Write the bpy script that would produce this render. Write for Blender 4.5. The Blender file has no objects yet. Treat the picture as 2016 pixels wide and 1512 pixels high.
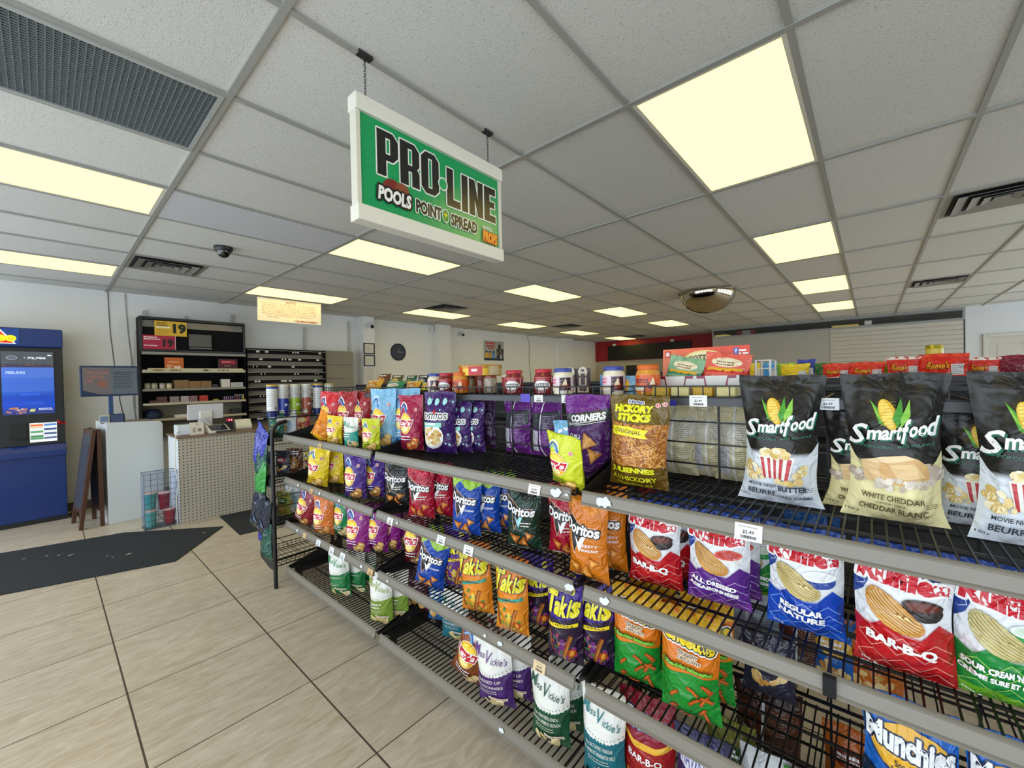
import bpy, math, random
import numpy as np
from mathutils import Matrix, Vector
from mathutils.geometry import tessellate_polygon

S = bpy.context.scene
COL = S.collection
PI = math.pi

# ---------------------------------------------------------------- camera
cam = bpy.data.cameras.new('camera')
cam.sensor_fit = 'HORIZONTAL'
cam.sensor_width = 36.0
cam.lens = 807.05 / 2016 * 36.0
cam.clip_start = 0.05
camo = bpy.data.objects.new('camera', cam)
COL.objects.link(camo)
_y, _p, _r = 0.7196, -0.0118, -0.021294
_f = np.array([math.cos(_p) * math.cos(_y), math.cos(_p) * math.sin(_y), math.sin(_p)])
_rt = np.cross(_f, [0, 0, 1.0]); _rt /= np.linalg.norm(_rt)
_up = np.cross(_rt, _f)
_r2 = math.cos(_r) * _rt + math.sin(_r) * _up
_u2 = -math.sin(_r) * _rt + math.cos(_r) * _up
M = Matrix.Identity(4)
for i in range(3):
    M[i][0], M[i][1], M[i][2] = _r2[i], _u2[i], -_f[i]
M.translation = (0, 0, 1.48)
camo.matrix_world = M
S.camera = camo

# ---------------------------------------------------------------- world: overcast daylight outside the shop windows
w = bpy.data.worlds.new('daylight'); S.world = w
w.use_nodes = True
bg = w.node_tree.nodes['Background']
bg.inputs[0].default_value = (0.80, 0.90, 1.0, 1)
bg.inputs[1].default_value = 3.7

S.view_settings.view_transform = 'Standard'
S.view_settings.look = 'None'
S.view_settings.gamma = 1.0
S.view_settings.exposure = 0.0
S.view_settings.use_curve_mapping = False
S.cycles.max_bounces = 8
S.cycles.diffuse_bounces = 5
S.cycles.transparent_max_bounces = 12
S.cycles.sample_clamp_indirect = 6.0
try:
    S.cycles.use_denoising = True
except Exception:
    pass
PANEL = 3.1          # radiance of the ceiling light diffusers

# ---------------------------------------------------------------- helpers
def lin(h):
    if not isinstance(h, str):
        return tuple(h)
    h = h.lstrip('#')
    c = [int(h[i:i + 2], 16) / 255 for i in (0, 2, 4)]
    return tuple(x / 12.92 if x <= 0.04045 else ((x + 0.055) / 1.055) ** 2.4 for x in c)

MATS = {}
def mat(name, color='#808080', rough=0.5, metal=0.0, emit=0.0, noise=0.0, nscale=20.0, bump=0.0, bscale=60.0, spec=0.5, coat=0.0, alpha=None):
    if name in MATS:
        return MATS[name]
    m = bpy.data.materials.new(name); m.use_nodes = True
    nt = m.node_tree; b = nt.nodes['Principled BSDF']
    c = lin(color)
    b.inputs['Base Color'].default_value = (*c, 1)
    b.inputs['Roughness'].default_value = rough
    b.inputs['Metallic'].default_value = metal
    b.inputs['Specular IOR Level'].default_value = spec
    b.inputs['Coat Weight'].default_value = coat
    if alpha is not None:
        b.inputs['Alpha'].default_value = alpha
    if emit:
        b.inputs['Emission Color'].default_value = (*c, 1)
        b.inputs['Emission Strength'].default_value = emit
    tc = nt.nodes.new('ShaderNodeTexCoord')
    if noise:
        n = nt.nodes.new('ShaderNodeTexNoise'); n.inputs['Scale'].default_value = nscale; n.inputs['Detail'].default_value = 4
        nt.links.new(tc.outputs['Object'], n.inputs['Vector'])
        r = nt.nodes.new('ShaderNodeMapRange'); r.inputs[3].default_value = 1 - noise; r.inputs[4].default_value = 1 + noise
        nt.links.new(n.outputs['Fac'], r.inputs[0])
        mx = nt.nodes.new('ShaderNodeMix'); mx.data_type = 'RGBA'; mx.blend_type = 'MULTIPLY'; mx.inputs[0].default_value = 1
        mx.inputs[6].default_value = (*c, 1)
        nt.links.new(r.outputs[0], mx.inputs[7])
        nt.links.new(mx.outputs[2], b.inputs['Base Color'])
    if bump:
        n = nt.nodes.new('ShaderNodeTexNoise'); n.inputs['Scale'].default_value = bscale; n.inputs['Detail'].default_value = 3
        nt.links.new(tc.outputs['Object'], n.inputs['Vector'])
        bp = nt.nodes.new('ShaderNodeBump'); bp.inputs['Strength'].default_value = bump; bp.inputs['Distance'].default_value = 0.01
        nt.links.new(n.outputs['Fac'], bp.inputs['Height'])
        nt.links.new(bp.outputs[0], b.inputs['Normal'])
    MATS[name] = m
    return m

def print_mat(name, rough, bump, bscale, coat=0.0, emit=0.0, spec=0.5):
    """printed surface: colour from the mesh's print attribute, crinkle from noise"""
    m = bpy.data.materials.new(name); m.use_nodes = True
    nt = m.node_tree; b = nt.nodes['Principled BSDF']
    a = nt.nodes.new('ShaderNodeAttribute'); a.attribute_name = 'Col'
    nt.links.new(a.outputs['Color'], b.inputs['Base Color'])
    b.inputs['Roughness'].default_value = rough
    b.inputs['Coat Weight'].default_value = coat
    b.inputs['Specular IOR Level'].default_value = spec
    if emit:
        nt.links.new(a.outputs['Color'], b.inputs['Emission Color']); b.inputs['Emission Strength'].default_value = emit
    if bump:
        tc = nt.nodes.new('ShaderNodeTexCoord')
        n = nt.nodes.new('ShaderNodeTexNoise'); n.inputs['Scale'].default_value = bscale; n.inputs['Detail'].default_value = 2.5
        n.inputs['Distortion'].default_value = 1.2
        nt.links.new(tc.outputs['Object'], n.inputs['Vector'])
        bp = nt.nodes.new('ShaderNodeBump'); bp.inputs['Strength'].default_value = bump; bp.inputs['Distance'].default_value = 0.022
        nt.links.new(n.outputs['Fac'], bp.inputs['Height'])
        nt.links.new(bp.outputs[0], b.inputs['Normal'])
    MATS[name] = m
    return m

FOIL = print_mat('foil_print', 0.20, 0.85, 17, coat=0.0)
MATTE = print_mat('matte_film_print', 0.34, 0.75, 13)
PAPER = print_mat('paper_print', 0.55, 0.0, 1)
GLOSSP = print_mat('gloss_print', 0.25, 0.0, 1)
SCREEN = print_mat('screen_print', 0.2, 0.0, 1, emit=0.38)

class MB:
    def __init__(s): s.v = []; s.f = []
    def add(s, vs, fs):
        k = len(s.v); s.v += [tuple(x) for x in vs]; s.f += [tuple(i + k for i in f) for f in fs]; return s
    def box(s, a, b):
        x0, y0, z0 = a; x1, y1, z1 = b
        return s.add([(x0,y0,z0),(x1,y0,z0),(x1,y1,z0),(x0,y1,z0),(x0,y0,z1),(x1,y0,z1),(x1,y1,z1),(x0,y1,z1)],
                     [(0,3,2,1),(4,5,6,7),(0,1,5,4),(1,2,6,5),(2,3,7,6),(3,0,4,7)])
    def cbox(s, c, d): return s.box([c[i]-d[i]/2 for i in range(3)], [c[i]+d[i]/2 for i in range(3)])
    def tube(s, pts, r, n=6, cap=True):
        pts = [Vector(p) for p in pts]; rings = []
        rr = r if isinstance(r, (list, tuple)) else [r] * len(pts)
        nrm = None
        for i, p in enumerate(pts):
            t = (pts[min(i+1, len(pts)-1)] - pts[max(i-1, 0)]).normalized()
            if nrm is None:
                nrm = t.orthogonal().normalized()
            nrm = (nrm - t * nrm.dot(t)).normalized()
            bi = t.cross(nrm)
            rings.append([p + (nrm * math.cos(2*PI*k/n) + bi * math.sin(2*PI*k/n)) * rr[i] for k in range(n)])
        vs = [v for q in rings for v in q]; fs = []
        for i in range(len(pts)-1):
            for k in range(n):
                a = i*n+k; b = i*n+(k+1) % n
                fs.append((a, b, b+n, a+n))
        if cap:
            fs.append(tuple(range(n-1, -1, -1))); fs.append(tuple((len(pts)-1)*n+k for k in range(n)))
        return s.add(vs, fs)
    def lathe(s, prof, n=24, c=(0,0,0)):
        vs = []; fs = []
        for r, z in prof:
            for k in range(n):
                vs.append((c[0]+r*math.cos(2*PI*k/n), c[1]+r*math.sin(2*PI*k/n), c[2]+z))
        for i in range(len(prof)-1):
            for k in range(n):
                a = i*n+k; b = i*n+(k+1) % n
                fs.append((a, b, b+n, a+n))
        if prof[0][0] > 1e-6: fs.append(tuple(range(n-1, -1, -1)))
        if prof[-1][0] > 1e-6: fs.append(tuple((len(prof)-1)*n+k for k in range(n)))
        return s.add(vs, fs)
    def prism(s, poly, axis, a, b):
        """poly 2-D extruded along axis from a to b; poly gives the two other axes in order"""
        n = len(poly)
        def P(q, t):
            return (t, q[0], q[1]) if axis == 0 else ((q[0], t, q[1]) if axis == 1 else (q[0], q[1], t))
        vs = [P(q, a) for q in poly] + [P(q, b) for q in poly]
        fs = [tuple(range(n-1, -1, -1)), tuple(range(n, 2*n))] + [(i, (i+1) % n, n+(i+1) % n, n+i) for i in range(n)]
        return s.add(vs, fs)
    def mesh(s, name, m, smooth=False):
        me = bpy.data.meshes.new(name); me.from_pydata(s.v, [], s.f); me.update()
        if m: me.materials.append(m)
        if smooth:
            me.polygons.foreach_set('use_smooth', [True]*len(me.polygons))
        return me

def fixn(me):
    import bmesh
    bm = bmesh.new(); bm.from_mesh(me); bmesh.ops.recalc_face_normals(bm, faces=bm.faces); bm.to_mesh(me); bm.free()

def link(name, data, parent=None, loc=None, rot=None):
    o = bpy.data.objects.new(name, data); COL.objects.link(o)
    if parent: o.parent = parent
    if loc is not None: o.location = loc
    if rot is not None: o.rotation_euler = rot
    return o
def ob(name, mb, m, parent=None, loc=None, rot=None, bevel=0.0, smooth=False, fix=True):
    me = mb.mesh(name, m, smooth)
    if fix: fixn(me)
    o = link(name, me, parent, loc, rot)
    if bevel:
        b = o.modifiers.new('bevel', 'BEVEL'); b.width = bevel; b.segments = 2; b.limit_method = 'ANGLE'
    if smooth:
        for p in me.polygons: p.use_smooth = True
        try: me.set_sharp_from_angle(angle=math.radians(40))
        except Exception: pass
    return o
def tag(o, label, cat, group=None):
    o['label'] = label; o['category'] = cat
    if group: o['group'] = group
    return o
def thing(name, label, cat, loc=(0,0,0), rot=(0,0,0), group=None):
    return tag(link(name, None, None, loc, rot), label, cat, group)
def struct(name, mb, m, **k):
    o = ob(name, mb, m, **k); o['kind'] = 'structure'; return o
def dup(o, loc, rot=None, label=None, group=None, scale=None):
    r = o.copy(); COL.objects.link(r); r.location = loc
    if rot is not None: r.rotation_euler = rot
    if scale is not None: r.scale = scale
    if label: r['label'] = label
    if group: r['group'] = group
    for ch in list(o.children):
        c = ch.copy(); COL.objects.link(c); c.parent = r
        for g in list(ch.children):
            d = g.copy(); COL.objects.link(d); d.parent = c
    return r

# ---------------------------------------------------------------- print artwork: layered flat shapes laid on a surface
_T = {}
def text_geo(s, bold=0.0):
    k = (s, bold)
    if k not in _T:
        cu = bpy.data.curves.new('lettering', 'FONT'); cu.body = s; cu.resolution_u = 2; cu.offset = bold; cu.size = 1
        o = bpy.data.objects.new('lettering', cu); COL.objects.link(o)
        dg = bpy.context.evaluated_depsgraph_get(); dg.update()
        me = o.evaluated_get(dg).to_mesh()
        v = np.zeros(len(me.vertices)*3); me.vertices.foreach_get('co', v); v = v.reshape(-1, 3)[:, :2].copy()
        me.calc_loop_triangles()
        t = np.zeros(len(me.loop_triangles)*3, int); me.loop_triangles.foreach_get('vertices', t); t = t.reshape(-1, 3)
        bpy.data.objects.remove(o); bpy.data.curves.remove(cu)
        if len(v):
            lo, hi = v.min(0), v.max(0); v = (v - (lo+hi)/2) / np.maximum(hi-lo, 1e-6)
        _T[k] = (v, t)
    return _T[k]

class Art:
    """units: x from -0.5 to 0.5 across the width, y upward from 0 in the same units"""
    def __init__(s): s.L = []; s.lay = 0.0; s.inc = 1.0
    def raw(s, v, t, c): s.lay += s.inc; s.L.append((np.asarray(v, float), np.asarray(t, int), lin(c), s.lay)); return s
    def poly(s, pts, c):
        t = tessellate_polygon([[Vector((p[0], p[1], 0)) for p in pts]])
        return s.raw(pts, t, c)
    def rect(s, x0, y0, x1, y1, c): return s.raw([(x0,y0),(x1,y0),(x1,y1),(x0,y1)], [(0,1,2),(0,2,3)], c)
    def ell(s, cx, cy, rx, ry, c, n=22, rot=0, a0=0, a1=2*PI):
        cr, sr = math.cos(rot), math.sin(rot)
        v = [(cx, cy)]
        for k in range(n+1):
            a = a0+(a1-a0)*k/n; x, y = rx*math.cos(a), ry*math.sin(a); v.append((cx+x*cr-y*sr, cy+x*sr+y*cr))
        return s.raw(v, [(0, k+1, k+2) for k in range(n)], c)
    def line(s, pts, wd, c):
        v = []; t = []
        pts = [np.array(p, float) for p in pts]
        for i in range(len(pts)-1):
            d = pts[i+1]-pts[i]; L = np.hypot(*d)
            if L < 1e-9: continue
            d /= L; n = np.array([-d[1], d[0]])*wd/2; e = d*wd*.3; k = len(v)
            v += [pts[i]-e+n, pts[i]-e-n, pts[i+1]+e-n, pts[i+1]+e+n]; t += [(k,k+1,k+2),(k,k+2,k+3)]
        return s.raw(v, t, c)
    def text(s, tx, cx, cy, wd, h, c, out=None, ow=0.012, rot=0, shear=0, bold=0.015, arch=0.0):
        v, t = text_geo(tx, bold)
        if not len(v): return s
        def place(dx, dy):
            q = v*np.array([wd, h]); q = q.copy(); q[:, 0] += shear*q[:, 1]; q[:, 1] += arch*(1-4*(v[:, 0])**2)
            cr, sr = math.cos(rot), math.sin(rot)
            return np.stack([cx+dx+q[:, 0]*cr-q[:, 1]*sr, cy+dy+q[:, 0]*sr+q[:, 1]*cr], 1)
        if out:
            for k in range(8):
                s.inc = 0.02 if k else 1.0
                s.raw(place(ow*math.cos(k*PI/4), ow*math.sin(k*PI/4)), t, out)
            s.inc = 1.0
        s.raw(place(0, 0), t, c); return s
    def lines(s, cx, y0, wd, n, dy, c, h=0.012, seed=1, jit=0.25):
        """a block of small print, each word a short dash"""
        r = random.Random(seed); s.lay += 1; s.inc = 0.0
        for k in range(n):
            x = cx-wd/2; e = cx+wd/2-r.random()*wd*jit
            while x < e:
                l = min(0.02+r.random()*0.06, e-x); s.rect(x, y0-k*dy, x+l, y0-k*dy+h, c); x += l+0.014
        s.inc = 1.0; return s
    def blobs(s, cx, cy, rx, ry, n, size, cols, seed=1, asp=1.0):
        r = random.Random(seed); s.lay += 1; s.inc = 0.06
        for k in range(n):
            a = r.random()*2*PI; q = math.sqrt(r.random()); z = size*(.7+.6*r.random())
            s.ell(cx+rx*q*math.cos(a), cy+ry*q*math.sin(a), z, z*asp*(.6+.5*r.random()), cols[r.randrange(len(cols))], 9, r.random()*3)
        s.inc = 1.0; return s
    def sticks(s, x0, y0, x1, y1, n, l, wd, cols, seed=1):
        r = random.Random(seed); s.lay += 1; s.inc = 0.02
        for k in range(n):
            x = x0+(x1-x0)*r.random(); y = y0+(y1-y0)*r.random(); a = r.random()*PI
            dx, dy = math.cos(a)*l/2, math.sin(a)*l/2
            s.line([(max(x0,min(x1,x-dx)), max(y0,min(y1,y-dy))), (max(x0,min(x1,x+dx)), max(y0,min(y1,y+dy)))], wd, cols[r.randrange(len(cols))])
        s.inc = 1.0; return s

def split_long(v, t, L):
    for _ in range(14):
        p = v[t]; e = np.stack([np.hypot(*(p[:, (k+1) % 3]-p[:, k]).T) for k in range(3)], 1)
        m = e.max(1) > L
        if not m.any(): break
        k = e.argmax(1); keep = t[~m]; b = t[m]; kb = k[m]; i = np.arange(len(b))
        a0, a1, a2 = b[i, kb], b[i, (kb+1) % 3], b[i, (kb+2) % 3]
        mid = (v[a0]+v[a1])/2; ni = len(v)+i
        v = np.concatenate([v, mid]); t = np.concatenate([keep, np.stack([a0, ni, a2], 1), np.stack([ni, a1, a2], 1)])
    return v, t

def art_mesh(name, art, fmap, m, shell=None, W=1.0, step=0.0003, base=0.0005, L=0.07):
    """fmap(x, y) arrays -> positions, normals. shell = (verts, faces, colours)"""
    V = []; C = []; polys = []; n0 = 0
    if shell:
        sv, sf, sc = shell
        V.append(np.asarray(sv, float)); C.append(np.asarray(sc, float)); polys += [tuple(f) for f in sf]; n0 = len(sv)
    nq = len(polys); TT = []
    for e in art.L:
        v, t, c, lay = e
        if not len(t): continue
        if L: v, t = split_long(v, t, L)
        a, b, d = v[t[:, 0]], v[t[:, 1]], v[t[:, 2]]
        cr = (b[:, 0]-a[:, 0])*(d[:, 1]-a[:, 1])-(b[:, 1]-a[:, 1])*(d[:, 0]-a[:, 0])
        t = t.copy(); neg = cr < 0; t[neg] = t[neg][:, ::-1]
        P, N = fmap(v[:, 0], v[:, 1])
        V.append(P+N*(base+step*lay)); C.append(np.tile(c, (len(v), 1))); TT.append(t+n0); n0 += len(v)
    V = np.concatenate(V); C = np.concatenate(C)
    me = bpy.data.meshes.new(name)
    TT = np.concatenate(TT) if TT else np.zeros((0, 3), int)
    loops = np.concatenate([np.array([i for f in polys for i in f], int), TT.ravel()]).astype(np.int32)
    tot = np.concatenate([np.array([len(f) for f in polys], int), np.full(len(TT), 3)]).astype(np.int32)
    st = np.concatenate([[0], np.cumsum(tot)[:-1]]).astype(np.int32)
    me.vertices.add(len(V)); me.vertices.foreach_set('co', V.ravel())
    me.loops.add(len(loops)); me.loops.foreach_set('vertex_index', loops)
    me.polygons.add(len(tot)); me.polygons.foreach_set('loop_start', st); me.polygons.foreach_set('loop_total', tot)
    me.polygons.foreach_set('use_smooth', np.ones(len(tot), bool))
    me.update(calc_edges=True); me.validate()
    at = me.color_attributes.new('Col', 'FLOAT_COLOR', 'POINT')
    at.data.foreach_set('color', np.concatenate([C, np.ones((len(C), 1))], 1).ravel())
    me.materials.append(m)
    return me

def flat_map(W):
    def f(x, y):
        z = np.zeros_like(x); return np.stack([x*W, z, y*W], 1), np.tile([0, -1.0, 0], (len(x), 1))
    return f
def cyl_map(W, r, z0=0.0):
    def f(x, y):
        a = x*W/r; return np.stack([r*np.sin(a), -r*np.cos(a), z0+y*W], 1), np.stack([np.sin(a), -np.cos(a), 0*a], 1)
    return f
def panel(name, art, W, H, m=PAPER, th=0.004, back='#d8d4cc', parent=None, loc=(0,0,0), rot=(0,0,0), base='#ffffff'):
    """flat board W wide, H tall, standing on its bottom edge, printed side toward local -y"""
    b = MB().box((-W/2, 0, 0), (W/2, th, H))
    c = [lin(base if v[1] < th/2 else back) for v in b.v]
    me = art_mesh(name, art, flat_map(W), m, (b.v, b.f, c), W, step=0.00025, base=0.0004, L=None)
    for p in me.polygons: p.use_smooth = False
    return link(name, me, parent, loc, rot)

# ---------------------------------------------------------------- bags
def bag_mesh(name, art, W, A, T, stops, seed=1, m=FOIL, flare=0.06, wr=1.0):
    """pillow bag: W wide, A*W tall, T thick; local front is -y, origin at the bottom seal"""
    r = random.Random(seed*7+3); H = W*A
    ks = [(r.uniform(2, 6)*r.choice((-1, 1)), r.uniform(2, 8)*r.choice((-1, 1)), r.uniform(0, 6.3), r.uniform(.6, 1)) for _ in range(5)]
    ph = [r.uniform(0, 6.3) for _ in range(6)]
    def surf(s, v, side):
        v = np.clip(v, 0, 1)
        lo = np.clip(v/0.30, 0, 1); hi = np.clip((v-0.42)/0.55, 0, 1)
        b = (1-(1-lo)**2.4)*(1-hi**1.9)
        b = np.maximum(b, 0.0)
        hw = W/2*(1+flare*0.4-flare*1.4*b)
        t = T/2*b*(1-np.abs(s)**2.5)+0.0012
        wv = sum(a*np.sin(p*s+q*v+h) for p, q, h, a in ks)/3.2*0.046*W*wr
        fold = 0.055*W*wr*np.sin(11*s+ph[0]+2*np.sin(3*v+ph[1]))*np.exp(-(1-v)*7)*(1-np.exp(-(1-v)*40))
        fold += 0.042*W*wr*np.sin(9*s+ph[2])*np.exp(-v*9)*(1-np.exp(-v*40))
        em = (1-np.abs(s)**6)
        yy = -side*(t)+(side*-1)*(wv*em*np.clip(b*1.5, 0, 1)+fold*em)
        yy += 0.012*W*np.sin(5*s+ph[3])*np.exp(-(1-v)*12)          # waviness of the top seal
        xx = hw*s+0.012*W*np.sin(9*v+ph[4])*np.abs(s)
        zz = H*v+0.012*W*np.sin(4*s+ph[5])*np.exp(-(1-v)*10)
        zz = zz-0.03*W*b*(v > 0.5)*(1-np.abs(s))
        return np.stack([xx, yy, zz], 1)
    def fmap(x, y):
        s = np.clip(2*x, -1, 1); v = np.clip(y/A, 0, 1)
        P = surf(s, v, 1.0); e = 0.01
        sa, sb = np.clip(s-e, -1, 1), np.clip(s+e, -1, 1); va, vb = np.clip(v-e, 0, 1), np.clip(v+e, 0, 1)
        du = surf(sb, v, 1.0)-surf(sa, v, 1.0); dv = surf(s, vb, 1.0)-surf(s, va, 1.0)
        N = np.cross(du, dv); N /= np.linalg.norm(N, axis=1)[:, None]+1e-12
        N[N[:, 1] > 0] *= -1
        return P, N
    nx, ny = 18, 26
    sv = np.sin(np.linspace(-PI/2, PI/2, nx+1)); vv = np.linspace(0, 1, ny+1)
    V = []; Cc = []; F = []
    st = [(a, lin(c)) for a, c in stops]
    def colv(v):
        c = st[0][1]
        for a, q in st:
            if v >= a-1e-6: c = q
        return c
    for side in (1, -1):
        k0 = len(V)
        for v in vv:
            P = surf(sv, np.full_like(sv, v), side)
            if side == -1:
                P[0] = V[int(round(v*ny))*(nx+1)]; P[-1] = V[int(round(v*ny))*(nx+1)+nx]
            V += list(P); Cc += [colv(v)]*(nx+1)
        for j in range(ny):
            for i in range(nx):
                a = k0+j*(nx+1)+i; q = (a, a+1, a+nx+2, a+nx+1)
                F.append(q if side == 1 else q[::-1])
    return art_mesh(name, art, fmap, m, (V, F, Cc), W, step=0.00022, base=0.0007, L=0.075)
# ---------------------------------------------------------------- packaging artwork
TAN = ['#d9a860', '#e8c078', '#c68f45', '#efd49a']
POP = ['#f3e2b4', '#e9cf8d', '#fff3d4', '#d9b96c']
DZ = {}
def design(name, A, W, T, stops, art, m=None, **k):
    DZ[name] = dict(A=A, W=W, T=T, stops=stops, art=art, m=m or FOIL, **k)

def chip(a, x, y, r, c='#e2b968', e='#c08a3a', rot=0.3):
    a.ell(x, y, r*1.05, r*.85, e, 14, rot); a.ell(x+.004, y+.006, r*.93, r*.73, c, 14, rot); a.ell(x-.02*r, y+.25*r, r*.45, r*.25, '#f3d794', 10, rot)
def tri_chip(a, x, y, r, rot, c='#d98a3c', e='#a85a1e'):
    for q, cc in ((1.0, e), (.84, c), (.4, '#efb05e')):
        a.poly([(x+r*q*math.cos(rot+k*2*PI/3), y+r*q*math.sin(rot+k*2*PI/3)) for k in range(3)], cc)
def leaf_badge(a, x, y, r=.05):
    a.ell(x, y, r, r, '#f6e6e2'); a.ell(x, y, r*.8, r*.8, '#d8414a'); a.ell(x, y, r*.55, r*.55, '#f6e6e2'); a.poly([(x, y+r*.5), (x+r*.4, y), (x, y-r*.45), (x-r*.4, y)], '#c8202e')

def lays(name, bg, dark, cap, capc='#ffffff', A=1.6, W=.172, T=.085, chipc='#e2b968', big=False, arc='#1f62b8', lime=False, top=None):
    a = Art(); 
    a.poly([(-.5, 0), (.5, 0), (.5, A*.16), (.1, A*.24), (-.5, A*.12)], dark)
    if top:
        a.rect(-.5, A*.66, .5, A, top)
    for k in range(3):
        a.line([(-.38+.3*t/6-0, A*(.80-.012*k)+.14*math.sin(PI*t/6)-.05*k) for t in range(0, 13)][0:8], .035, ['#ffffff', arc, '#7db6ea'][k])
    cy = A*.50; ox = -.10
    a.ell(ox, cy, .30, .34, '#fdf0c0'); a.ell(ox, cy, .285, .325, '#f7b21c'); a.ell(ox, cy+.06, .24, .22, '#ffe04a'); a.ell(ox, cy-.2, .16, .08, '#fff0a0')
    a.poly([(ox-.36, cy+.10), (ox-.1, cy+.14), (ox+.36, cy+.13), (ox+.30, cy-.12), (ox, cy-.13), (ox-.36, cy-.12)], '#ffffff')
    a.poly([(ox-.34, cy+.085), (ox-.1, cy+.12), (ox+.33, cy+.11), (ox+.28, cy-.105), (ox, cy-.11), (ox-.34, cy-.10)], '#c9152c')
    a.text("Lay's", ox-.01, cy-.005, .56, .25, '#ffffff', shear=.12, bold=.03)
    leaf_badge(a, .28, A*.74, .055)
    (a.text(cap[0], -.08, A*.255, .46, .055, capc, bold=.02), a.text(cap[1], -.08, A*.205, .50, .055, capc, bold=.01)) if cap else a.lines(-.08, A*.25, .48, 2, .085, capc, .03, 3)
    chip(a, .20, A*.12, .16, chipc); chip(a, .02, A*.09, .13, chipc, rot=1.0); chip(a, .30, A*.20, .10, chipc, rot=-.4)
    design(name, A, W, T, [(0, dark), (.12, bg)], a, seed=hash_(name))
def hash_(s): return sum(ord(c)*(i+3) for i, c in enumerate(s)) % 97

lays('lays_red', '#d32733', '#8e1220', None, chipc='#d98a3c')
lays('lays_dark', '#a3141f', '#5e0a12', None, chipc='#b5652a')
lays('lays_small_y', '#f0d21e', '#c7a50c', None, '#6b4a00', A=1.42, W=.120, T=.06)
lays('lays_small_lime', '#c9d22a', '#8d9a12', None, '#2c5a1c', A=1.42, W=.122, T=.06)
lays('lays_lime', '#cdd62b', '#a5b01a', ('Dill Pickle', 'Cornichon a l aneth'), '#2c5a1c', A=1.55, W=.125, T=.055)
lays('lays_blue', '#86bfe6', '#4c86b8', None, A=1.85, W=.182, T=.09)
lays('lays_ketchup', '#a81a48', '#7a0f33', None, chipc='#d9652a', A=1.75, W=.172)
lays('lays_yellow', '#efd01c', '#d2ae10', None, '#6b4a00', A=1.55, W=.18, T=.10)
lays('lays_green', '#19834c', '#0d5a34', None, chipc='#e8d49a')
lays('lays_purple', '#4b2a86', '#321a63', None, chipc='#b57a3c')
lays('lays_darkred', '#93222f', '#61141d', None, chipc='#c77a3a')
lays('lays_orange', '#d7752a', '#a5541c', None, chipc='#c77a3a')
lays('lays_magenta', '#8f1f80', '#6c1463', None, chipc='#d9a860')
lays('lays_maroon', '#7c1726', '#541019', None, chipc='#8a5a4a')
lays('lays_brown', '#8a4a26', '#6b3418', None, chipc='#e4c79a', A=1.6)

def doritos(name, bg, top, sub, tcol='#141414', chipc='#d98a3c', edge='#ffffff', A=1.62, W=.168, T=.085, accent='#f28a2a'):
    a = Art()
    a.poly([(-.5, A*.72), (-.2, A*.86), (.2, A*.74), (.5, A*.84), (.5, A), (-.5, A)], top)
    for sc, c in ((1.10, '#f3e9d8'), (1.05, accent), (1.0, tcol)):
        x0, y0 = -.08, A*.56
        a.poly([(x0-.36*sc, y0+.34*sc), (x0+.10*sc, y0+.12*sc), (x0+.40*sc, y0+.10*sc), (x0+.12*sc, y0-.02*sc), (x0-.06*sc, y0-.40*sc), (x0-.16*sc, y0-.02*sc)], c)
    a.poly([(-.12, A*.52), (-.02, A*.34), (.14, A*.54), (.02, A*.53), (-.03, A*.44)], edge)
    a.text('Doritos', -.02, A*.60, .84, .21, '#ffffff', out='#101010', ow=.022, rot=-.10, bold=.035)
    [a.text(q_, .20, A*(.42-.05*i_), .34, .05, '#ffffff', bold=.02) for i_, q_ in enumerate(sub)] if sub else a.lines(.20, A*.41, .34, 2, .07, '#e8e0d8', .03, 5)
    tri_chip(a, -.16, A*.17, .20, .4, chipc); tri_chip(a, .10, A*.13, .18, 1.3, chipc); tri_chip(a, .26, A*.24, .13, 2.2, chipc)
    a.lines(0, A*.03, .7, 1, .03, '#ffffff', .022, 6)
    design(name, A, W, T, [(0, bg)], a, seed=hash_(name))
doritos('dor_red', '#a91230', '#c11636', None, chipc='#e07a30')
doritos('dor_black', '#232628', '#303436', None, edge='#d9d4c8', chipc='#c9803a')
doritos('dor_blue', '#1146a8', '#9cc83a', ('COLLISIONS',), chipc='#c9803a')
doritos('dor_dark', '#17352a', '#1b2320', None, edge='#9adfe8', chipc='#b5652a')
doritos('dor_orange', '#cf7414', '#dd8420', ('ZESTY', 'MORDANT'), chipc='#d98a2c', A=1.75, W=.172, T=.09)

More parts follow.
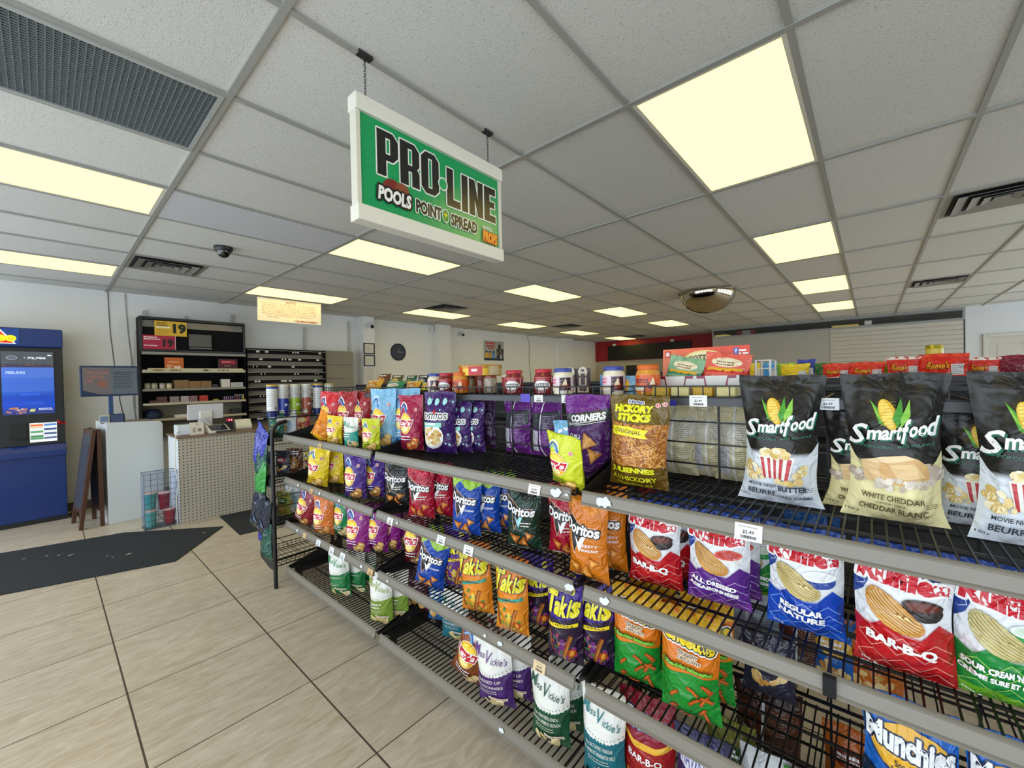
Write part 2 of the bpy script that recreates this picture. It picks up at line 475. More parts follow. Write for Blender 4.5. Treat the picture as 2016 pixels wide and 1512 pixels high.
def takis(name, top, bot, sub, food, A=1.95, W=.155, T=.08, band='#f0dc1e', roll='#8c4a1e'):
    a = Art()
    a.poly([(-.5, A*.52), (.5, A*.58), (.5, 0), (-.5, 0)], bot)
    a.blobs(-.12, A*.24, .26, .28, 26, .05, food, 3); a.blobs(.12, A*.16, .25, .2, 16, .06, food, 8)
    a.line([(-.30, A*.12), (-.36, A*.36)], .09, roll); a.line([(.05, A*.08), (.24, A*.36)], .10, roll); a.line([(.07, A*.09), (.25, A*.355)], .04, '#c9803a')
    a.ell(.26, A*.17, .10, .10, '#b5451e'); a.ell(.26, A*.17, .05, .07, '#e8983a')
    a.poly([(-.42, A*.47), (.40, A*.53), (.40, A*.485), (-.42, A*.425)], band); (a.text(sub, -.02, A*.478, .66, .045, '#5a1c1c', rot=.07, bold=.02) if sub else a.lines(-.02, A*.47, .6, 1, .04, '#5a1c1c', .03, 4))
    a.lay += 1
    for cx, ch, wd, h, dy in ((-.30, 'T', .30, .50, .02), (-.115, 'a', .18, .30, -.07), (.075, 'k', .20, .42, -.01), (.215, 'i', .055, .38, -.02), (.345, 's', .20, .34, -.04)):
        a.text(ch, cx, A*.70+dy, wd, h, '#ece12a', out='#2a1450', ow=.014, shear=.20, bold=.045)
    a.ell(.26, A*.865, .075, .075, '#ece12a'); a.ell(.26, A*.865, .045, .045, '#3a1c78'); a.ell(.265, A*.86, .022, .022, '#ece12a')
    design(name, A, W, T, [(0, bot), (.52, top)], a, seed=hash_(name))
takis('takis_orange', '#e27c1e', '#e58a22', None, ['#5f9a3a', '#e8c040', '#d9982a', '#3f7a2a'], band='#2fa08c')
takis('takis_purple', '#3b1f86', '#241230', 'FUEGO', ['#8a3a8c', '#6b2470', '#4a6a3a', '#a84a3a'])
takis('takis_mix', '#4a2488', '#5a2a78', None, ['#8aa03a', '#c9b84a', '#8c3a6a', '#d98a2a'])

def zig(x0, x1, y, amp, n, ph=0):
    return [(x0+(x1-x0)*k/(n), y+(amp if (k+ph) % 2 else -amp)) for k in range(n+1)]
def ruffles(name, col, light, dark, cap, bowl, A=1.62, W=.170, T=.085, chipc='#dfa455', chipe='#b87a2c', capsz=(.62, .10)):
    a = Art(); wht = '#eef0f4'
    a.poly([(-.5, A*.86), (-.36, A*.74), (-.22, A*.82), (0, A*.70), (.16, A*.80), (.34, A*.78), (.5, A*.88), (.5, A), (-.5, A)], '#20408f')
    a.poly([(-.5, A*.86), (-.5, A*.55), (-.40, A*.62), (-.28, A*.80)], '#20408f')
    for k in range(4):
        a.line([(-.46, A*(.64+.07*k)), (-.38, A*(.67+.07*k)), (-.40, A*(.71+.07*k)), (-.28, A*(.75+.07*k))], .008, '#c9d4ee')
    b = [(-.5, A*.40), (-.36, A*.34), (-.20, A*.43), (-.02, A*.36), (.10, A*.30), (.26, A*.42), (.36, A*.48), (.5, A*.40)]
    a.poly(b+[(.5, 0), (-.5, 0)], col)
    a.poly([(-.5, 0), (.5, 0), (.5, A*.10), (.2, A*.06), (-.2, A*.12), (-.5, A*.07)], dark)
    for k, yy in enumerate((.30, .22, .13, .06)):
        a.line(zig(-.46, .46, A*yy, .055, 6+k % 2, k), .010, light)
    a.ell(.19, A*.565, .20, .12, bowl[0]); a.ell(.19, A*.605, .20, .075, bowl[1]); a.ell(.19, A*.605, .16, .05, bowl[2])
    cx, cy, rx, ry, an = -.09, A*.515, .33, .175, -.62
    ca, sa = math.cos(an), math.sin(an)
    R_ = lambda x, y: (cx+x*ca-y*sa, cy+x*sa+y*ca)
    for q, c in ((1.0, chipe), (.965, chipc)):
        a.poly([R_(rx*q*math.cos(t)*(1+.012*math.cos(22*t)), ry*q*math.sin(t)*(1+.02*math.cos(22*t))+.06*math.cos(t)**2-.03) for t in np.linspace(0, 2*PI, 67)[:-1]], c)
    for k in range(8):
        t = -.78+.22*k; hx = rx*.93*math.sqrt(max(0, 1-t*t))
        a.line([R_(hx*u, ry*.9*t+.06*(hx*u/rx)**2-.03) for u in np.linspace(-1, 1, 9)], .010, chipe)
        a.line([R_(hx*u*.9, ry*.9*t+.012+.06*(hx*u/rx)**2-.03) for u in np.linspace(-1, 1, 9)], .008, '#f4dc9c')
    a.text('Ruffles', -.01, A*.765, .86, .23, '#c9182c', out='#f4f4f6', ow=.028, rot=-.09, bold=.06)
    for i, tt in enumerate(cap):
        a.text(tt, -.03, A*.275-i*capsz[1]*1.25, capsz[0]*(1 if i == 0 else 1.08), capsz[1], '#ffffff', bold=.05, rot=-.06)
    a.text('200 g', -.33, A*.06, .16, .035, '#ffffff')
    design(name, A, W, T, [(0, col), (.36, wht), (.86, '#20408f')], a, seed=hash_(name))
ruffles('ruf_red', '#c01a22', '#f0a090', '#a31219', ('BAR-B-Q',), ('#2a2320', '#3a2a24', '#6b2a1c'), capsz=(.66, .13))
ruffles('ruf_purple', '#5d2a86', '#c9a8e0', '#7a3a9c', ('ALL DRESSED', 'ASSAISONNÉES'), ('#e8e6e2', '#d9483a', '#b8322a'), capsz=(.70, .075))
ruffles('ruf_blue', '#1546b4', '#8ab0f0', '#1a5ad0', ('REGULAR', 'NATURE'), ('#2a4a9c', '#f4f4f2', '#e8e8ea'), chipc='#d8c78a', chipe='#b09a58', capsz=(.52, .085))
ruffles('ruf_green', '#1f8a3c', '#a8dc6a', '#6fb42a', ("SOUR CREAM 'N ONION", 'CRÈME SURE ET OIGNON'), ('#2f9a4a', '#e6efe6', '#d2e4d0'), chipc='#cfc48c', chipe='#a39a5c', capsz=(.78, .075))

def cheetos():
    a = Art(); A = 1.85
    a.poly([(-.5, 0), (.5, 0), (.5, A*.44), (.1, A*.47), (-.5, A*.44)], '#178a2c')
    a.poly([(-.5, A*.78), (.5, A*.84), (.5, A), (-.5, A)], '#e8b81e')
    r = random.Random(4)
    for k in range(13):
        x, y, t = r.uniform(-.38, .38), A*r.uniform(.05, .42), r.uniform(0, 3)
        d = (.09*math.cos(t), .09*math.sin(t)); a.line([(x-d[0], y-d[1]), (x, y+.02), (x+d[0], y+d[1])], .055, '#a8481c'); a.line([(x-d[0]*.8, y-d[1]*.8+.012), (x+d[0]*.8, y+d[1]*.8+.012)], .022, '#d9722a')
    a.text('Cheetos', 0, A*.775, .84, .26, '#ffffff', out='#ffffff', ow=.04, rot=-.10, bold=.05)
    a.text('Cheetos', 0, A*.775, .84, .26, '#f2d41c', out='#141210', ow=.02, rot=-.10, bold=.05)
    a.text('CRUNCHY', .02, A*.645, .36, .065, '#5a2c10', out='#f6e8c8', ow=.01, bold=.03, rot=-.05); a.text('CROQUANT', .04, A*.60, .40, .06, '#5a2c10', out='#f6e8c8', ow=.01, bold=.03, rot=-.05)
    a.text('Cheddar Jalapeño', 0, A*.53, .78, .075, '#8ad03a', out='#145a1c', ow=.012, rot=-.05, bold=.04)
    design('cheetos', A, .168, .085, [(0, '#178a2c'), (.45, '#e07a18')], a, seed=11)
cheetos()

def vickies(name, col, txt, cap, ink, A=1.72, W=.165, T=.085, chipc='#e8d49a', top='#ecebe4'):
    a = Art()
    pts = [(-.5, A*.57)]
    for k in range(13):
        pts += [(-.5+k/13+.5/13, A*(.535-.05*math.sin(PI*k/12))-.02), (-.5+(k+1)/13, A*(.545-.05*math.sin(PI*(k+1)/13)))]
    a.poly(pts+[(.5, A), (-.5, A)], top)
    for k in range(14): a.ell(-.45+.07*k, A*(.58-.05*math.sin(PI*k/13)), .010, .010, ink, 7)
    for tx_, x_, y_, w_, h_ in (('M', -.36, .795, .16, .24), ('iss', -.20, .755, .17, .12), ('V', -.03, .735, .16, .25), ("ickie's", .235, .69, .36, .15)):
        a.text(tx_, x_, A*y_, w_, h_, ink, rot=-.14, shear=.12, bold=.005)
    [a.text(q_, -.02, A*(.43-.07*i_), .62+.08*i_, .075, '#f0ede2', bold=.0) for i_, q_ in enumerate(cap)] if cap else a.lines(-.02, A*.41, .6, 2, .10, '#f0ede2', .045, 5)
    a.lines(-.02, A*.30, .5, 2, .05, '#d8d4c4', .014, 3)
    a.blobs(.08, A*.11, .33, .12, 7, .12, [chipc, '#f0dfae', '#d9bd78'], hash_(name), .7)
    a.poly([(-.02, A*.24), (.40, A*.20), (.40, A*.165), (-.02, A*.205)], '#e4dcc8'); a.line([(.02, A*.219), (.38, A*.186)], .016, '#a87a68')
    design(name, A, W, T, [(0, col), (.56, top)], a, m=MATTE, seed=hash_(name), wr=.8)
vickies('mv_green', '#1c7a40', 'x', ('JALAPEÑO',), '#2c9a5c')
vickies('mv_lime', '#7d9a34', 'x', None, '#9ab03c')
vickies('mv_purple', '#4d2a70', 'x', ('DRESSED UP', 'ASSAISONNÉES'), '#6a3a86')
vickies('mv_dgreen', '#1e5236', 'x', ('SOUR CREAM HERB & ONION', 'AUX FINES HERBES ET OIGNON'), '#2a5a40')
vickies('mv_teal', '#146a78', 'x', ('SEA SALT & MALT VINEGAR', 'SEL MARIN ET VINAIGRE DE MALT'), '#2a7a80', A=1.85)
vickies('mv_red', '#6a1c2c', 'x', None, '#8a2a3c')
vickies('mv_small', '#1c9a8c', 'x', None, '#2aa07a', A=1.42, W=.120, T=.06)

def corn(a, x, y, s):
    g = ['#4a9a34', '#8cc84a', '#2f7a2a']
    a.poly([(x-.24*s, y+.34*s), (x-.12*s, y-.12*s), (x+.05*s, y-.20*s), (x-.10*s, y+.12*s)], g[0]); a.poly([(x-.24*s, y+.34*s), (x-.15*s, y+.02*s), (x-.04*s, y-.12*s)], g[1])
    a.ell(x+.02*s, y+.06*s, .13*s, .30*s, '#e4b93a', 18, .25); a.ell(x+.0*s, y+.07*s, .09*s, .26*s, '#f6d96a', 16, .25)
    for k in range(-3, 5):
        a.line([(x-.10*s, y+.06*s*k+.03*s), (x+.13*s, y+.06*s*k+.06*s)], .006*s, '#c99a2a')
    a.poly([(x+.20*s, y+.38*s), (x+.08*s, y-.02*s), (x+.16*s, y-.2*s), (x+.24*s, y+.06*s)], g[0]); a.poly([(x+.34*s, y+.34*s), (x+.20*s, y-.02*s), (x+.20*s, y-.2*s), (x+.36*s, y+.02*s)], g[1])
def smart(name, bot, ink, cap, pic, A=1.98, W=.188, T=.11):
    a = Art()
    a.poly([(-.5, 0), (.5, 0), (.5, A*.50)]+[(.5-k/16, A*(.50-.20*math.sin(PI*k/16)**.7)) for k in range(17)]+[(-.5, A*.50)], bot)
    corn(a, -.06, A*.715, .66)
    for dx, dy, c in ((.018, -.020, '#1c6a52'), (0, 0, '#ffffff')):
        a.lay += 1; a.inc = 0
        a.text('S', -.36+dx, A*.595+dy, .17, .27, c, shear=.45, bold=.015, rot=.10)
        x = -.265
        for ch, wd, h, y in (('m', .17, .13, 0), ('a', .095, .135, .01), ('r', .07, .13, .02), ('t', .065, .19, .045), ('f', .085, .30, .055), ('o', .10, .14, .05), ('o', .10, .14, .065), ('d', .11, .25, .12)):
            a.text(ch, x+wd*.43+dx, A*.60+y*1.05+dy, wd*.86, h*.95, c, shear=.30, bold=.03, rot=.12); x += wd*.80+.008
        a.inc = 1.0
    a.text('POPCORN', -.18, A*.525, .32, .035, '#3f7a66', rot=.05); a.text('MAÏS SOUFFLÉ', .22, A*.545, .36, .04, '#3f7a66', rot=.10)
    if pic == 'tub':
        a.blobs(-.32, A*.27, .12, .12, 12, .045, POP, 2); a.blobs(.30, A*.28, .10, .08, 8, .045, POP, 5)
        a.blobs(-.02, A*.41, .19, .075, 30, .05, POP, 7); a.ell(-.02, A*.38, .235, .05, '#f6f2ea')
        a.poly([(-.255, A*.38), (.215, A*.38), (.15, A*.22), (-.19, A*.22)], '#f6f2ea')
        for k in range(5):
            x0, x1 = -.235+.094*k, -.19+.094*k
            a.poly([(x0, A*.375), (x1, A*.375), (x1*.78, A*.22), (x0*.78, A*.22)], '#c4424a')
        a.blobs(-.02, A*.405, .20, .05, 18, .05, POP, 9)
        a.blobs(-.22, A*.215, .12, .03, 6, .045, POP, 11); a.blobs(.14, A*.205, .14, .03, 6, .05, POP+['#e8c49a'], 12)
    else:
        a.blobs(-.38, A*.33, .09, .10, 9, .05, ['#cfc0b0', '#b8a898', '#e4d8c8'], 2); a.blobs(.36, A*.35, .12, .12, 14, .055, ['#d8ccbc', '#c4b4a4', '#ece2d4'], 5)
        a.poly([(-.34, A*.42), (-.12, A*.455), (.12, A*.47), (.24, A*.45), (.32, A*.41), (.34, A*.33), (.14, A*.27), (-.30, A*.29)], '#d8ac72')
        a.poly([(-.34, A*.42), (-.12, A*.455), (.12, A*.47), (.22, A*.45), (.02, A*.42), (-.16, A*.415)], '#ecd2a4'); a.poly([(-.34, A*.42), (-.16, A*.415), (-.14, A*.29), (-.30, A*.29)], '#e2bf8c')
        a.poly([(-.06, A*.40), (.20, A*.42), (.30, A*.34), (.06, A*.31)], '#e6c48e')
        a.blobs(.02, A*.275, .30, .06, 16, .05, ['#d8ccbc', '#c9b8a6', '#ece2d4'], 8)
    if len(cap) == 2 and pic == 'tub':
        a.text('MOVIE NIGHT', -.18, A*.165, .36, .055, ink); a.text('BUTTER', .19, A*.155, .32, .085, ink, bold=.03)
        a.text('BEURRE', -.20, A*.105, .34, .08, ink, bold=.02); a.text('SOIRÉE CINÉMA', .20, A*.092, .42, .055, ink)
    else:
        a.text(cap[0], -.02, A*.185, .62, .075, ink, rot=-.04); a.text('FLAVOUR / SAVEUR', -.02, A*.145, .3, .025, ink, rot=-.04); a.text(cap[1], -.02, A*.105, .66, .08, ink, rot=-.04)
    a.text('150 g', -.40, A*.06, .12, .035, ink)
    a.lines(.36, A*.16, .14, 3, .025, ink, .008, 4)
    design(name, A, W, T, [(0, bot), (.40, '#1d1b19')], a, m=MATTE, seed=hash_(name), flare=.15, wr=1.0)
smart('pop_butter', '#e6eef8', '#3c4450', ('MOVIE NIGHT BUTTER', 'BEURRE SOIRÉE CINÉMA'), 'tub')
smart('pop_cheddar', '#f6ebb2', '#5a5638', ('WHITE CHEDDAR', 'CHEDDAR BLANC'), 'cheese')

def misc():
    A = 1.80; a = Art()       # scoop style tortilla
    r = random.Random(5)
    for k in range(26): a.ell(r.uniform(-.45, .45), A*r.uniform(.05, .95), .028, .034, ['#8fd0d8', '#7a3a8c', '#a8dfe4'][k % 3], 9)
    for x in (-.25, 0, .25): a.ell(x, A*.84, .07, .10, '#a8e0e2', 10)
    a.ell(-.1, A*.30, .34, .36, '#ffffff', 16); a.blobs(-.1, A*.29, .26, .28, 26, .07, POP+TAN, 3)
    a.rect(-.44, A*.44, .22, A*.52, '#8fd8cc')
    a.text('TOSTITOS', -.06, A*.615, .80, .16, '#1a1414', out='#ffffff', ow=.03, bold=.03); a.ell(-.03, A*.68, .04, .06, '#c9202c')
    a.lines(-.12, A*.47, .4, 1, .06, '#ffffff', .04, 4)
    design('tostitos', A, .178, .10, [(0, '#3d1c66')], a, seed=3)
    A = 1.66; a = Art()       # corners
    a.poly([(-.5, A*.58), (.5, A*.70), (.5, A*.84), (-.5, A*.76)], '#35383c')
    a.text('POP', -.62, A*.70, .2, .14, '#ffffff', rot=.10, bold=.05, shear=.1); a.text('CORNERS', .04, A*.735, .80, .14, '#ffffff', rot=.10, bold=.05, shear=.1); a.line([(-.42, A*.645), (.42, A*.715)], .014, '#e8e4ec'); a.line([(-.42, A*.625), (.42, A*.69)], .012, '#e8e4ec')
    tri_chip(a, .08, A*.44, .23, 1.9, '#dca25a', '#b87a34'); tri_chip(a, .20, A*.28, .20, .2, '#d2954c', '#a86a28')
    a.text('CHILI', -.24, A*.50, .30, .10, '#ffffff'); a.lines(-.1, A*.12, .6, 3, .04, '#a87ab8', .014, 4)
    design('corners', A, .188, .09, [(0, '#4a1a62'), (.72, '#6c2484')], a, seed=8)
    A = 1.76; a = Art()       # hickory
    a.rect(-.5, A*.24, .5, A*.72, '#b5702c'); a.sticks(-.47, A*.25, .47, A*.71, 330, .17, .017, ['#e0a050', '#c98238', '#8f4f1c', '#eab668', '#a8622a'], 6)
    a.poly([(-.5, A*.70), (.5, A*.70), (.5, A), (-.5, A)], '#6a5418'); a.poly([(-.5, 0), (.5, 0), (.5, A*.245), (-.5, A*.245)], '#6a4f16')
    a.text('HICKORY', -.08, A*.855, .66, .145, '#f0ee2a', bold=.07, shear=.08); a.text('STICKS', -.06, A*.765, .58, .145, '#f0ee2a', bold=.07, shear=.08)
    a.text('Hostess', -.02, A*.925, .26, .06, '#1c3a8a', out='#ffffff', ow=.01, bold=.03); leaf_badge(a, .33, A*.90, .045); leaf_badge(a, .43, A*.915, .04)
    a.poly([(-.42, A*.66), (-.1, A*.675), (.22, A*.64), (.17, A*.60), (.22, A*.555), (-.1, A*.575), (-.40, A*.575)], '#f2ea1e'); a.text('ORIGINAL', -.12, A*.622, .46, .075, '#6a4a10', rot=-.04)
    a.text('JULIENNES', -.04, A*.20, .74, .12, '#f0ee2a', bold=.05); a.text("A L'HICKORY", -.04, A*.115, .76, .095, '#f0ee2a', bold=.04); a.text('ORIGINALES', -.04, A*.05, .6, .05, '#f0ee2a')
    design('hickory', A, .178, .09, [(0, '#6a4f16'), (.24, '#b5702c'), (.7, '#6a5418')], a, seed=5)
    A = 1.85; a = Art()       # fritos
    a.poly([(-.5, A*.60), (-.2, A*.54), (.2, A*.54), (.5, A*.60), (.5, A*.66), (.2, A*.60), (-.2, A*.60), (-.5, A*.66)], '#e8b23a')
    a.text('Fritos', 0, A*.78, .80, .30, '#f2f2f4', out='#1c2a6a', ow=.022, shear=.15, bold=.05)
    a.text('BAR-B-Q', .0, A*.43, .62, .15, '#ffffff', bold=.02); a.lines(.1, A*.36, .2, 1, .03, '#ffffff', .012)
    a.blobs(.0, A*.18, .38, .2, 22, .08, ['#c9702a', '#b55a1e', '#d98a3a'], 6, .5)
    design('fritos', A, .168, .09, [(0, '#9e1a1c'), (.60, '#8a1830')], a, seed=9)
    A = 1.7; a = Art()        # corn rings
    a.poly([(-.42, A*.90), (.30, A*.84), (.30, A*.58), (-.42, A*.64)], '#4a3a86'); a.poly([(-.40, A*.885), (.28, A*.83), (.28, A*.595), (-.40, A*.65)], '#d4d2e2')
    a.text('HAWKINS', -.06, A*.74, .60, .26, '#3a3a78', rot=-.05, bold=.0); a.blobs(.1, A*.32, .34, .3, 26, .09, ['#c9b84a', '#a8a03a', '#e0cf6a', '#4a7a8a'], 4)
    design('hawkins', A, .165, .09, [(0, '#3a2a6a'), (.5, '#2f2c58')], a, seed=12)
    A = 1.72; a = Art()       # snack mix
    a.ell(0, A*.64, .45, .34, '#1c3a78'); a.ell(0, A*.65, .43, .31, '#e8b030')
    a.text('Original', -.02, A*.885, .46, .12, '#ffffff', out='#143a80', ow=.012, arch=.03)
    a.text('Munchies', .0, A*.70, .92, .30, '#f2f4f6', out='#1a2a4a', ow=.022, bold=.05, rot=-.07)
    a.text('Snack Mix', .02, A*.56, .36, .075, '#20202c', bold=.02); a.text('Super mélange', .03, A*.51, .46, .065, '#20202c', bold=.02)
    a.poly([(-.5, A*.42), (0, A*.34), (.5, A*.42), (.5, 0), (-.5, 0)], '#15243c'); a.blobs(0, A*.14, .4, .16, 22, .08, TAN+['#d9a020'], 5)
    design('munchies', A, .175, .095, [(0, '#15243c'), (.3, '#1a62bc')], a, seed=14)
    A = 1.45; a = Art()       # cheesies
    a.blobs(0, A*.45, .4, .4, 40, .08, ['#f0941e', '#e07a10', '#f7b23c', '#c96a0c'], 4, .6); a.rect(-.5, 0, .5, A*.12, '#f2c22a')
    design('cheesie', A, .135, .075, [(0, '#f2b21e'), (.3, '#ea8e18')], a, seed=16)
    def back(nm, col, col2, ink, A=1.6, W=.17):
        a = Art(); a.rect(-.06, 0, -.02, A, '#f0f0f2'); a.poly([(-.5, A*.55), (-.06, A*.48), (-.06, A*.80), (-.5, A*.72)], col2); a.poly([(.0, A*.50), (.46, A*.56), (.46, A*.82), (.0, A*.80)], col2)
        a.lines(.22, A*.76, .36, 9, .045, ink, .014, 3); a.lines(.2, A*.40, .40, 9, .04, ink, .012, 5); a.rect(-.40, A*.1, -.12, A*.46, '#c8c8cc'); a.lines(-.26, A*.42, .24, 9, .04, '#55555a', .010, 6)
        design(nm, A, W, .085, [(0, col)], a, seed=hash_(nm))
    back('grey_back', '#3c1a4c', '#5a2a6a', '#b8b0c0'); back('purple_back', '#6a2480', '#3a3e44', '#b89ac8')
    back('cream_back', '#d9d0a8', '#c8c4b4', '#8a8468'); back('white_back', '#c8ccd0', '#a8b4c4', '#6a7078'); back('brown_back', '#4a2a20', '#6a3a28', '#a88a78')
    A = 1.5; a = Art(); a.blobs(0, A*.45, .3, .3, 14, .08, ['#f0d060', '#e8b040'], 3); a.blobs(0, A*.8, .3, .1, 8, .05, ['#ffffff'], 4); design('blue_sliver', A, .13, .05, [(0, '#7ab8e0')], a, seed=5)
    A = 1.5; a = Art(); a.lines(0, A*.7, .6, 2, .16, '#d8b0b0', .08, 4); a.blobs(0, A*.25, .3, .18, 8, .11, TAN, 4); design('maroon', A, .165, .08, [(0, '#4e1c26')], a, seed=6)
    A = 1.6; a = Art(); a.blobs(0, A*.25, .3, .2, 8, .11, TAN, 7); a.lines(0, A*.68, .6, 2, .14, '#ffffff', .08, 5); design('bluecorn', A, .15, .08, [(0, '#2a6aa8')], a, seed=7)
    def peg(nm, col, col2, A=1.35, W=.16):
        a = Art(); a.ell(0, A*.45, .34, .3, col2); a.blobs(0, A*.4, .25, .2, 12, .07, POP+TAN, hash_(nm)); a.rect(-.3, A*.78, .3, A*.9, '#ffffff'); a.lines(0, A*.83, .5, 1, .03, col, .05)
        design(nm, A, W, .055, [(0, col)], a, seed=hash_(nm))
    peg('peg_blue', '#4a58c8', '#c8d4f4'); peg('peg_green', '#3aa04a', '#7ad08a'); peg('peg_dkgreen', '#1c5a48', '#2a7a62'); peg('peg_night', '#1e2838', '#7a8ca8'); peg('peg_white', '#d8dee4', '#a8c8d8'); peg('peg_yellow', '#e4a81c', '#c87a10'); peg('peg_yg', '#d8d02a', '#e8982a'); peg('peg_gr2', '#148a4a', '#e8ece8'); peg('peg_olive', '#5a5020', '#c8a83a'); peg('peg_brown', '#6a3a20', '#c8843a')
    def hang(nm, c0, c1, c2):
        a = Art(); A = 1.35; r = random.Random(hash_(nm))
        for k in range(9):
            x, y = r.uniform(-.35, .25), A*r.uniform(.08, .85); a.poly([(x, y), (x+r.uniform(.05, .2), y+r.uniform(-.05, .1)), (x+r.uniform(.0, .2), y+r.uniform(.1, .25))], (c1, c2)[k % 2])
        a.lines(0, A*.8, .5, 2, .08, c2, .03, 3); design(nm, A, .16, .05, [(0, c0)], a, seed=hash_(nm), wr=1.5)
    hang('hang_blue', '#3a3fa8', '#5a68d0', '#28308a'); hang('hang_dkgreen', '#1c5244', '#2a6a5a', '#143c34'); hang('hang_green', '#3a9a44', '#5ac068', '#2a7a38'); hang('hang_navy', '#1c2434', '#5a6a84', '#2c3a5a')
    def candy(nm, col, col2, word=None, wc='#f2a21c', A=.85, W=.20):
        a = Art(); a.rect(-.5, A*.9, .5, A, col2)
        if word: a.text(word, -.12, A*.62, .46, .22, wc, out='#6a2a0c', ow=.012, shear=.2, bold=.03)
        a.rect(.14, A*.28, .42, A*.66, '#d8d4d2'); a.lines(.28, A*.60, .24, 5, .06, '#8a8684', .014, 3); a.poly([(-.45, A*.1), (.1, A*.1), (.1, A*.36), (-.45, A*.3)], '#f0eae6')
        design(nm, A, W, .07, [(0, col)], a, seed=hash_(nm))
    candy('candy_red', '#e0301c', '#f04a30', "Reese's"); candy('candy_box', '#d83028', '#f4e8e4', "Reese's"); candy('candy_yellow', '#e8c81c', '#f4e040', None); candy('candy_green', '#2f6a34', '#3c8a40', None, A=1.2); candy('candy_lime', '#7cb82c', '#a0d84a', None); candy('candy_blue', '#2a3a9c', '#3c4cc0', None, A=1.4, W=.15); candy('candy_sky', '#3a92d8', '#5ab4f0', None); candy('candy_maroon', '#7a1430', '#98203c', None); candy('candy_choc', '#4a1c2c', '#6a2c3a', None)
    def small(nm, col, col2, A=1.5, W=.16):
        a = Art(); a.blobs(0, A*.35, .3, .22, 10, .09, TAN, hash_(nm)); a.ell(0, A*.66, .34, .16, col2); a.lines(0, A*.68, .5, 2, .08, '#ffffff', .05, 2)
        design(nm, A, W, .08, [(0, col)], a, seed=hash_(nm))
    small('snk_green', '#3f8a3a', '#e8d43a'); small('snk_white', '#c8ccd0', '#3a5aa8'); small('snk_red', '#a82a24', '#e8c84a'); small('snk_orange', '#c8661c', '#7a2a14'); small('snk_olive', '#8a8a3a', '#3a5a2a'); small('snk_dark', '#2a2a3a', '#8a2a3a'); small('snk_blue', '#1f62b4', '#e8b030')
misc()

BAGS = {}
def bag(dn, name, label, cat, loc, rz=-PI/2, roll=0.0, lean=0.0, sx=1.0, sz=1.0, group=None):
    """place one bag; local -y is its printed front, so rz=-90 deg turns the front toward -X"""
    if dn not in BAGS:
        d = DZ[dn]
        BAGS[dn] = bag_mesh(name, d['art'], d['W'], d['A'], d['T'], d['stops'], d.get('seed', 1), d['m'], d.get('flare', .06), d.get('wr', 1.0))
    o = link(name, BAGS[dn]); o.location = loc; o.scale = (sx, sx*1.1 if sz > .85 else sx*.75, sz)
    Rm = Matrix.Rotation(rz, 4, 'Z') @ Matrix.Rotation(roll, 4, 'Y') @ Matrix.Rotation(lean, 4, 'X')
    o.rotation_euler = Rm.to_euler()
    return tag(o, label, cat, group)
# ---------------------------------------------------------------- the room
CZ = 2.71
X0, X1, Y0, Y1 = -1.75, 12.86, -4.2, 7.3
def shader_math(nt, op, a, b=None, c=None):
    n = nt.nodes.new('ShaderNodeMath'); n.operation = op
    for i, v in enumerate((a, b, c)):
        if v is None: continue
        if isinstance(v, (int, float)): n.inputs[i].default_value = v
        else: nt.links.new(v, n.inputs[i])
    return n.outputs[0]
def grid_line(nt, co, off, pitch, wd):
    t = shader_math(nt, 'ADD', co, pitch*40-off)
    f = shader_math(nt, 'MODULO', t, pitch)
    d = shader_math(nt, 'MINIMUM', f, shader_math(nt, 'SUBTRACT', pitch, f))
    return shader_math(nt, 'LESS_THAN', d, wd/2)
def mixc(nt, f, a, b):
    m = nt.nodes.new('ShaderNodeMix'); m.data_type = 'RGBA'
    if isinstance(f, (int, float)): m.inputs[0].default_value = f
    else: nt.links.new(f, m.inputs[0])
    for i, v in ((6, a), (7, b)):
        if isinstance(v, str): m.inputs[i].default_value = (*lin(v), 1)
        else: nt.links.new(v, m.inputs[i])
    return m.outputs[2]

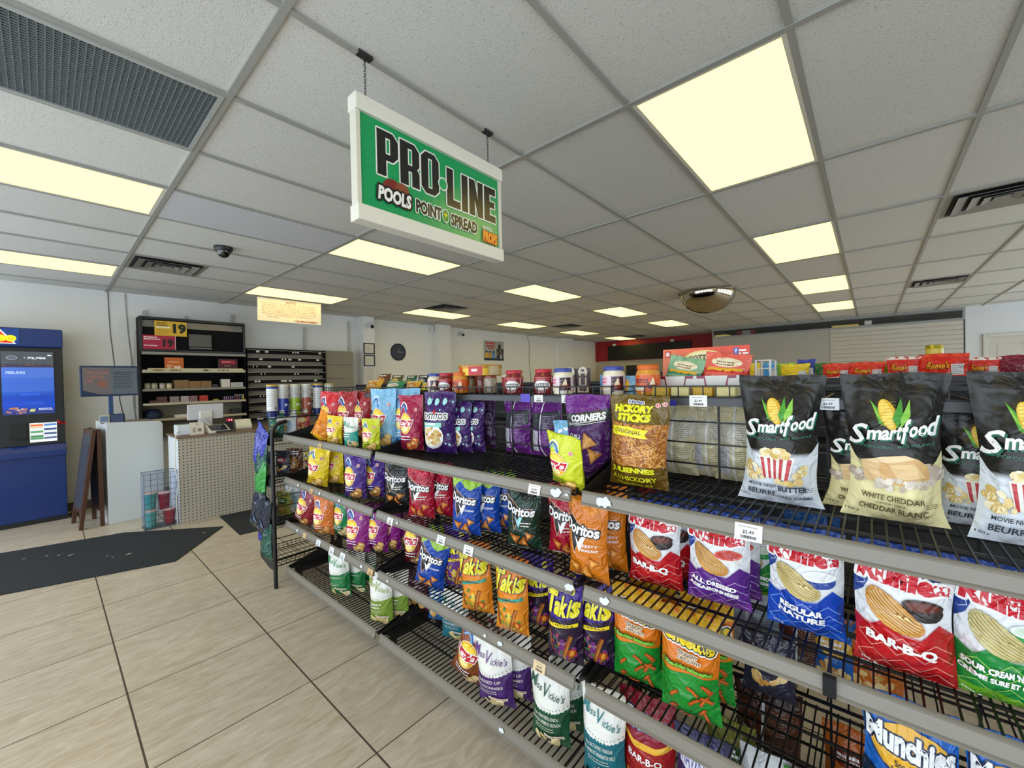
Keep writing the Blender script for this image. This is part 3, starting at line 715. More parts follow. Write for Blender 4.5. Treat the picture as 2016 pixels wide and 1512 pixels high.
def floor_mat():
    m = bpy.data.materials.new('stone_tile'); m.use_nodes = True; nt = m.node_tree; b = nt.nodes['Principled BSDF']
    g = nt.nodes.new('ShaderNodeNewGeometry'); sp = nt.nodes.new('ShaderNodeSeparateXYZ'); nt.links.new(g.outputs['Position'], sp.inputs[0])
    gx = grid_line(nt, sp.outputs[0], 0.2306, 0.6096, 0.0075); gy = grid_line(nt, sp.outputs[1], 0.2766, 0.6096, 0.0055)
    gr = shader_math(nt, 'MAXIMUM', gx, gy)
    # per-tile shift of the veining
    cx = shader_math(nt, 'FLOOR', shader_math(nt, 'DIVIDE', shader_math(nt, 'ADD', sp.outputs[0], 24.384-0.2306), 0.6096)); cy = shader_math(nt, 'FLOOR', shader_math(nt, 'DIVIDE', shader_math(nt, 'ADD', sp.outputs[1], 24.384-0.2766), 0.6096))
    cc = nt.nodes.new('ShaderNodeCombineXYZ'); nt.links.new(cx, cc.inputs[0]); nt.links.new(cy, cc.inputs[1])
    wn = nt.nodes.new('ShaderNodeTexWhiteNoise'); wn.noise_dimensions = '3D'; nt.links.new(cc.outputs[0], wn.inputs['Vector'])
    va = nt.nodes.new('ShaderNodeVectorMath'); va.operation = 'MULTIPLY_ADD'; va.inputs[1].default_value = (7, 7, 7)
    nt.links.new(wn.outputs['Color'], va.inputs[0]); nt.links.new(g.outputs['Position'], va.inputs[2])
    mp = nt.nodes.new('ShaderNodeMapping'); mp.inputs['Rotation'].default_value = (0, 0, 0.5); mp.inputs['Scale'].default_value = (2.2, 7.5, 1)
    nt.links.new(va.outputs[0], mp.inputs[0])
    n1 = nt.nodes.new('ShaderNodeTexNoise'); n1.inputs['Scale'].default_value = 2.2; n1.inputs['Detail'].default_value = 9; n1.inputs['Roughness'].default_value = .62; n1.inputs['Distortion'].default_value = 1.6
    nt.links.new(mp.outputs[0], n1.inputs['Vector'])
    cr = nt.nodes.new('ShaderNodeValToRGB'); e = cr.color_ramp.elements
    e[0].position = .30; e[0].color = (*lin('#b4a68e'), 1); e[1].position = .72; e[1].color = (*lin('#d6cbb9'), 1)
    q = e.new(.5); q.color = (*lin('#c6b9a4'), 1)
    nt.links.new(n1.outputs['Fac'], cr.inputs[0])
    tint = nt.nodes.new('ShaderNodeMapRange'); tint.inputs[3].default_value = .94; tint.inputs[4].default_value = 1.04; nt.links.new(wn.outputs['Value'], tint.inputs[0])
    mm = nt.nodes.new('ShaderNodeMix'); mm.data_type = 'RGBA'; mm.blend_type = 'MULTIPLY'; mm.inputs[0].default_value = 1
    nt.links.new(cr.outputs[0], mm.inputs[6]); nt.links.new(tint.outputs[0], mm.inputs[7])
    nt.links.new(mixc(nt, gr, mm.outputs[2], '#4a4034'), b.inputs['Base Color'])
    nt.links.new(shader_math(nt, 'ADD', shader_math(nt, 'MULTIPLY', gr, .4), .30), b.inputs['Roughness'])
    h = shader_math(nt, 'SUBTRACT', shader_math(nt, 'MULTIPLY', n1.outputs['Fac'], .25), gr)
    bp = nt.nodes.new('ShaderNodeBump'); bp.inputs['Strength'].default_value = .35; bp.inputs['Distance'].default_value = .003
    nt.links.new(h, bp.inputs['Height']); nt.links.new(bp.outputs[0], b.inputs['Normal'])
    return m

def ceiling_mat():
    m = bpy.data.materials.new('acoustic_tile'); m.use_nodes = True; nt = m.node_tree; b = nt.nodes['Principled BSDF']
    g = nt.nodes.new('ShaderNodeNewGeometry'); sp = nt.nodes.new('ShaderNodeSeparateXYZ'); nt.links.new(g.outputs['Position'], sp.inputs[0])
    cx = shader_math(nt, 'FLOOR', shader_math(nt, 'DIVIDE', shader_math(nt, 'SUBTRACT', sp.outputs[0], .544), 1.2192)); cy = shader_math(nt, 'FLOOR', shader_math(nt, 'DIVIDE', shader_math(nt, 'SUBTRACT', sp.outputs[1], 1.425), .6096))
    cc = nt.nodes.new('ShaderNodeCombineXYZ'); nt.links.new(cx, cc.inputs[0]); nt.links.new(cy, cc.inputs[1])
    wn = nt.nodes.new('ShaderNodeTexWhiteNoise'); nt.links.new(cc.outputs[0], wn.inputs['Vector'])
    tint = nt.nodes.new('ShaderNodeMapRange'); tint.inputs[3].default_value = .93; tint.inputs[4].default_value = 1.04; nt.links.new(wn.outputs['Value'], tint.inputs[0])
    n1 = nt.nodes.new('ShaderNodeTexNoise'); n1.inputs['Scale'].default_value = 170; n1.inputs['Detail'].default_value = 2; n1.inputs['Roughness'].default_value = .5
    nt.links.new(g.outputs['Position'], n1.inputs['Vector'])
    pit = nt.nodes.new('ShaderNodeMapRange'); pit.inputs[1].default_value = .28; pit.inputs[2].default_value = .38; nt.links.new(n1.outputs['Fac'], pit.inputs[0])
    mm = nt.nodes.new('ShaderNodeMix'); mm.data_type = 'RGBA'; mm.blend_type = 'MULTIPLY'; mm.inputs[0].default_value = 1
    nt.links.new(mixc(nt, pit.outputs[0], '#9a9894', '#d4d3ce'), mm.inputs[6]); nt.links.new(tint.outputs[0], mm.inputs[7])
    nt.links.new(mm.outputs[2], b.inputs['Base Color']); b.inputs['Roughness'].default_value = .9; b.inputs['Specular IOR Level'].default_value = .15
    bp = nt.nodes.new('ShaderNodeBump'); bp.inputs['Strength'].default_value = .40; bp.inputs['Distance'].default_value = .004
    nt.links.new(n1.outputs['Fac'], bp.inputs['Height']); nt.links.new(bp.outputs[0], b.inputs['Normal'])
    return m

def board_mat(name, color, hole, pitch, r, axes):
    """painted board with a lattice of drilled holes (pegboard)"""
    m = bpy.data.materials.new(name); m.use_nodes = True; nt = m.node_tree; b = nt.nodes['Principled BSDF']
    g = nt.nodes.new('ShaderNodeNewGeometry'); sp = nt.nodes.new('ShaderNodeSeparateXYZ'); nt.links.new(g.outputs['Position'], sp.inputs[0])
    def cell(o):
        f = shader_math(nt, 'MODULO', shader_math(nt, 'ADD', o, pitch*400), pitch); d = shader_math(nt, 'SUBTRACT', f, pitch/2); return shader_math(nt, 'MULTIPLY', d, d)
    d = shader_math(nt, 'ADD', cell(sp.outputs[axes[0]]), cell(sp.outputs[axes[1]]))
    nt.links.new(mixc(nt, shader_math(nt, 'LESS_THAN', d, r*r), color, hole), b.inputs['Base Color']); b.inputs['Roughness'].default_value = .6
    return m

WALL = mat('wall_paint', '#e2e3e1', .7, noise=.03, nscale=3, bump=.05, bscale=120)
WALLB = mat('wall_paint_beige', '#c6bcab', .7, noise=.03, nscale=3)
WHITE = mat('white_paint', '#d4d6d8', .5)
TEE = mat('tee_metal', '#9c9c96', .45)
BLACKM = mat('black_metal', '#141416', .42)
DARK = mat('dark_void', '#0c0c0e', .8)

struct('floor', MB().box((X0-.1, Y0-.1, -.08), (X1+.1, Y1+.1, 0)), floor_mat())
struct('ceiling', MB().box((X0-.1, Y0-.1, CZ), (X1+.1, Y1+.1, CZ+.1)), ceiling_mat())
g = MB()
for i in range(-2, 12):
    x = .544+i*1.2192
    if X0 < x < X1: g.box((x-.013, Y0, CZ-.012), (x+.013, Y1, CZ))
for j in range(-9, 10):
    y = 1.425+j*.6096
    if Y0 < y < Y1: g.box((X0, y-.012, CZ-.010), (X1, y+.012, CZ))
struct('trim_1', g, TEE)
struct('wall_left', MB().box((X0-.1, Y1, 0), (X1+.1, Y1+.12, CZ)), WALL)
b = MB().box((X0, Y1-.012, 0), (3.9, Y1, .10)); b.box((6.1, Y1-.012, 0), (10.4, Y1, .10)); struct('baseboard_left', b, mat('base_rubber', '#5a564e', .6))
struct('wall_back', MB().box((X1, 3.2, 0), (X1+.12, Y1, CZ)), WALLB)
f = MB(); f.box((X0-.1, Y0-.12, 0), (12.0, Y0, .35)).box((X0-.1, Y0-.12, 2.55), (12.0, Y0, CZ)).box((X0-.1, Y0-.12, .35), (2.4, Y0, 2.55))  # wall openings for the added side windows
for k in range(1, 7): f.box((2.34+1.6*k, Y0-.12, .35), (2.46+1.6*k, Y0, 2.55))
struct('wall_right', f, WALL)
struct('wall_partition', MB().box((11.93, Y0, 0), (12.03, -1.40, CZ)), WHITE)
# pilasters along the side wall
for n, (a, c) in enumerate(((3.93, 4.16), (5.70, 6.04), (10.55, 11.10))):
    struct('trim_%d' % (n+2), MB().box((a, 7.09, 0), (c, Y1, CZ)), WALL)
# shop-front glazing along -X
f = MB(); f.box((X0-.1, Y0, 0), (X0, Y1, .18)); f.box((X0-.1, Y0, 2.52), (X0, Y1, CZ))
edges = [Y0+.0+1.9*k for k in range(7)]
for y in edges: f.box((X0-.1, y-.06, .18), (X0, y+.06, 2.52))
struct('wall_front', f, mat('aluminium_frame', '#8a8c8e', .4, .6))
GLASS = bpy.data.materials.new('window_glass'); GLASS.use_nodes = True
nt = GLASS.node_tree; nt.nodes.remove(nt.nodes['Principled BSDF'])
tr = nt.nodes.new('ShaderNodeBsdfTransparent'); gl = nt.nodes.new('ShaderNodeBsdfGlossy'); gl.inputs['Roughness'].default_value = .02
mx = nt.nodes.new('ShaderNodeMixShader'); mx.inputs[0].default_value = .06
nt.links.new(tr.outputs[0], mx.inputs[1]); nt.links.new(gl.outputs[0], mx.inputs[2]); nt.links.new(mx.outputs[0], nt.nodes['Material Output'].inputs[0])
for k in range(6):
    struct('window_%d' % (k+1), MB().box((X0-.055, edges[k]+.06, .18), (X0-.045, edges[k+1]-.06, 2.52)), GLASS)
for k in range(6):  # unseen side windows, added to bring daylight to the back of the room
    struct('window_%d' % (k+8), MB().box((2.40+1.6*k+(.06 if k else 0), Y0-.055, .35), (2.34+1.6*(k+1), Y0-.045, 2.55)), GLASS)
L = bpy.data.lights.new('daylight_portal', 'AREA'); L.shape = 'RECTANGLE'; L.size = 9.6; L.size_y = 2.2  # portal at the added side windows
L.cycles.is_portal = True
lo = bpy.data.objects.new('daylight_portal', L); COL.objects.link(lo); lo.location = (7.2, Y0-.14, 1.45); lo.rotation_euler = (PI/2, 0, 0)
L = bpy.data.lights.new('daylight_portal', 'AREA'); L.shape = 'RECTANGLE'; L.size = 2.34; L.size_y = 11.4
L.cycles.is_portal = True
lo = bpy.data.objects.new('daylight_portal', L); COL.objects.link(lo); lo.location = (X0-.12, (edges[0]+edges[-1])/2, 1.35); lo.rotation_euler = (0, -PI/2, 0)

# ---------------------------------------------------------------- ceiling fittings
def cell(i, j): return .544+i*1.2192, 1.425+j*.6096
LAMP = bpy.data.materials.new('lit_diffuser'); LAMP.use_nodes = True
nt = LAMP.node_tree; nt.nodes.remove(nt.nodes['Principled BSDF']); em = nt.nodes.new('ShaderNodeEmission'); em.inputs[0].default_value = (1.0, .80, .23, 1); em.inputs[1].default_value = PANEL
nt.links.new(em.outputs[0], nt.nodes['Material Output'].inputs[0])
lights = [(1,-2),(3,-2),(5,-2),(7,-2),(-1,3),(-1,7),(1,3),(1,7),(3,3),(3,7),(5,3),(5,7),(7,3),(7,7),(9,7),(7,-7),(3,-7),(-1,-2)]  # the last panel is out of view, added to keep the light consistent
where = {(1,-2): 'nearest to the green hanging sign, large and whole', (3,-2): 'beyond the large one, in line toward the slat wall', (5,-2): 'third from the camera in the line over the shelving', (7,-2): 'last in the line before the slat-wall partition',
 (-1,3): 'beside the egg-crate grille over the entrance mat', (-1,7): 'over the lottery machine, by the wall', (1,3): 'just behind the green hanging sign', (1,7): 'above the yellow notice board', (3,3): 'second in the middle row behind the green sign', (3,7): 'touching a black air vent above the clock wall',
 (5,3): 'third in the middle row, before the dome mirror', (5,7): 'second along the poster wall', (7,3): 'fourth in the middle row, nearest the red wall', (7,7): 'third along the poster wall', (9,7): 'farthest one, in front of the red wall', (7,-7): 'at the edge over the white door wall', (3,-7): 'over the far aisle beside the added side windows', (-1,-2): 'added out of view above the camera position'}
l0 = None
for k, (i, j) in enumerate(lights):
    x, y = cell(i, j); lab = 'warm recessed ceiling light panel ' + where[(i, j)]
    if l0 is None:
        l0 = thing('ceiling_light', lab, 'ceiling light', (x, y, CZ), group='recessed ceiling light panels')
        fr = MB()
        for a in ((.013, .012, 1.206, .03), (.013, .58, 1.206, .598), (.013, .03, .031, .58), (1.188, .03, 1.206, .58)): fr.box((a[0], a[1], -.009), (a[2], a[3], .0))
        ob('frame', fr, mat('fixture_white', '#d8d4c4', .4), l0)
        ob('diffuser', MB().box((.031, .03, -.006), (1.188, .58, -.002)), LAMP, l0)
    else:
        dup(l0, (x, y, CZ), label=lab)
vents = {(0,6): 'beside the black dome camera', (3,6): 'beside a light panel above the clock wall', (6,6): 'far along the poster wall', (3,-4): 'large one over the black popcorn bags', (6,-4): 'smaller one toward the slat-wall partition', (9,6): 'farthest one, in front of the red wall'}
v0 = None
for (i, j), wtxt in vents.items():
    x, y = cell(i, j); lab = 'dusty square four-way ceiling air vent ' + wtxt
    if v0 is None:
        v0 = thing('ceiling_vent', lab, 'air vent', (x+.305, y+.305, CZ), group='square ceiling air vents')
        ob('backing', MB().box((-.285, -.285, -.004), (.285, .285, -.001)), mat('vent_dark', '#17171a', .8), v0)
        def ring(o, wd, z0, z1):
            q = MB()
            for t in range(4):
                c, s = math.cos(t*PI/2), math.sin(t*PI/2)
                def R(p): return (p[0]*c-p[1]*s, p[0]*s+p[1]*c, p[2])
                i_ = o-wd
                q.add([R(p) for p in ((-o, -o, z0), (o, -o, z0), (i_, -i_, z1), (-i_, -i_, z1), (-o, -o, z0-.003), (o, -o, z0-.003), (i_, -i_, z1-.003), (-i_, -i_, z1-.003))],
                      [(0,1,2,3),(7,6,5,4),(0,4,5,1),(2,6,7,3),(1,5,6,2),(3,7,4,0)])
            return q
        vm = mat('vent_grey', '#8a8780', .5, noise=.15, nscale=6)
        ob('frame', ring(.297, .035, -.005, -.005), vm, v0)
        for o, wd, za, zb in ((.235, .055, -.008, -.024), (.160, .050, -.008, -.024), (.095, .045, -.008, -.022)): ob('louvre', ring(o, wd, zb, za), vm, v0)
        ob('centre_plate', MB().box((-.042, -.042, -.020), (.042, .042, -.016)), vm, v0)
    else:
        dup(v0, (x+.305, y+.305, CZ), label=lab)
x, y = cell(-1, 1)
t = thing('return_air_grille', 'long grey egg-crate return air grille set in the ceiling', 'air grille', (x, y, CZ))
ob('backing', MB().box((.015, .014, -.003), (1.204, .596, -.001)), mat('grille_back', '#3c4042', .8), t)
gm = mat('grille_metal', '#8a9294', .45, .3)
q = MB()
for k in range(61): q.box((.018+k*.0196, .014, -.013), (.0205+k*.0196, .596, -.003))
for k in range(37): q.box((.015, .016+k*.0158, -.013), (1.204, .0185+k*.0158, -.003))
ob('core', q, gm, t)
q = MB()
for a in ((.013, .012, 1.206, .03), (.013, .58, 1.206, .598), (.013, .03, .03, .58), (1.189, .03, 1.206, .58)): q.box((a[0], a[1], -.016), (a[2], a[3], -.002))
ob('frame', q, mat('fixture_grey', '#a8aaa6', .45), t)
x, y = cell(0, 3)
tag(ob('ceiling_tile', MB().box((x+.014, y+.013, CZ-.006), (x+1.205, y+.597, CZ-.001)), mat('smooth_tile', '#c6c7ca', .8)), 'smooth plain bluish replacement ceiling tile before the dome camera', 'ceiling tile')
# dome camera
t = thing('dome_camera', 'small black dome security camera under the ceiling', 'security camera', (1.08, 4.33, CZ-.001))
ob('base', MB().lathe([(.072, 0), (.072, -.022), (.06, -.04)], 24), mat('black_plastic', '#16171a', .35), t, smooth=True)
ob('dome', MB().lathe([(.054, -.04), (.050, -.06), (.036, -.082), (.016, -.092), (0, -.094)], 24), mat('smoked_dome', '#08090a', .06, coat=1.0), t, smooth=True)
# mirror dome
t = thing('dome_mirror', 'large half-sphere convex security mirror hanging under the ceiling', 'security mirror', (6.45, 1.80, CZ-.002))
ob('mirror', MB().lathe([(.375*math.cos(a), -.30*math.sin(a)-.02) for a in np.linspace(0, PI/2, 18)], 48), mat('mirror_chrome', '#a89e90', .03, 1.0), t, smooth=True)
ob('rim', MB().lathe([(.375, 0), (.395, 0), (.395, -.022), (.375, -.024)], 48), mat('rim_chrome', '#c8c4bc', .12, 1.0), t, smooth=True)

# ---------------------------------------------------------------- hanging sign
t = thing('hanging_sign', 'green and white lottery game sign hanging on two chains from the ceiling', 'hanging sign', (1.155, 1.42, 2.085))
CREAM = mat('cream_plastic', '#e2e0d4', .4)
ob('top_rail', MB().box((-.392, -.030, .392), (.392, .030, .452)), CREAM, t, bevel=.004)
ob('bottom_rail', MB().box((-.392, -.030, -.010), (.392, .030, .050)), CREAM, t, bevel=.004)
for sx in (-1, 1): ob('side_channel', MB().box((sx*.380-.009, -.022, .05), (sx*.380+.009, .022, .392)), mat('cream_plastic_2', '#d6d4c6', .45), t, bevel=.002)
a = Art(); A_ = .342/.742
n = 18
for k in range(n):   # the green lightens toward one corner
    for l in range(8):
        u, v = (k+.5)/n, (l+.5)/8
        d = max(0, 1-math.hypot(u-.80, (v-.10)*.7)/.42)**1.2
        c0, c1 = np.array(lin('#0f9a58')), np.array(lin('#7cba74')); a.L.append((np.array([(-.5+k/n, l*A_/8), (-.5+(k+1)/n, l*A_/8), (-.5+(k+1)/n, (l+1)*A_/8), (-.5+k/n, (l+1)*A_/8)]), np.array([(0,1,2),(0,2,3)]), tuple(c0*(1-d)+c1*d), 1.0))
def slab(txt, cx, cy, wd, h, o):
    # condensed chamfered block capitals with a white edge, drawn as polygons
    G = {'P': (1, [[(0,0),(0,1),(.75,1),(1,.86),(1,.50),(.75,.36),(.42,.36),(.42,0)], [(.42,.52),(.42,.84),(.60,.84),(.60,.52)]]),
         'R': (1, [[(0,0),(0,1),(.75,1),(1,.86),(1,.52),(.88,.44),(1,.36),(1,0),(.60,0),(.60,.34),(.42,.34),(.42,0)], [(.42,.50),(.42,.84),(.60,.84),(.60,.50)]]),
         'O': (1, [[(0,.14),(0,.86),(.25,1),(.75,1),(1,.86),(1,.14),(.75,0),(.25,0)], [(.41,.16),(.41,.84),(.59,.84),(.59,.16)]]),
         'L': (.88, [[(0,0),(0,1),(.42,1),(.42,.20),(.88,.20),(.88,0)]]), 'I': (.42, [[(0,0),(0,1),(.42,1),(.42,0)]]),
         'N': (1, [[(0,0),(0,1),(.40,1),(.62,.50),(.62,1),(1,1),(1,0),(.62,0),(.40,.46),(.40,0)]]), 'E': (.88, [[(0,0),(0,1),(.88,1),(.88,.80),(.42,.80),(.42,.60),(.80,.60),(.80,.42),(.42,.42),(.42,.20),(.88,.20),(.88,0)]])}
    tot = sum(G[c][0] for c in txt)+.10*(len(txt)-1); sc = wd/tot; x = cx-wd/2
    sh = []
    for ch in txt:
        sh.append([[(x+p_[0]*sc, cy-h/2+p_[1]*h) for p_ in q_] for q_ in G[ch][1]]); x += (G[ch][0]+.10)*sc
    for k in range(12):
        a.inc = .02 if k else 1.0
        for q_ in sh: a.poly([(p_[0]+o*math.cos(k*PI/6), p_[1]+o*math.sin(k*PI/6)) for p_ in q_[0]], '#e8ece4')
    a.inc = 1.0; a.lay += 1; a.inc = 0
    for q_ in sh: a.poly(q_[0], '#1d1c1c')
    a.lay += 1
    for q_ in sh:
        if len(q_) > 1:
            xs, ys = [p_[0] for p_ in q_[1]], [p_[1] for p_ in q_[1]]
            a.rect(min(xs)-.002, min(ys)-.004, max(xs)+.002, max(ys)+.004, '#e8ece4'); 
    a.lay += 1
    for q_ in sh:
        if len(q_) > 1:
            xs, ys = [p_[0] for p_ in q_[1]], [p_[1] for p_ in q_[1]]
            a.rect(min(xs)+.004, min(ys)+.004, max(xs)-.004, max(ys)-.004, '#12985a')
    a.inc = 1.0
slab('PRO', -.205, A_*.665, .40, .235, .008)
slab('LINE', .262, A_*.60, .42, .225, .008)
a.ell(.022, A_*.60, .036, .040, '#e8ece4'); a.ell(.022, A_*.60, .028, .032, '#22a060')
a.ell(-.33, A_*.32, .05, .035, '#7a2a22', rot=.4); a.ell(-.26, A_*.31, .045, .04, '#8a4a30', rot=-.3)
a.text('POOLS', -.305, A_*.205, .20, .075, '#f2f2ee', out='#1a1614', ow=.012, bold=.05, shear=.08)
a.text('POINT', -.085, A_*.20, .18, .075, '#1d1c1c', out='#e4e8dc', ow=.006, bold=.05); a.text('SPREAD', .185, A_*.185, .22, .075, '#1d1c1c', out='#e4e8dc', ow=.006, bold=.05)
a.ell(.035, A_*.20, .028, .042, '#e4e8dc'); a.ell(.035, A_*.20, .022, .036, '#3a8a2a'); a.rect(.022, A_*.205, .048, A_*.22, '#f0d82a'); a.rect(.031, A_*.18, .039, A_*.24, '#f0d82a')
a.text('PROPS', .41, A_*.115, .13, .07, '#f0a020', out='#b8281c', ow=.006, bold=.05, rot=-.05); a.text('PRO PICKS', .385, A_*.235, .085, .024, '#e8e8e0', bold=.03)
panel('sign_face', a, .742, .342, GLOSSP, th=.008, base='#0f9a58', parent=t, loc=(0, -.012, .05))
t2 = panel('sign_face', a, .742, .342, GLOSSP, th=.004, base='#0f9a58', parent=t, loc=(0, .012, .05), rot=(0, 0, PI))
for x in (-.335, .320):
    q = MB(); z0 = .452; z1 = CZ-2.085-.012
    for k in range(int((z1-z0)/.011)):
        zc = z0+.006+k*.011; r = .0045
        pts = [(x+(r*math.cos(u) if k % 2 else 0), (0 if k % 2 else r*math.cos(u)), zc+.0075*math.sin(u)) for u in np.linspace(0, 2*PI, 9)]
        q.tube(pts, .0011, 4, False)
    ob('chain', q, mat('dull_steel', '#55565a', .4, .8), t)
    ob('ceiling_clip', MB().box((x-.028, -.014, z1), (x+.028, .014, z1+.014)).tube([(x, 0, z1), (x, 0, z1-.012)], .004), mat('dark_clip', '#3c3c3e', .5, .5), t)
# management notice hanging under the ceiling
a = Art(); A_ = .32/.86
a.text('NOTICE', 0, A_*.88, .15, .032, '#b0402c', bold=.02)
rows = ['If you look under 40 we may ask to see legally', 'required photo identification to serve the request of', 'identification before serving anyone the items.', 'Please have it ready before you get to the counter.', 'And this management reserves the right to refuse', 'the sale of tobacco products to anyone at any', 'time without explanation to avoid all fines.', 'Your understanding and consideration are', 'appreciated.']
for k, s_ in enumerate(rows): a.text(s_, -.01-.1*(k == 8)*2.6, A_*(.79-.075*k), .86 if k < 7 else (.74 if k == 7 else .18), .021, '#b4583c', bold=.0)
a.text('- THE MANAGEMENT', .24, A_*.085, .40, .032, '#b0402c', bold=.02)
o = panel('notice_board', a, .86, .32, PAPER, base='#faf2e2', back='#f4ead4', loc=(2.39, 6.35, 2.37), rot=(.06, 0, -.02)); tag(o, 'yellowed notice with small red print hung under the ceiling', 'notice')
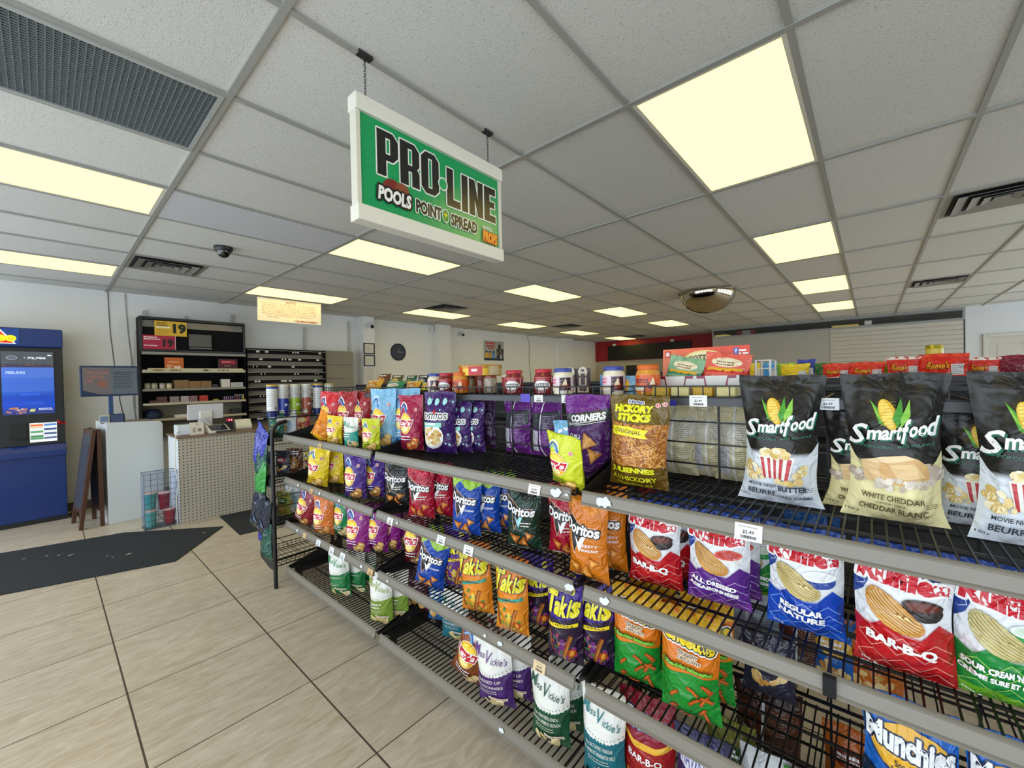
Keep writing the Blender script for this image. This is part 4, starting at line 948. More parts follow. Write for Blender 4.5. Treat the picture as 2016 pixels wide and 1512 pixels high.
BAG_ROWS = [
    ('cheesie', 'snack_bag', 'small orange cheese snack bag slumped sideways at the end of the top shelf', 'snack bag', 1.215, 2.818, 1.101, 32, 0, 20.0, 1.15, 1, 'top'),
    ('lays_red', 'chip_bag', 'tall bright red chip bag behind the slumped orange bag, end bay top shelf', 'chip bag', 1.315, 2.856, 1.101, 3, 0, 20.0, 1.08, 1.15, 'top'),
    ('lays_dark', 'chip_bag', 'tall dark red chip bag beside the bright red one, end bay top shelf', 'chip bag', 1.37, 2.705, 1.101, 0, 0, 20.0, 0.98, 1.15, 'top'),
    ('lays_dark', 'chip_bag', 'dark red chip bag tucked behind its twin, before the light blue bags', 'chip bag', 1.43, 2.624, 1.101, 0, 0, 20.0, 0.9, 1.15, 'top'),
    ('lays_small_y', 'chip_bag', 'small yellow chip bag at the front edge of the end bay top shelf', 'chip bag', 1.2, 2.549, 1.101, 3, 0, 20.0, 1.02, 1, 'top'),
    ('mv_small', 'kettle_chip_bag', 'small white and teal kettle chip bag between two small yellow ones', 'chip bag', 1.2, 2.334, 1.101, 0, 0, 20.0, 0.9, 1, 'top'),
    ('lays_small_lime', 'chip_bag', 'small lime green chip bag standing at the first shelf joint', 'chip bag', 1.2, 2.107, 1.101, 0, 0, 20.0, 1.02, 1, 'top'),
    ('lays_blue', 'chip_bag', 'tall light blue chip bag in front, end bay top shelf', 'chip bag', 1.3, 2.135, 1.101, 0, 0, 20.0, 0.96, 1, 'top'),
    ('lays_blue', 'chip_bag', 'light blue chip bag half hidden behind the front light blue one', 'chip bag', 1.38, 2.021, 1.101, 0, 0, 20.0, 1.0, 1, 'top'),
    ('lays_ketchup', 'chip_bag', 'crimson chip bag next to the white-and-purple tortilla bag, top shelf', 'chip bag', 1.33, 1.908, 1.101, 0, 0, 20.0, 0.9, 1, 'top'),
    ('tostitos', 'tortilla_chip_bag', 'purple tortilla chip bag with white chip window, front of its row', 'tortilla chip bag', 1.365, 1.699, 1.101, 0, 0, 18.7, 1.06, 1, 'top'),
    ('tostitos', 'tortilla_chip_bag', 'purple spotted tortilla bag, middle one of its row', 'tortilla chip bag', 1.435, 1.647, 1.101, 0, 0, 18.1, 0.98, 0.83, 'top'),
    ('tostitos', 'tortilla_chip_bag', 'purple spotted tortilla bag, rearmost of its row against the wire back', 'tortilla chip bag', 1.49, 1.612, 1.101, 0, 0, 17.7, 1.02, 0.82, 'top'),
    ('grey_back', 'chip_bag', 'dark purple bag seen from its grey-panelled back through the wire, beside the spotted tortilla row', 'chip bag', 1.62, 1.632, 1.101, 0, 0, 180, 1.02, 1, 'top'),
    ('purple_back', 'chip_bag', 'purple bag back with white seam behind the wire, farther of the pair', 'chip bag', 1.6, 1.367, 1.101, 0, 0, 0, 1.02, 1, 'top'),
    ('purple_back', 'chip_bag', 'purple bag back with white seam behind the wire, nearer of the pair', 'chip bag', 1.6, 1.182, 1.101, 0, 0, 0, 1.08, 1, 'top'),
    ('lays_lime', 'chip_bag', 'lime green chip bag leaning on the price rail in front of the purple corner-chip bag', 'chip bag', 1.2, 0.796, 1.101, 7, -14, -10, 1.24, 1, 'top'),
    ('blue_sliver', 'snack_bag', 'slim light blue snack bag squeezed behind the corner-chip bag', 'snack bag', 1.47, 0.984, 1.101, 0, 0, 10.8, 0.9, 1, 'top'),
    ('corners', 'corn_chip_bag', 'purple corner-chip bag with grey lettering band, top shelf middle bay', 'chip bag', 1.375, 0.82, 1.101, 0, 0, 9.0, 0.96, 1, 'top'),
    ('hickory', 'potato_stick_bag', 'brown and yellow potato stick bag with clear window on the top shelf', 'snack bag', 1.345, 0.609, 1.101, 2, 0, 6.7, 1.12, 1, 'top'),
    ('cream_back', 'snack_bag', 'cream and gold bag back nearest the potato stick bag, behind the wire', 'snack bag', 1.61, 0.567, 1.101, 0, 0, 0, 0.9, 1, 'top'),
    ('cream_back', 'snack_bag', 'cream and gold bag back in the middle of three behind the wire', 'snack bag', 1.63, 0.45, 1.101, 0, 0, 0, 0.9, 1, 'top'),
    ('cream_back', 'snack_bag', 'cream and gold bag back half hidden by the first black popcorn bag', 'snack bag', 1.61, 0.355, 1.101, 0, 0, 0, 0.9, 1, 'top'),
    ('pop_butter', 'popcorn_bag', 'black and white popcorn bag with striped tub, beside the cream bags', 'popcorn bag', 1.415, 0.205, 1.101, 1, 0, 2.2, 1.08, 1, 'top'),
    ('pop_cheddar', 'popcorn_bag', 'black and pale yellow popcorn bag with cheese block picture, in front', 'popcorn bag', 1.41, -0.039, 1.101, 0, 0, 0.0, 1.04, 1, 'top'),
    ('pop_cheddar', 'popcorn_bag', 'black and pale yellow popcorn bag standing behind its front twin', 'popcorn bag', 1.475, 0.009, 1.101, 0, 0, 0.0, 1.0, 0.79, 'top'),
    ('pop_butter', 'popcorn_bag', 'black and white popcorn bag standing behind the nearest striped-tub one', 'popcorn bag', 1.475, -0.202, 1.101, 0, 0, 0.0, 0.9, 0.79, 'top'),
    ('pop_butter', 'popcorn_bag', 'black and white popcorn bag with striped tub, nearest of all, cut by the frame', 'popcorn bag', 1.37, -0.251, 1.101, 0, 0, 0.0, 0.9, 1, 'top'),
    ('lays_yellow', 'chip_bag', 'crumpled yellow chip bag tilted at the front, end bay second shelf', 'chip bag', 1.2, 2.813, 0.793, 7, 0, 20.0, 1.0, 0.95, 'second'),
    ('lays_yellow', 'chip_bag', 'crumpled yellow chip bag behind the tilted yellow one', 'chip bag', 1.3, 2.775, 0.793, 0, 0, 20.0, 0.9, 0.9, 'second'),
    ('lays_green', 'chip_bag', 'green chip bag peeking out between the yellow and purple bags', 'chip bag', 1.37, 2.763, 0.793, 0, 0, 20.0, 0.9, 0.95, 'second'),
    ('lays_purple', 'chip_bag', 'purple chip bag with yellow sun logo, front one on the second shelf', 'chip bag', 1.21, 2.313, 0.793, 0, 0, 20.0, 0.96, 0.98, 'second'),
    ('lays_purple', 'chip_bag', 'purple chip bag behind its front twin, second shelf end bay', 'chip bag', 1.3, 2.257, 0.793, 0, 0, 20.0, 0.9, 0.96, 'second'),
    ('dor_black', 'tortilla_chip_bag', 'black tortilla chip bag on the second shelf under the first joint', 'tortilla chip bag', 1.29, 1.994, 0.793, 0, 0, 20.0, 1.02, 0.96, 'second'),
    ('dor_red', 'tortilla_chip_bag', 'red tortilla chip bag in front, next to the black one', 'tortilla chip bag', 1.24, 1.708, 0.793, 0, 0, 18.8, 0.94, 1, 'second'),
    ('dor_red', 'tortilla_chip_bag', 'dark red tortilla chip bag behind the front red one', 'tortilla chip bag', 1.32, 1.655, 0.793, 0, 0, 18.2, 0.9, 1, 'second'),
    ('dor_blue', 'tortilla_chip_bag', 'blue and lime tortilla chip bag, front of the blue row on the second shelf', 'tortilla chip bag', 1.235, 1.375, 0.793, 3, 0, 15.1, 0.9, 1, 'second'),
    ('dor_blue', 'tortilla_chip_bag', 'blue tortilla chip bag, middle of the blue row on the second shelf', 'tortilla chip bag', 1.31, 1.321, 0.793, 0, 0, 14.5, 0.9, 1, 'second'),
    ('dor_blue', 'tortilla_chip_bag', 'blue tortilla chip bag, rearmost of the blue row on the second shelf', 'tortilla chip bag', 1.38, 1.285, 0.793, 0, 0, 14.1, 0.9, 1, 'second'),
    ('dor_dark', 'tortilla_chip_bag', 'blackish green tortilla chip bag with silver triangle, second shelf', 'tortilla chip bag', 1.275, 1.068, 0.793, 0, 0, 11.7, 0.94, 1, 'second'),
    ('dor_red', 'tortilla_chip_bag', 'red tortilla chip bag half behind the front orange one', 'tortilla chip bag', 1.33, 0.898, 0.793, 0, 0, 9.9, 0.9, 1, 'second'),
    ('dor_orange', 'tortilla_chip_bag', 'orange tortilla chip bag standing forward at the second joint', 'tortilla chip bag', 1.215, 0.733, 0.793, 0, 0, -4, 0.94, 1, 'second'),
    ('dor_orange', 'tortilla_chip_bag', 'orange tortilla chip bag behind the forward orange one', 'tortilla chip bag', 1.32, 0.722, 0.793, 0, 0, 7.9, 0.9, 1, 'second'),
    ('ruf_red', 'ridged_chip_bag', 'red, white and blue ridged chip bag, smaller one beside the purple ridged bag', 'chip bag', 1.315, 0.541, 0.793, 0, 0, 5.9, 1.0, 1, 'second'),
    ('ruf_red', 'ridged_chip_bag', 'red ridged chip bag in shadow behind the smaller front red one', 'chip bag', 1.4, 0.513, 0.793, 0, 0, 5.6, 0.9, 1, 'second'),
    ('ruf_purple', 'ridged_chip_bag', 'purple, white and blue ridged chip bag in front on the second shelf', 'chip bag', 1.325, 0.35, 0.793, 0, 0, 3.8, 1.02, 1, 'second'),
    ('ruf_purple', 'ridged_chip_bag', 'purple ridged chip bag in shadow behind the front purple one', 'chip bag', 1.41, 0.33, 0.793, 0, 0, 3.6, 0.9, 1, 'second'),
    ('ruf_green', 'ridged_chip_bag', 'green ridged chip bag deep behind, between the purple and blue ones', 'chip bag', 1.46, 0.284, 0.793, 0, 0, 3.1, 0.9, 0.9, 'second'),
    ('ruf_blue', 'ridged_chip_bag', 'plain blue and white ridged chip bag on the second shelf', 'chip bag', 1.325, 0.138, 0.793, 0, 0, 1.5, 1.0, 1, 'second'),
    ('ruf_red', 'ridged_chip_bag', 'large red, white and blue ridged chip bag closest to the camera', 'chip bag', 1.28, -0.048, 0.793, 0, 0, 0.0, 1.0, 1.05, 'second'),
    ('ruf_green', 'ridged_chip_bag', 'green and white ridged chip bag in front, cut by the frame edge', 'chip bag', 1.29, -0.204, 0.793, 0, 0, 0.0, 0.9, 1.03, 'second'),
    ('lays_darkred', 'chip_bag', 'dark red chip bag leaning over at the end of the third shelf', 'chip bag', 1.21, 3.106, 0.473, 20, 0, 20.0, 1, 1, 'third'),
    ('lays_orange', 'chip_bag', 'orange chip bag beside the leaning dark red one, third shelf', 'chip bag', 1.215, 2.763, 0.473, 0, 0, 20.0, 1.02, 0.92, 'third'),
    ('lays_green', 'chip_bag', 'green chip bag with yellow sun between the orange and magenta bags', 'chip bag', 1.28, 2.628, 0.473, 0, 0, 20.0, 0.9, 1, 'third'),
    ('lays_magenta', 'chip_bag', 'magenta chip bag, first of the magenta row on the third shelf', 'chip bag', 1.215, 2.308, 0.473, 0, 0, 20.0, 1.0, 1.04, 'third'),
    ('lays_magenta', 'chip_bag', 'magenta chip bag, second of the magenta row on the third shelf', 'chip bag', 1.29, 2.22, 0.473, 0, 0, 20.0, 0.9, 1.02, 'third'),
    ('lays_magenta', 'chip_bag', 'magenta chip bag, third of the magenta row on the third shelf', 'chip bag', 1.36, 2.192, 0.473, 0, 0, 20.0, 0.9, 1.0, 'third'),
    ('lays_magenta', 'chip_bag', 'magenta chip bag, rearmost of the magenta row on the third shelf', 'chip bag', 1.43, 2.185, 0.473, 0, 0, 20.0, 0.9, 0.98, 'third'),
    ('lays_maroon', 'chip_bag', 'maroon chip bag beyond the magenta row, third shelf', 'chip bag', 1.335, 1.901, 0.473, 0, 0, 20.0, 0.9, 0.98, 'third'),
    ('dor_blue', 'tortilla_chip_bag', 'blue and lime tortilla chip bag tilted over on the third shelf', 'tortilla chip bag', 1.225, 1.646, 0.473, 12, 0, 18.1, 1, 1, 'third'),
    ('dor_blue', 'tortilla_chip_bag', 'dark blue tortilla chip bag behind the tilted one, third shelf', 'tortilla chip bag', 1.31, 1.636, 0.473, 0, 0, 18.0, 0.9, 1, 'third'),
    ('takis_mix', 'rolled_chip_bag', 'purple and yellow rolled chip bag, farthest of the rolled-chip bags', 'chip bag', 1.31, 1.529, 0.473, 0, 0, 16.8, 0.9, 1, 'third'),
    ('takis_orange', 'rolled_chip_bag', 'orange rolled chip bag, farther of the two orange ones', 'chip bag', 1.225, 1.293, 0.473, -4, 0, 14.2, 1.04, 1, 'third'),
    ('takis_orange', 'rolled_chip_bag', 'orange rolled chip bag, nearer of the two orange ones', 'chip bag', 1.21, 1.082, 0.473, 0, 0, 11.9, 0.96, 1, 'third'),
    ('takis_purple', 'rolled_chip_bag', 'purple rolled chip bag, farthest of the three purple ones', 'chip bag', 1.31, 1.027, 0.473, 0, 0, 11.3, 0.92, 1, 'third'),
    ('takis_purple', 'rolled_chip_bag', 'purple rolled chip bag, foremost of the three purple ones', 'chip bag', 1.205, 0.826, 0.473, 0, 0, 9.1, 0.9, 1, 'third'),
    ('takis_purple', 'rolled_chip_bag', 'purple rolled chip bag, nearest the green and orange puff bags', 'chip bag', 1.26, 0.735, 0.473, 0, 0, 8.1, 0.9, 1, 'third'),
    ('cheetos', 'cheese_puff_bag', 'orange and green cheese puff bag beside the purple rolled-chip bags', 'snack bag', 1.275, 0.59, 0.473, 0, 0, 6.5, 0.96, 1, 'third'),
    ('cheetos', 'cheese_puff_bag', 'cheese puff bag in shadow behind the farther front one', 'snack bag', 1.37, 0.574, 0.473, 0, 0, 6.3, 0.9, 1, 'third'),
    ('cheetos', 'cheese_puff_bag', 'orange and green cheese puff bag, nearer to the empty wire shelf', 'snack bag', 1.245, 0.412, 0.473, 0, 0, 4.5, 1.0, 1, 'third'),
    ('cheetos', 'cheese_puff_bag', 'cheese puff bag in shadow behind the nearer front one', 'snack bag', 1.35, 0.393, 0.473, 0, 0, 4.3, 0.9, 1, 'third'),
    ('white_back', 'snack_bag', 'whitish bag back seen through the wire over the empty third shelf', 'snack bag', 1.62, 0.322, 0.473, 0, 0, 0, 1.08, 1, 'third'),
    ('snk_blue', 'snack_bag', 'blue and white bag back behind the wire near the snack mix', 'snack bag', 1.62, 0.094, 0.473, 0, 0, 0, 0.9, 1, 'third'),
    ('snk_red', 'snack_bag', 'red snack bag behind the wire back above the cheese puffs', 'snack bag', 1.63, 0.757, 0.793, 0, 0, 0, 1.12, 1, 'second'),
    ('mv_green', 'kettle_chip_bag', 'green and white kettle chip bag, front of the green row, bottom shelf', 'chip bag', 1.215, 2.539, 0.137, -4, 0, 20.0, 1.0, 1.02, 'bottom'),
    ('mv_green', 'kettle_chip_bag', 'green and white kettle chip bag, second of the green row', 'chip bag', 1.3, 2.506, 0.137, 0, 0, 20.0, 0.9, 0.98, 'bottom'),
    ('mv_green', 'kettle_chip_bag', 'green and white kettle chip bag, third of the green row', 'chip bag', 1.38, 2.51, 0.137, 0, 0, 20.0, 0.9, 0.95, 'bottom'),
    ('mv_lime', 'kettle_chip_bag', 'olive green and white kettle chip bag in front at the first joint', 'chip bag', 1.215, 2.067, 0.137, 0, 0, 20.0, 0.96, 1.03, 'bottom'),
    ('mv_lime', 'kettle_chip_bag', 'olive green and white kettle chip bag behind its front twin', 'chip bag', 1.3, 2.037, 0.137, 0, 0, 20.0, 0.9, 1, 'bottom'),
    ('maroon', 'chip_bag', 'maroon snack bag deep on the bottom shelf behind the olive bags', 'chip bag', 1.42, 2.009, 0.137, 0, 0, 20.0, 0.98, 1, 'bottom'),
    ('bluecorn', 'snack_bag', 'small blue snack bag deep on the bottom shelf beside the teal one', 'snack bag', 1.43, 1.833, 0.137, 0, 0, 20.0, 0.9, 1, 'bottom'),
    ('mv_teal', 'kettle_chip_bag', 'teal kettle chip bag set back behind the toppled brown bag', 'chip bag', 1.38, 1.635, 0.137, 0, 0, 18.0, 1.02, 0.85, 'bottom'),
    ('lays_brown', 'chip_bag', 'brown chip bag toppled at a tilt on the bottom shelf', 'chip bag', 1.23, 1.392, 0.137, 20, 0, 15.3, 1, 1, 'bottom'),
    ('mv_purple', 'kettle_chip_bag', 'purple and white kettle chip bag, front one, bottom shelf', 'chip bag', 1.21, 1.177, 0.137, -4, 0, 12.9, 1.06, 1, 'bottom'),
    ('mv_purple', 'kettle_chip_bag', 'purple and white kettle chip bag behind its front twin', 'chip bag', 1.29, 1.14, 0.137, 0, 0, 12.5, 0.9, 1, 'bottom'),
    ('mv_red', 'kettle_chip_bag', 'dark red and white kettle chip bag behind the purple ones', 'chip bag', 1.37, 1.276, 0.137, 0, 0, 14.0, 1.1, 1, 'bottom'),
    ('mv_dgreen', 'kettle_chip_bag', 'dark green and white kettle chip bag in front, herb and onion', 'chip bag', 1.21, 0.902, 0.137, 0, 0, 9.9, 0.96, 1, 'bottom'),
    ('mv_dgreen', 'kettle_chip_bag', 'dark green kettle chip bag in shadow behind its front twin', 'chip bag', 1.3, 0.89, 0.137, 0, 0, 9.8, 0.9, 1, 'bottom'),
    ('mv_teal', 'kettle_chip_bag', 'tall teal kettle chip bag at the second joint, bottom shelf', 'chip bag', 1.21, 0.683, 0.137, 0, 0, 7.5, 0.92, 1, 'bottom'),
    ('fritos', 'corn_chip_bag', 'dark red corn chip bag on the bottom shelf past the second joint', 'chip bag', 1.265, 0.553, 0.137, 0, 0, 6.0, 1.06, 1, 'bottom'),
    ('hawkins', 'snack_bag', 'violet corn ring bag with white panel beside the red corn chips', 'snack bag', 1.265, 0.386, 0.137, 0, 0, 4.2, 0.94, 1, 'bottom'),
    ('munchies', 'snack_mix_bag', 'bright blue snack mix bag with yellow oval, farther of the two', 'snack bag', 1.25, -0.055, 0.473, 0, 0, 0.0, 0.9, 0.905, 'third'),
    ('munchies', 'snack_mix_bag', 'bright blue snack mix bag nearest the frame corner', 'snack bag', 1.25, -0.218, 0.473, 0, 0, 0.0, 0.9, 0.905, 'third'),
    ('snk_olive', 'snack_bag', 'yellowish green snack bag deep behind the corn rings', 'snack bag', 1.42, 0.348, 0.137, 0, 0, 3.8, 0.9, 1, 'bottom'),
    ('snk_green', 'snack_bag', 'green and white snack bag low at the frame bottom', 'snack bag', 1.35, 0.121, 0.137, 0, 0, 1.3, 0.9, 1, 'bottom'),
    ('brown_back', 'snack_bag', 'dark brown bag back behind the wire at the bottom shelf', 'snack bag', 1.62, 0.278, 0.137, 0, 0, 0, 1.18, 1, 'bottom'),
    ('snk_orange', 'snack_bag', 'orange bag back beside the blue snack mix, behind the wire', 'snack bag', 1.62, 0.054, 0.137, 0, 0, 0, 0.9, 1, 'bottom'),
    ('snk_dark', 'snack_bag', 'dark snack bag slumped deep on the empty wire shelf', 'snack bag', 1.47, 0.248, 0.473, 0, 0, 2.7, 0.9, 0.8, 'third'),
    ('brown_back', 'snack_bag', 'dark brown bag back behind the wire over the empty shelf', 'snack bag', 1.63, 0.184, 0.473, 0, 0, 0, 0.9, 1, 'third'),
    ('snk_white', 'snack_bag', 'white and blue snack bag low beside the green and white one', 'snack bag', 1.36, 0.234, 0.137, 0, 0, 2.5, 0.9, 1, 'bottom'),
    ('snk_orange', 'snack_bag', 'orange snack bag back behind the wire next to the snack mix', 'snack bag', 1.62, 0.004, 0.473, 0, 0, 0, 0.9, 1, 'third'),
    ('snk_blue', 'snack_bag', 'blue bag back behind the wire above the second shelf', 'snack bag', 1.6, 0.147, 0.793, 0, 0, 0, 0.9, 1, 'second'),
    ('snk_dark', 'snack_bag', 'dark bag back at the bottom shelf behind the snack mix', 'snack bag', 1.62, -0.08, 0.137, 0, 0, 0, 0.9, 1, 'bottom'),
]
# ---------------------------------------------------------------- wire gondola shelving
RAILM = mat('price_rail_plastic', '#807b71', .38, noise=.05, nscale=4, spec=.6)
WIREM = mat('wire_black', '#131315', .38, .3)
def tagart(kind='white'):
    a = Art(); 
    a.lines(0, .52, .7, 1, .05, '#8a8a8a', .035, 3); a.text('$2.49', 0, .33, .42, .15, '#3a3a3c', bold=.02)
    r = random.Random(2); x = -.28
    while x < .28:
        wd = r.choice((.012, .02, .03)); a.rect(x, .08, x+wd, .20, '#3a3a3c'); x += wd+r.choice((.015, .02))
    return a
_tagme = {}
def price_tag(parent, loc, w=.05, rot=(0,0,-PI/2), base='#ebeae8', blank=False, tilt=-.30):
    k = (base, blank)
    if k not in _tagme:
        b = MB().box((-.5, 0, 0), (.5, .03, .66)); c = [lin(base)]*8
        _tagme[k] = art_mesh('price_tag', Art() if blank else tagart(), flat_map(1.0), PAPER, (b.v, b.f, c), 1, step=.002, base=.004, L=None)
        for p in _tagme[k].polygons: p.use_smooth = False
    o = link('price_tag', _tagme[k], parent, loc); o.scale = (w, w, w)
    o.rotation_euler = (Matrix.Rotation(rot[2], 4, 'Z') @ Matrix.Rotation(tilt, 4, 'X')).to_euler()
    return o
_resme = {}
def residue(parent, loc, w, seed):
    """torn remains of a sticker"""
    if seed not in _resme:
        r = random.Random(seed); n = 14
        pts = [(.5*math.cos(2*PI*k/n)*r.uniform(.6, 1.1), .33*math.sin(2*PI*k/n)*r.uniform(.5, 1.15)) for k in range(n)]
        _resme[seed] = MB().prism(pts, 1, 0, .03).mesh('sticker_residue', mat('torn_paper', '#dfe3ea', .6)); fixn(_resme[seed])
    o = link('sticker_residue', _resme[seed], parent, loc); o.scale = (w, w, w)
    o.rotation_euler = (Matrix.Rotation(-PI/2, 4, 'Z') @ Matrix.Rotation(-.30, 4, 'X')).to_euler(); return o

LV = [('A', 1.114), ('B', .806), ('C', .486), ('D', .150)]
UL, UP = 1.243, 1.2555
def wire(q, p0, p1, r): 
    a = [min(p0[i], p1[i])-r for i in range(3)]; b = [max(p0[i], p1[i])+r for i in range(3)]; q.box(a, b)
def deck(xa, xb, zt, pitch=.0262):
    q = MB(); n = int((UL-.02)/pitch)
    for k in range(n+1): wire(q, (xa, -.012-k*pitch, zt), (xb, -.012-k*pitch, zt), .0021)
    for x in (xa, xa+(xb-xa)*.34, xa+(xb-xa)*.66, xb): wire(q, (x, -.008, zt-.0055), (x, -UL+.008, zt-.0055), .0034)
    return q
MX = 1.54
labs = ['black wire shelving unit at the end with the tubular rack, full of colourful chip bags',
        'black wire shelving unit in the middle, between the two shelf joints',
        'black wire shelving unit nearest the camera, holding the black popcorn bags']
gon = None; RAILS = []
for u in range(3):
    y = 3.232-UP*u
    t = thing('shelving_unit', labs[u], 'shelving', (MX, y, 0), group='black wire chip shelving units')
    if u == 0:
        parts = {}
        for nm, z in LV:
            parts['deck'+nm] = deck(-.385, -.020, z-.016).mesh('shelf', WIREM)
            parts['back'+nm] = deck(.020, .385, z-.016, .05).mesh('shelf', WIREM)
        # rail: lipped extrusion, lower edge tilted outward
        def rail(z):
            pr = [(-.400, z), (-.396, z+.001), (-.392, z-.004), (-.4005, z-.034), (-.3985, z-.042), (-.413, z-.042), (-.4145, z-.036), (-.4095, z-.033), (-.4035, z-.008), (-.4045, z-.003)]
            return MB().prism(pr, 1, -.016, -UL+.016)
        def bracket(z, s):
            yy = -.006 if s else -UL+.006
            return MB().prism([(-.388, z-.020), (-.30, z-.050), (-.02, z-.070), (-.02, z+.080), (-.12, z+.066), (-.30, z+.020), (-.388, z-.002)], 1, yy-.0015, yy+.0015)
        for nm, z in LV:
            for k, m_ in (('rail', rail(z)), ('br1', bracket(z, 1)), ('br0', bracket(z, 0))):
                me = m_.mesh({'rail': 'price_rail'}.get(k, 'bracket'), RAILM if k == 'rail' else BLACKM); fixn(me); parts[k+nm] = me
        q = MB()
        for k in range(17): wire(q, (0, -.02, .17+k*.0762), (0, -UL+.02, .17+k*.0762), .0026)
        for k in range(5): wire(q, (.004, -.02-k*(UL-.04)/4, .12), (.004, -.02-k*(UL-.04)/4, 1.40), .0032)
        parts['grid'] = q.mesh('back_grid', WIREM)
        q = MB().box((-.018, -.012, 0), (.018, .012, 1.40)); parts['up'] = q.mesh('upright', BLACKM)
        q = MB().box((-.34, -.010, .070), (.34, .010, .115))
        for x in (-.32, .30): q.box((x, -.012, .03), (x+.022, .012, .09)); q.lathe([(.016, 0), (.016, .008), (.006, .012), (.006, .035)], 10, (x+.011, 0, 0))
        parts['leg'] = q.mesh('leg', BLACKM)
        q = MB(); xa, xb, zf = -.100, .30, 1.405
        for k in range(31): 
            yy = -.02-k*(UL-.04)/30
            wire(q, (xa, yy, zf), (xb, yy, zf), .0018); wire(q, (xa, yy, zf), (xa, yy, zf+.037), .0018); wire(q, (xb, yy, zf), (xb, yy, zf+.037), .0018)
        for x in (xa, xb): wire(q, (x, -.02, zf+.038), (x, -UL+.02, zf+.038), .0026); wire(q, (x, -.02, zf), (x, -UL+.02, zf), .0026)
        for x in (xa+.13, xa+.27): wire(q, (x, -.02, zf-.004), (x, -UL+.02, zf-.004), .0026)
        for yy in (-.02, -UL+.02): wire(q, (xa, yy, zf+.038), (xb, yy, zf+.038), .0026); wire(q, (xa, yy, zf+.019), (xb, yy, zf+.019), .0018)
        parts['top'] = q.mesh('wire_basket', WIREM)
        parts['strip'] = MB().box((-.108, -UL+.02, 1.378), (-.103, -.02, 1.403)).mesh('label_strip', mat('label_strip_grey', '#3c3e42', .4))
    sh = {}
    for nm, z in LV:
        s = link('shelf', parts['deck'+nm], t); sh[nm] = link('price_rail', parts['rail'+nm], s)
        link('bracket', parts['br1'+nm], s); link('bracket', parts['br0'+nm], s); link('shelf', parts['back'+nm], t)
    link('back_grid', parts['grid'], t); link('upright', parts['up'], t); link('leg', parts['leg'], t)
    b_ = link('wire_basket', parts['top'], t); st = link('label_strip', parts['strip'], b_)
    if u == 2: link('upright', parts['up'], t, (0, -UP, 0)); link('leg', parts['leg'], t, (0, -UP, 0))
    RAILS.append((sh, st, y))
def on_rail(u, nm, Y, kind, w=.05, base='#ebeae8', seed=1):
    sh, st, y = RAILS[u]; z = dict(LV)[nm]-.044 if nm != 'S' else 0
    loc = (-.4165, Y-y, z+.003)
    if kind == 'tag': price_tag(sh[nm], loc, w, base=base)
    elif kind == 'blank': price_tag(sh[nm], loc, w, base=base, blank=True)
    else: residue(sh[nm], (-.4125, Y-y, z+.024), w, seed)
LV_ = LV; LV = LV+[('S', 0)]
for u, nm, Y, k, w, bs, sd in ((1,'A',.896,'tag',.052,'#f0e6e2',1),(1,'A',.802,'res',.055,'',1),(1,'A',.76,'res',.016,'',2),(2,'A',.622,'res',.058,'',3),(2,'A',.23,'tag',.060,'#f0eff4',1),
    (0,'A',2.60,'tag',.045,'#d8b478',1),(0,'B',2.745,'tag',.045,'#d8b478',1),(0,'B',2.62,'res',.03,'',4),(0,'B',2.36,'res',.03,'',5),(0,'B',2.95,'res',.03,'',2),(1,'B',1.823,'tag',.05,'#ebeae8',1),(1,'B',1.423,'tag',.055,'#ebeae8',1),(1,'B',1.247,'tag',.055,'#ebeae8',1),
    (1,'B',1.76,'res',.02,'',4),(1,'B',.758,'res',.042,'',5),(2,'B',.627,'res',.042,'',1),(0,'C',2.869,'blank',.05,'#c8a878',1),(0,'C',2.661,'tag',.055,'#eceef2',1),(0,'C',2.478,'tag',.055,'#eceef2',1),(0,'C',2.34,'tag',.055,'#eceef2',1),(0,'C',2.12,'res',.03,'',3),(0,'C',2.03,'tag',.05,'#d8b478',1),(1,'C',1.86,'res',.02,'',2),(1,'C',1.16,'res',.02,'',4),(1,'C',1.08,'res',.03,'',5),(1,'C',.89,'tag',.052,'#e2c89c',1),(0,'C',2.99,'res',.03,'',1),(1,'D',1.08,'res',.03,'',3)):
    on_rail(u, nm, Y, k, w, bs or '#ffffff', sd)
for u, Y, w, bs in ((1, 1.175, .055, '#5a4cc0'), (1, 1.10, .048, '#ebeae8'), (1, .954, .05, '#ebeae8'), (2, .433, .056, '#f0f0f0'), (2, .52, .03, '#2a2a9c'), (2, .091, .05, '#d8dce2')):
    sh, st, y = RAILS[u]; price_tag(st, (-.110, Y-y, 1.376), w, base=bs, blank=bs in ('#5a4cc0', '#2a2a9c'), tilt=0)
sh, st, y = RAILS[2]   # seam in the second rail
for nm in ('B',): ob('rail_joint', MB().box((-.4155, .075-y-.012, .806-.0425), (-.4000, .075-y+.012, .8065)), DARK, sh[nm])

# bags on the shelves
for d, nm, lab, cat, X, Y, z, roll, lean, yaw, sx, sz, dk in BAG_ROWS:
    bag(d, nm, lab, cat, (X, Y, z+.0015), -PI/2+math.radians(yaw), math.radians(roll), math.radians(-lean), sx, sz, 'chip and snack bags on the %s shelf' % dk)

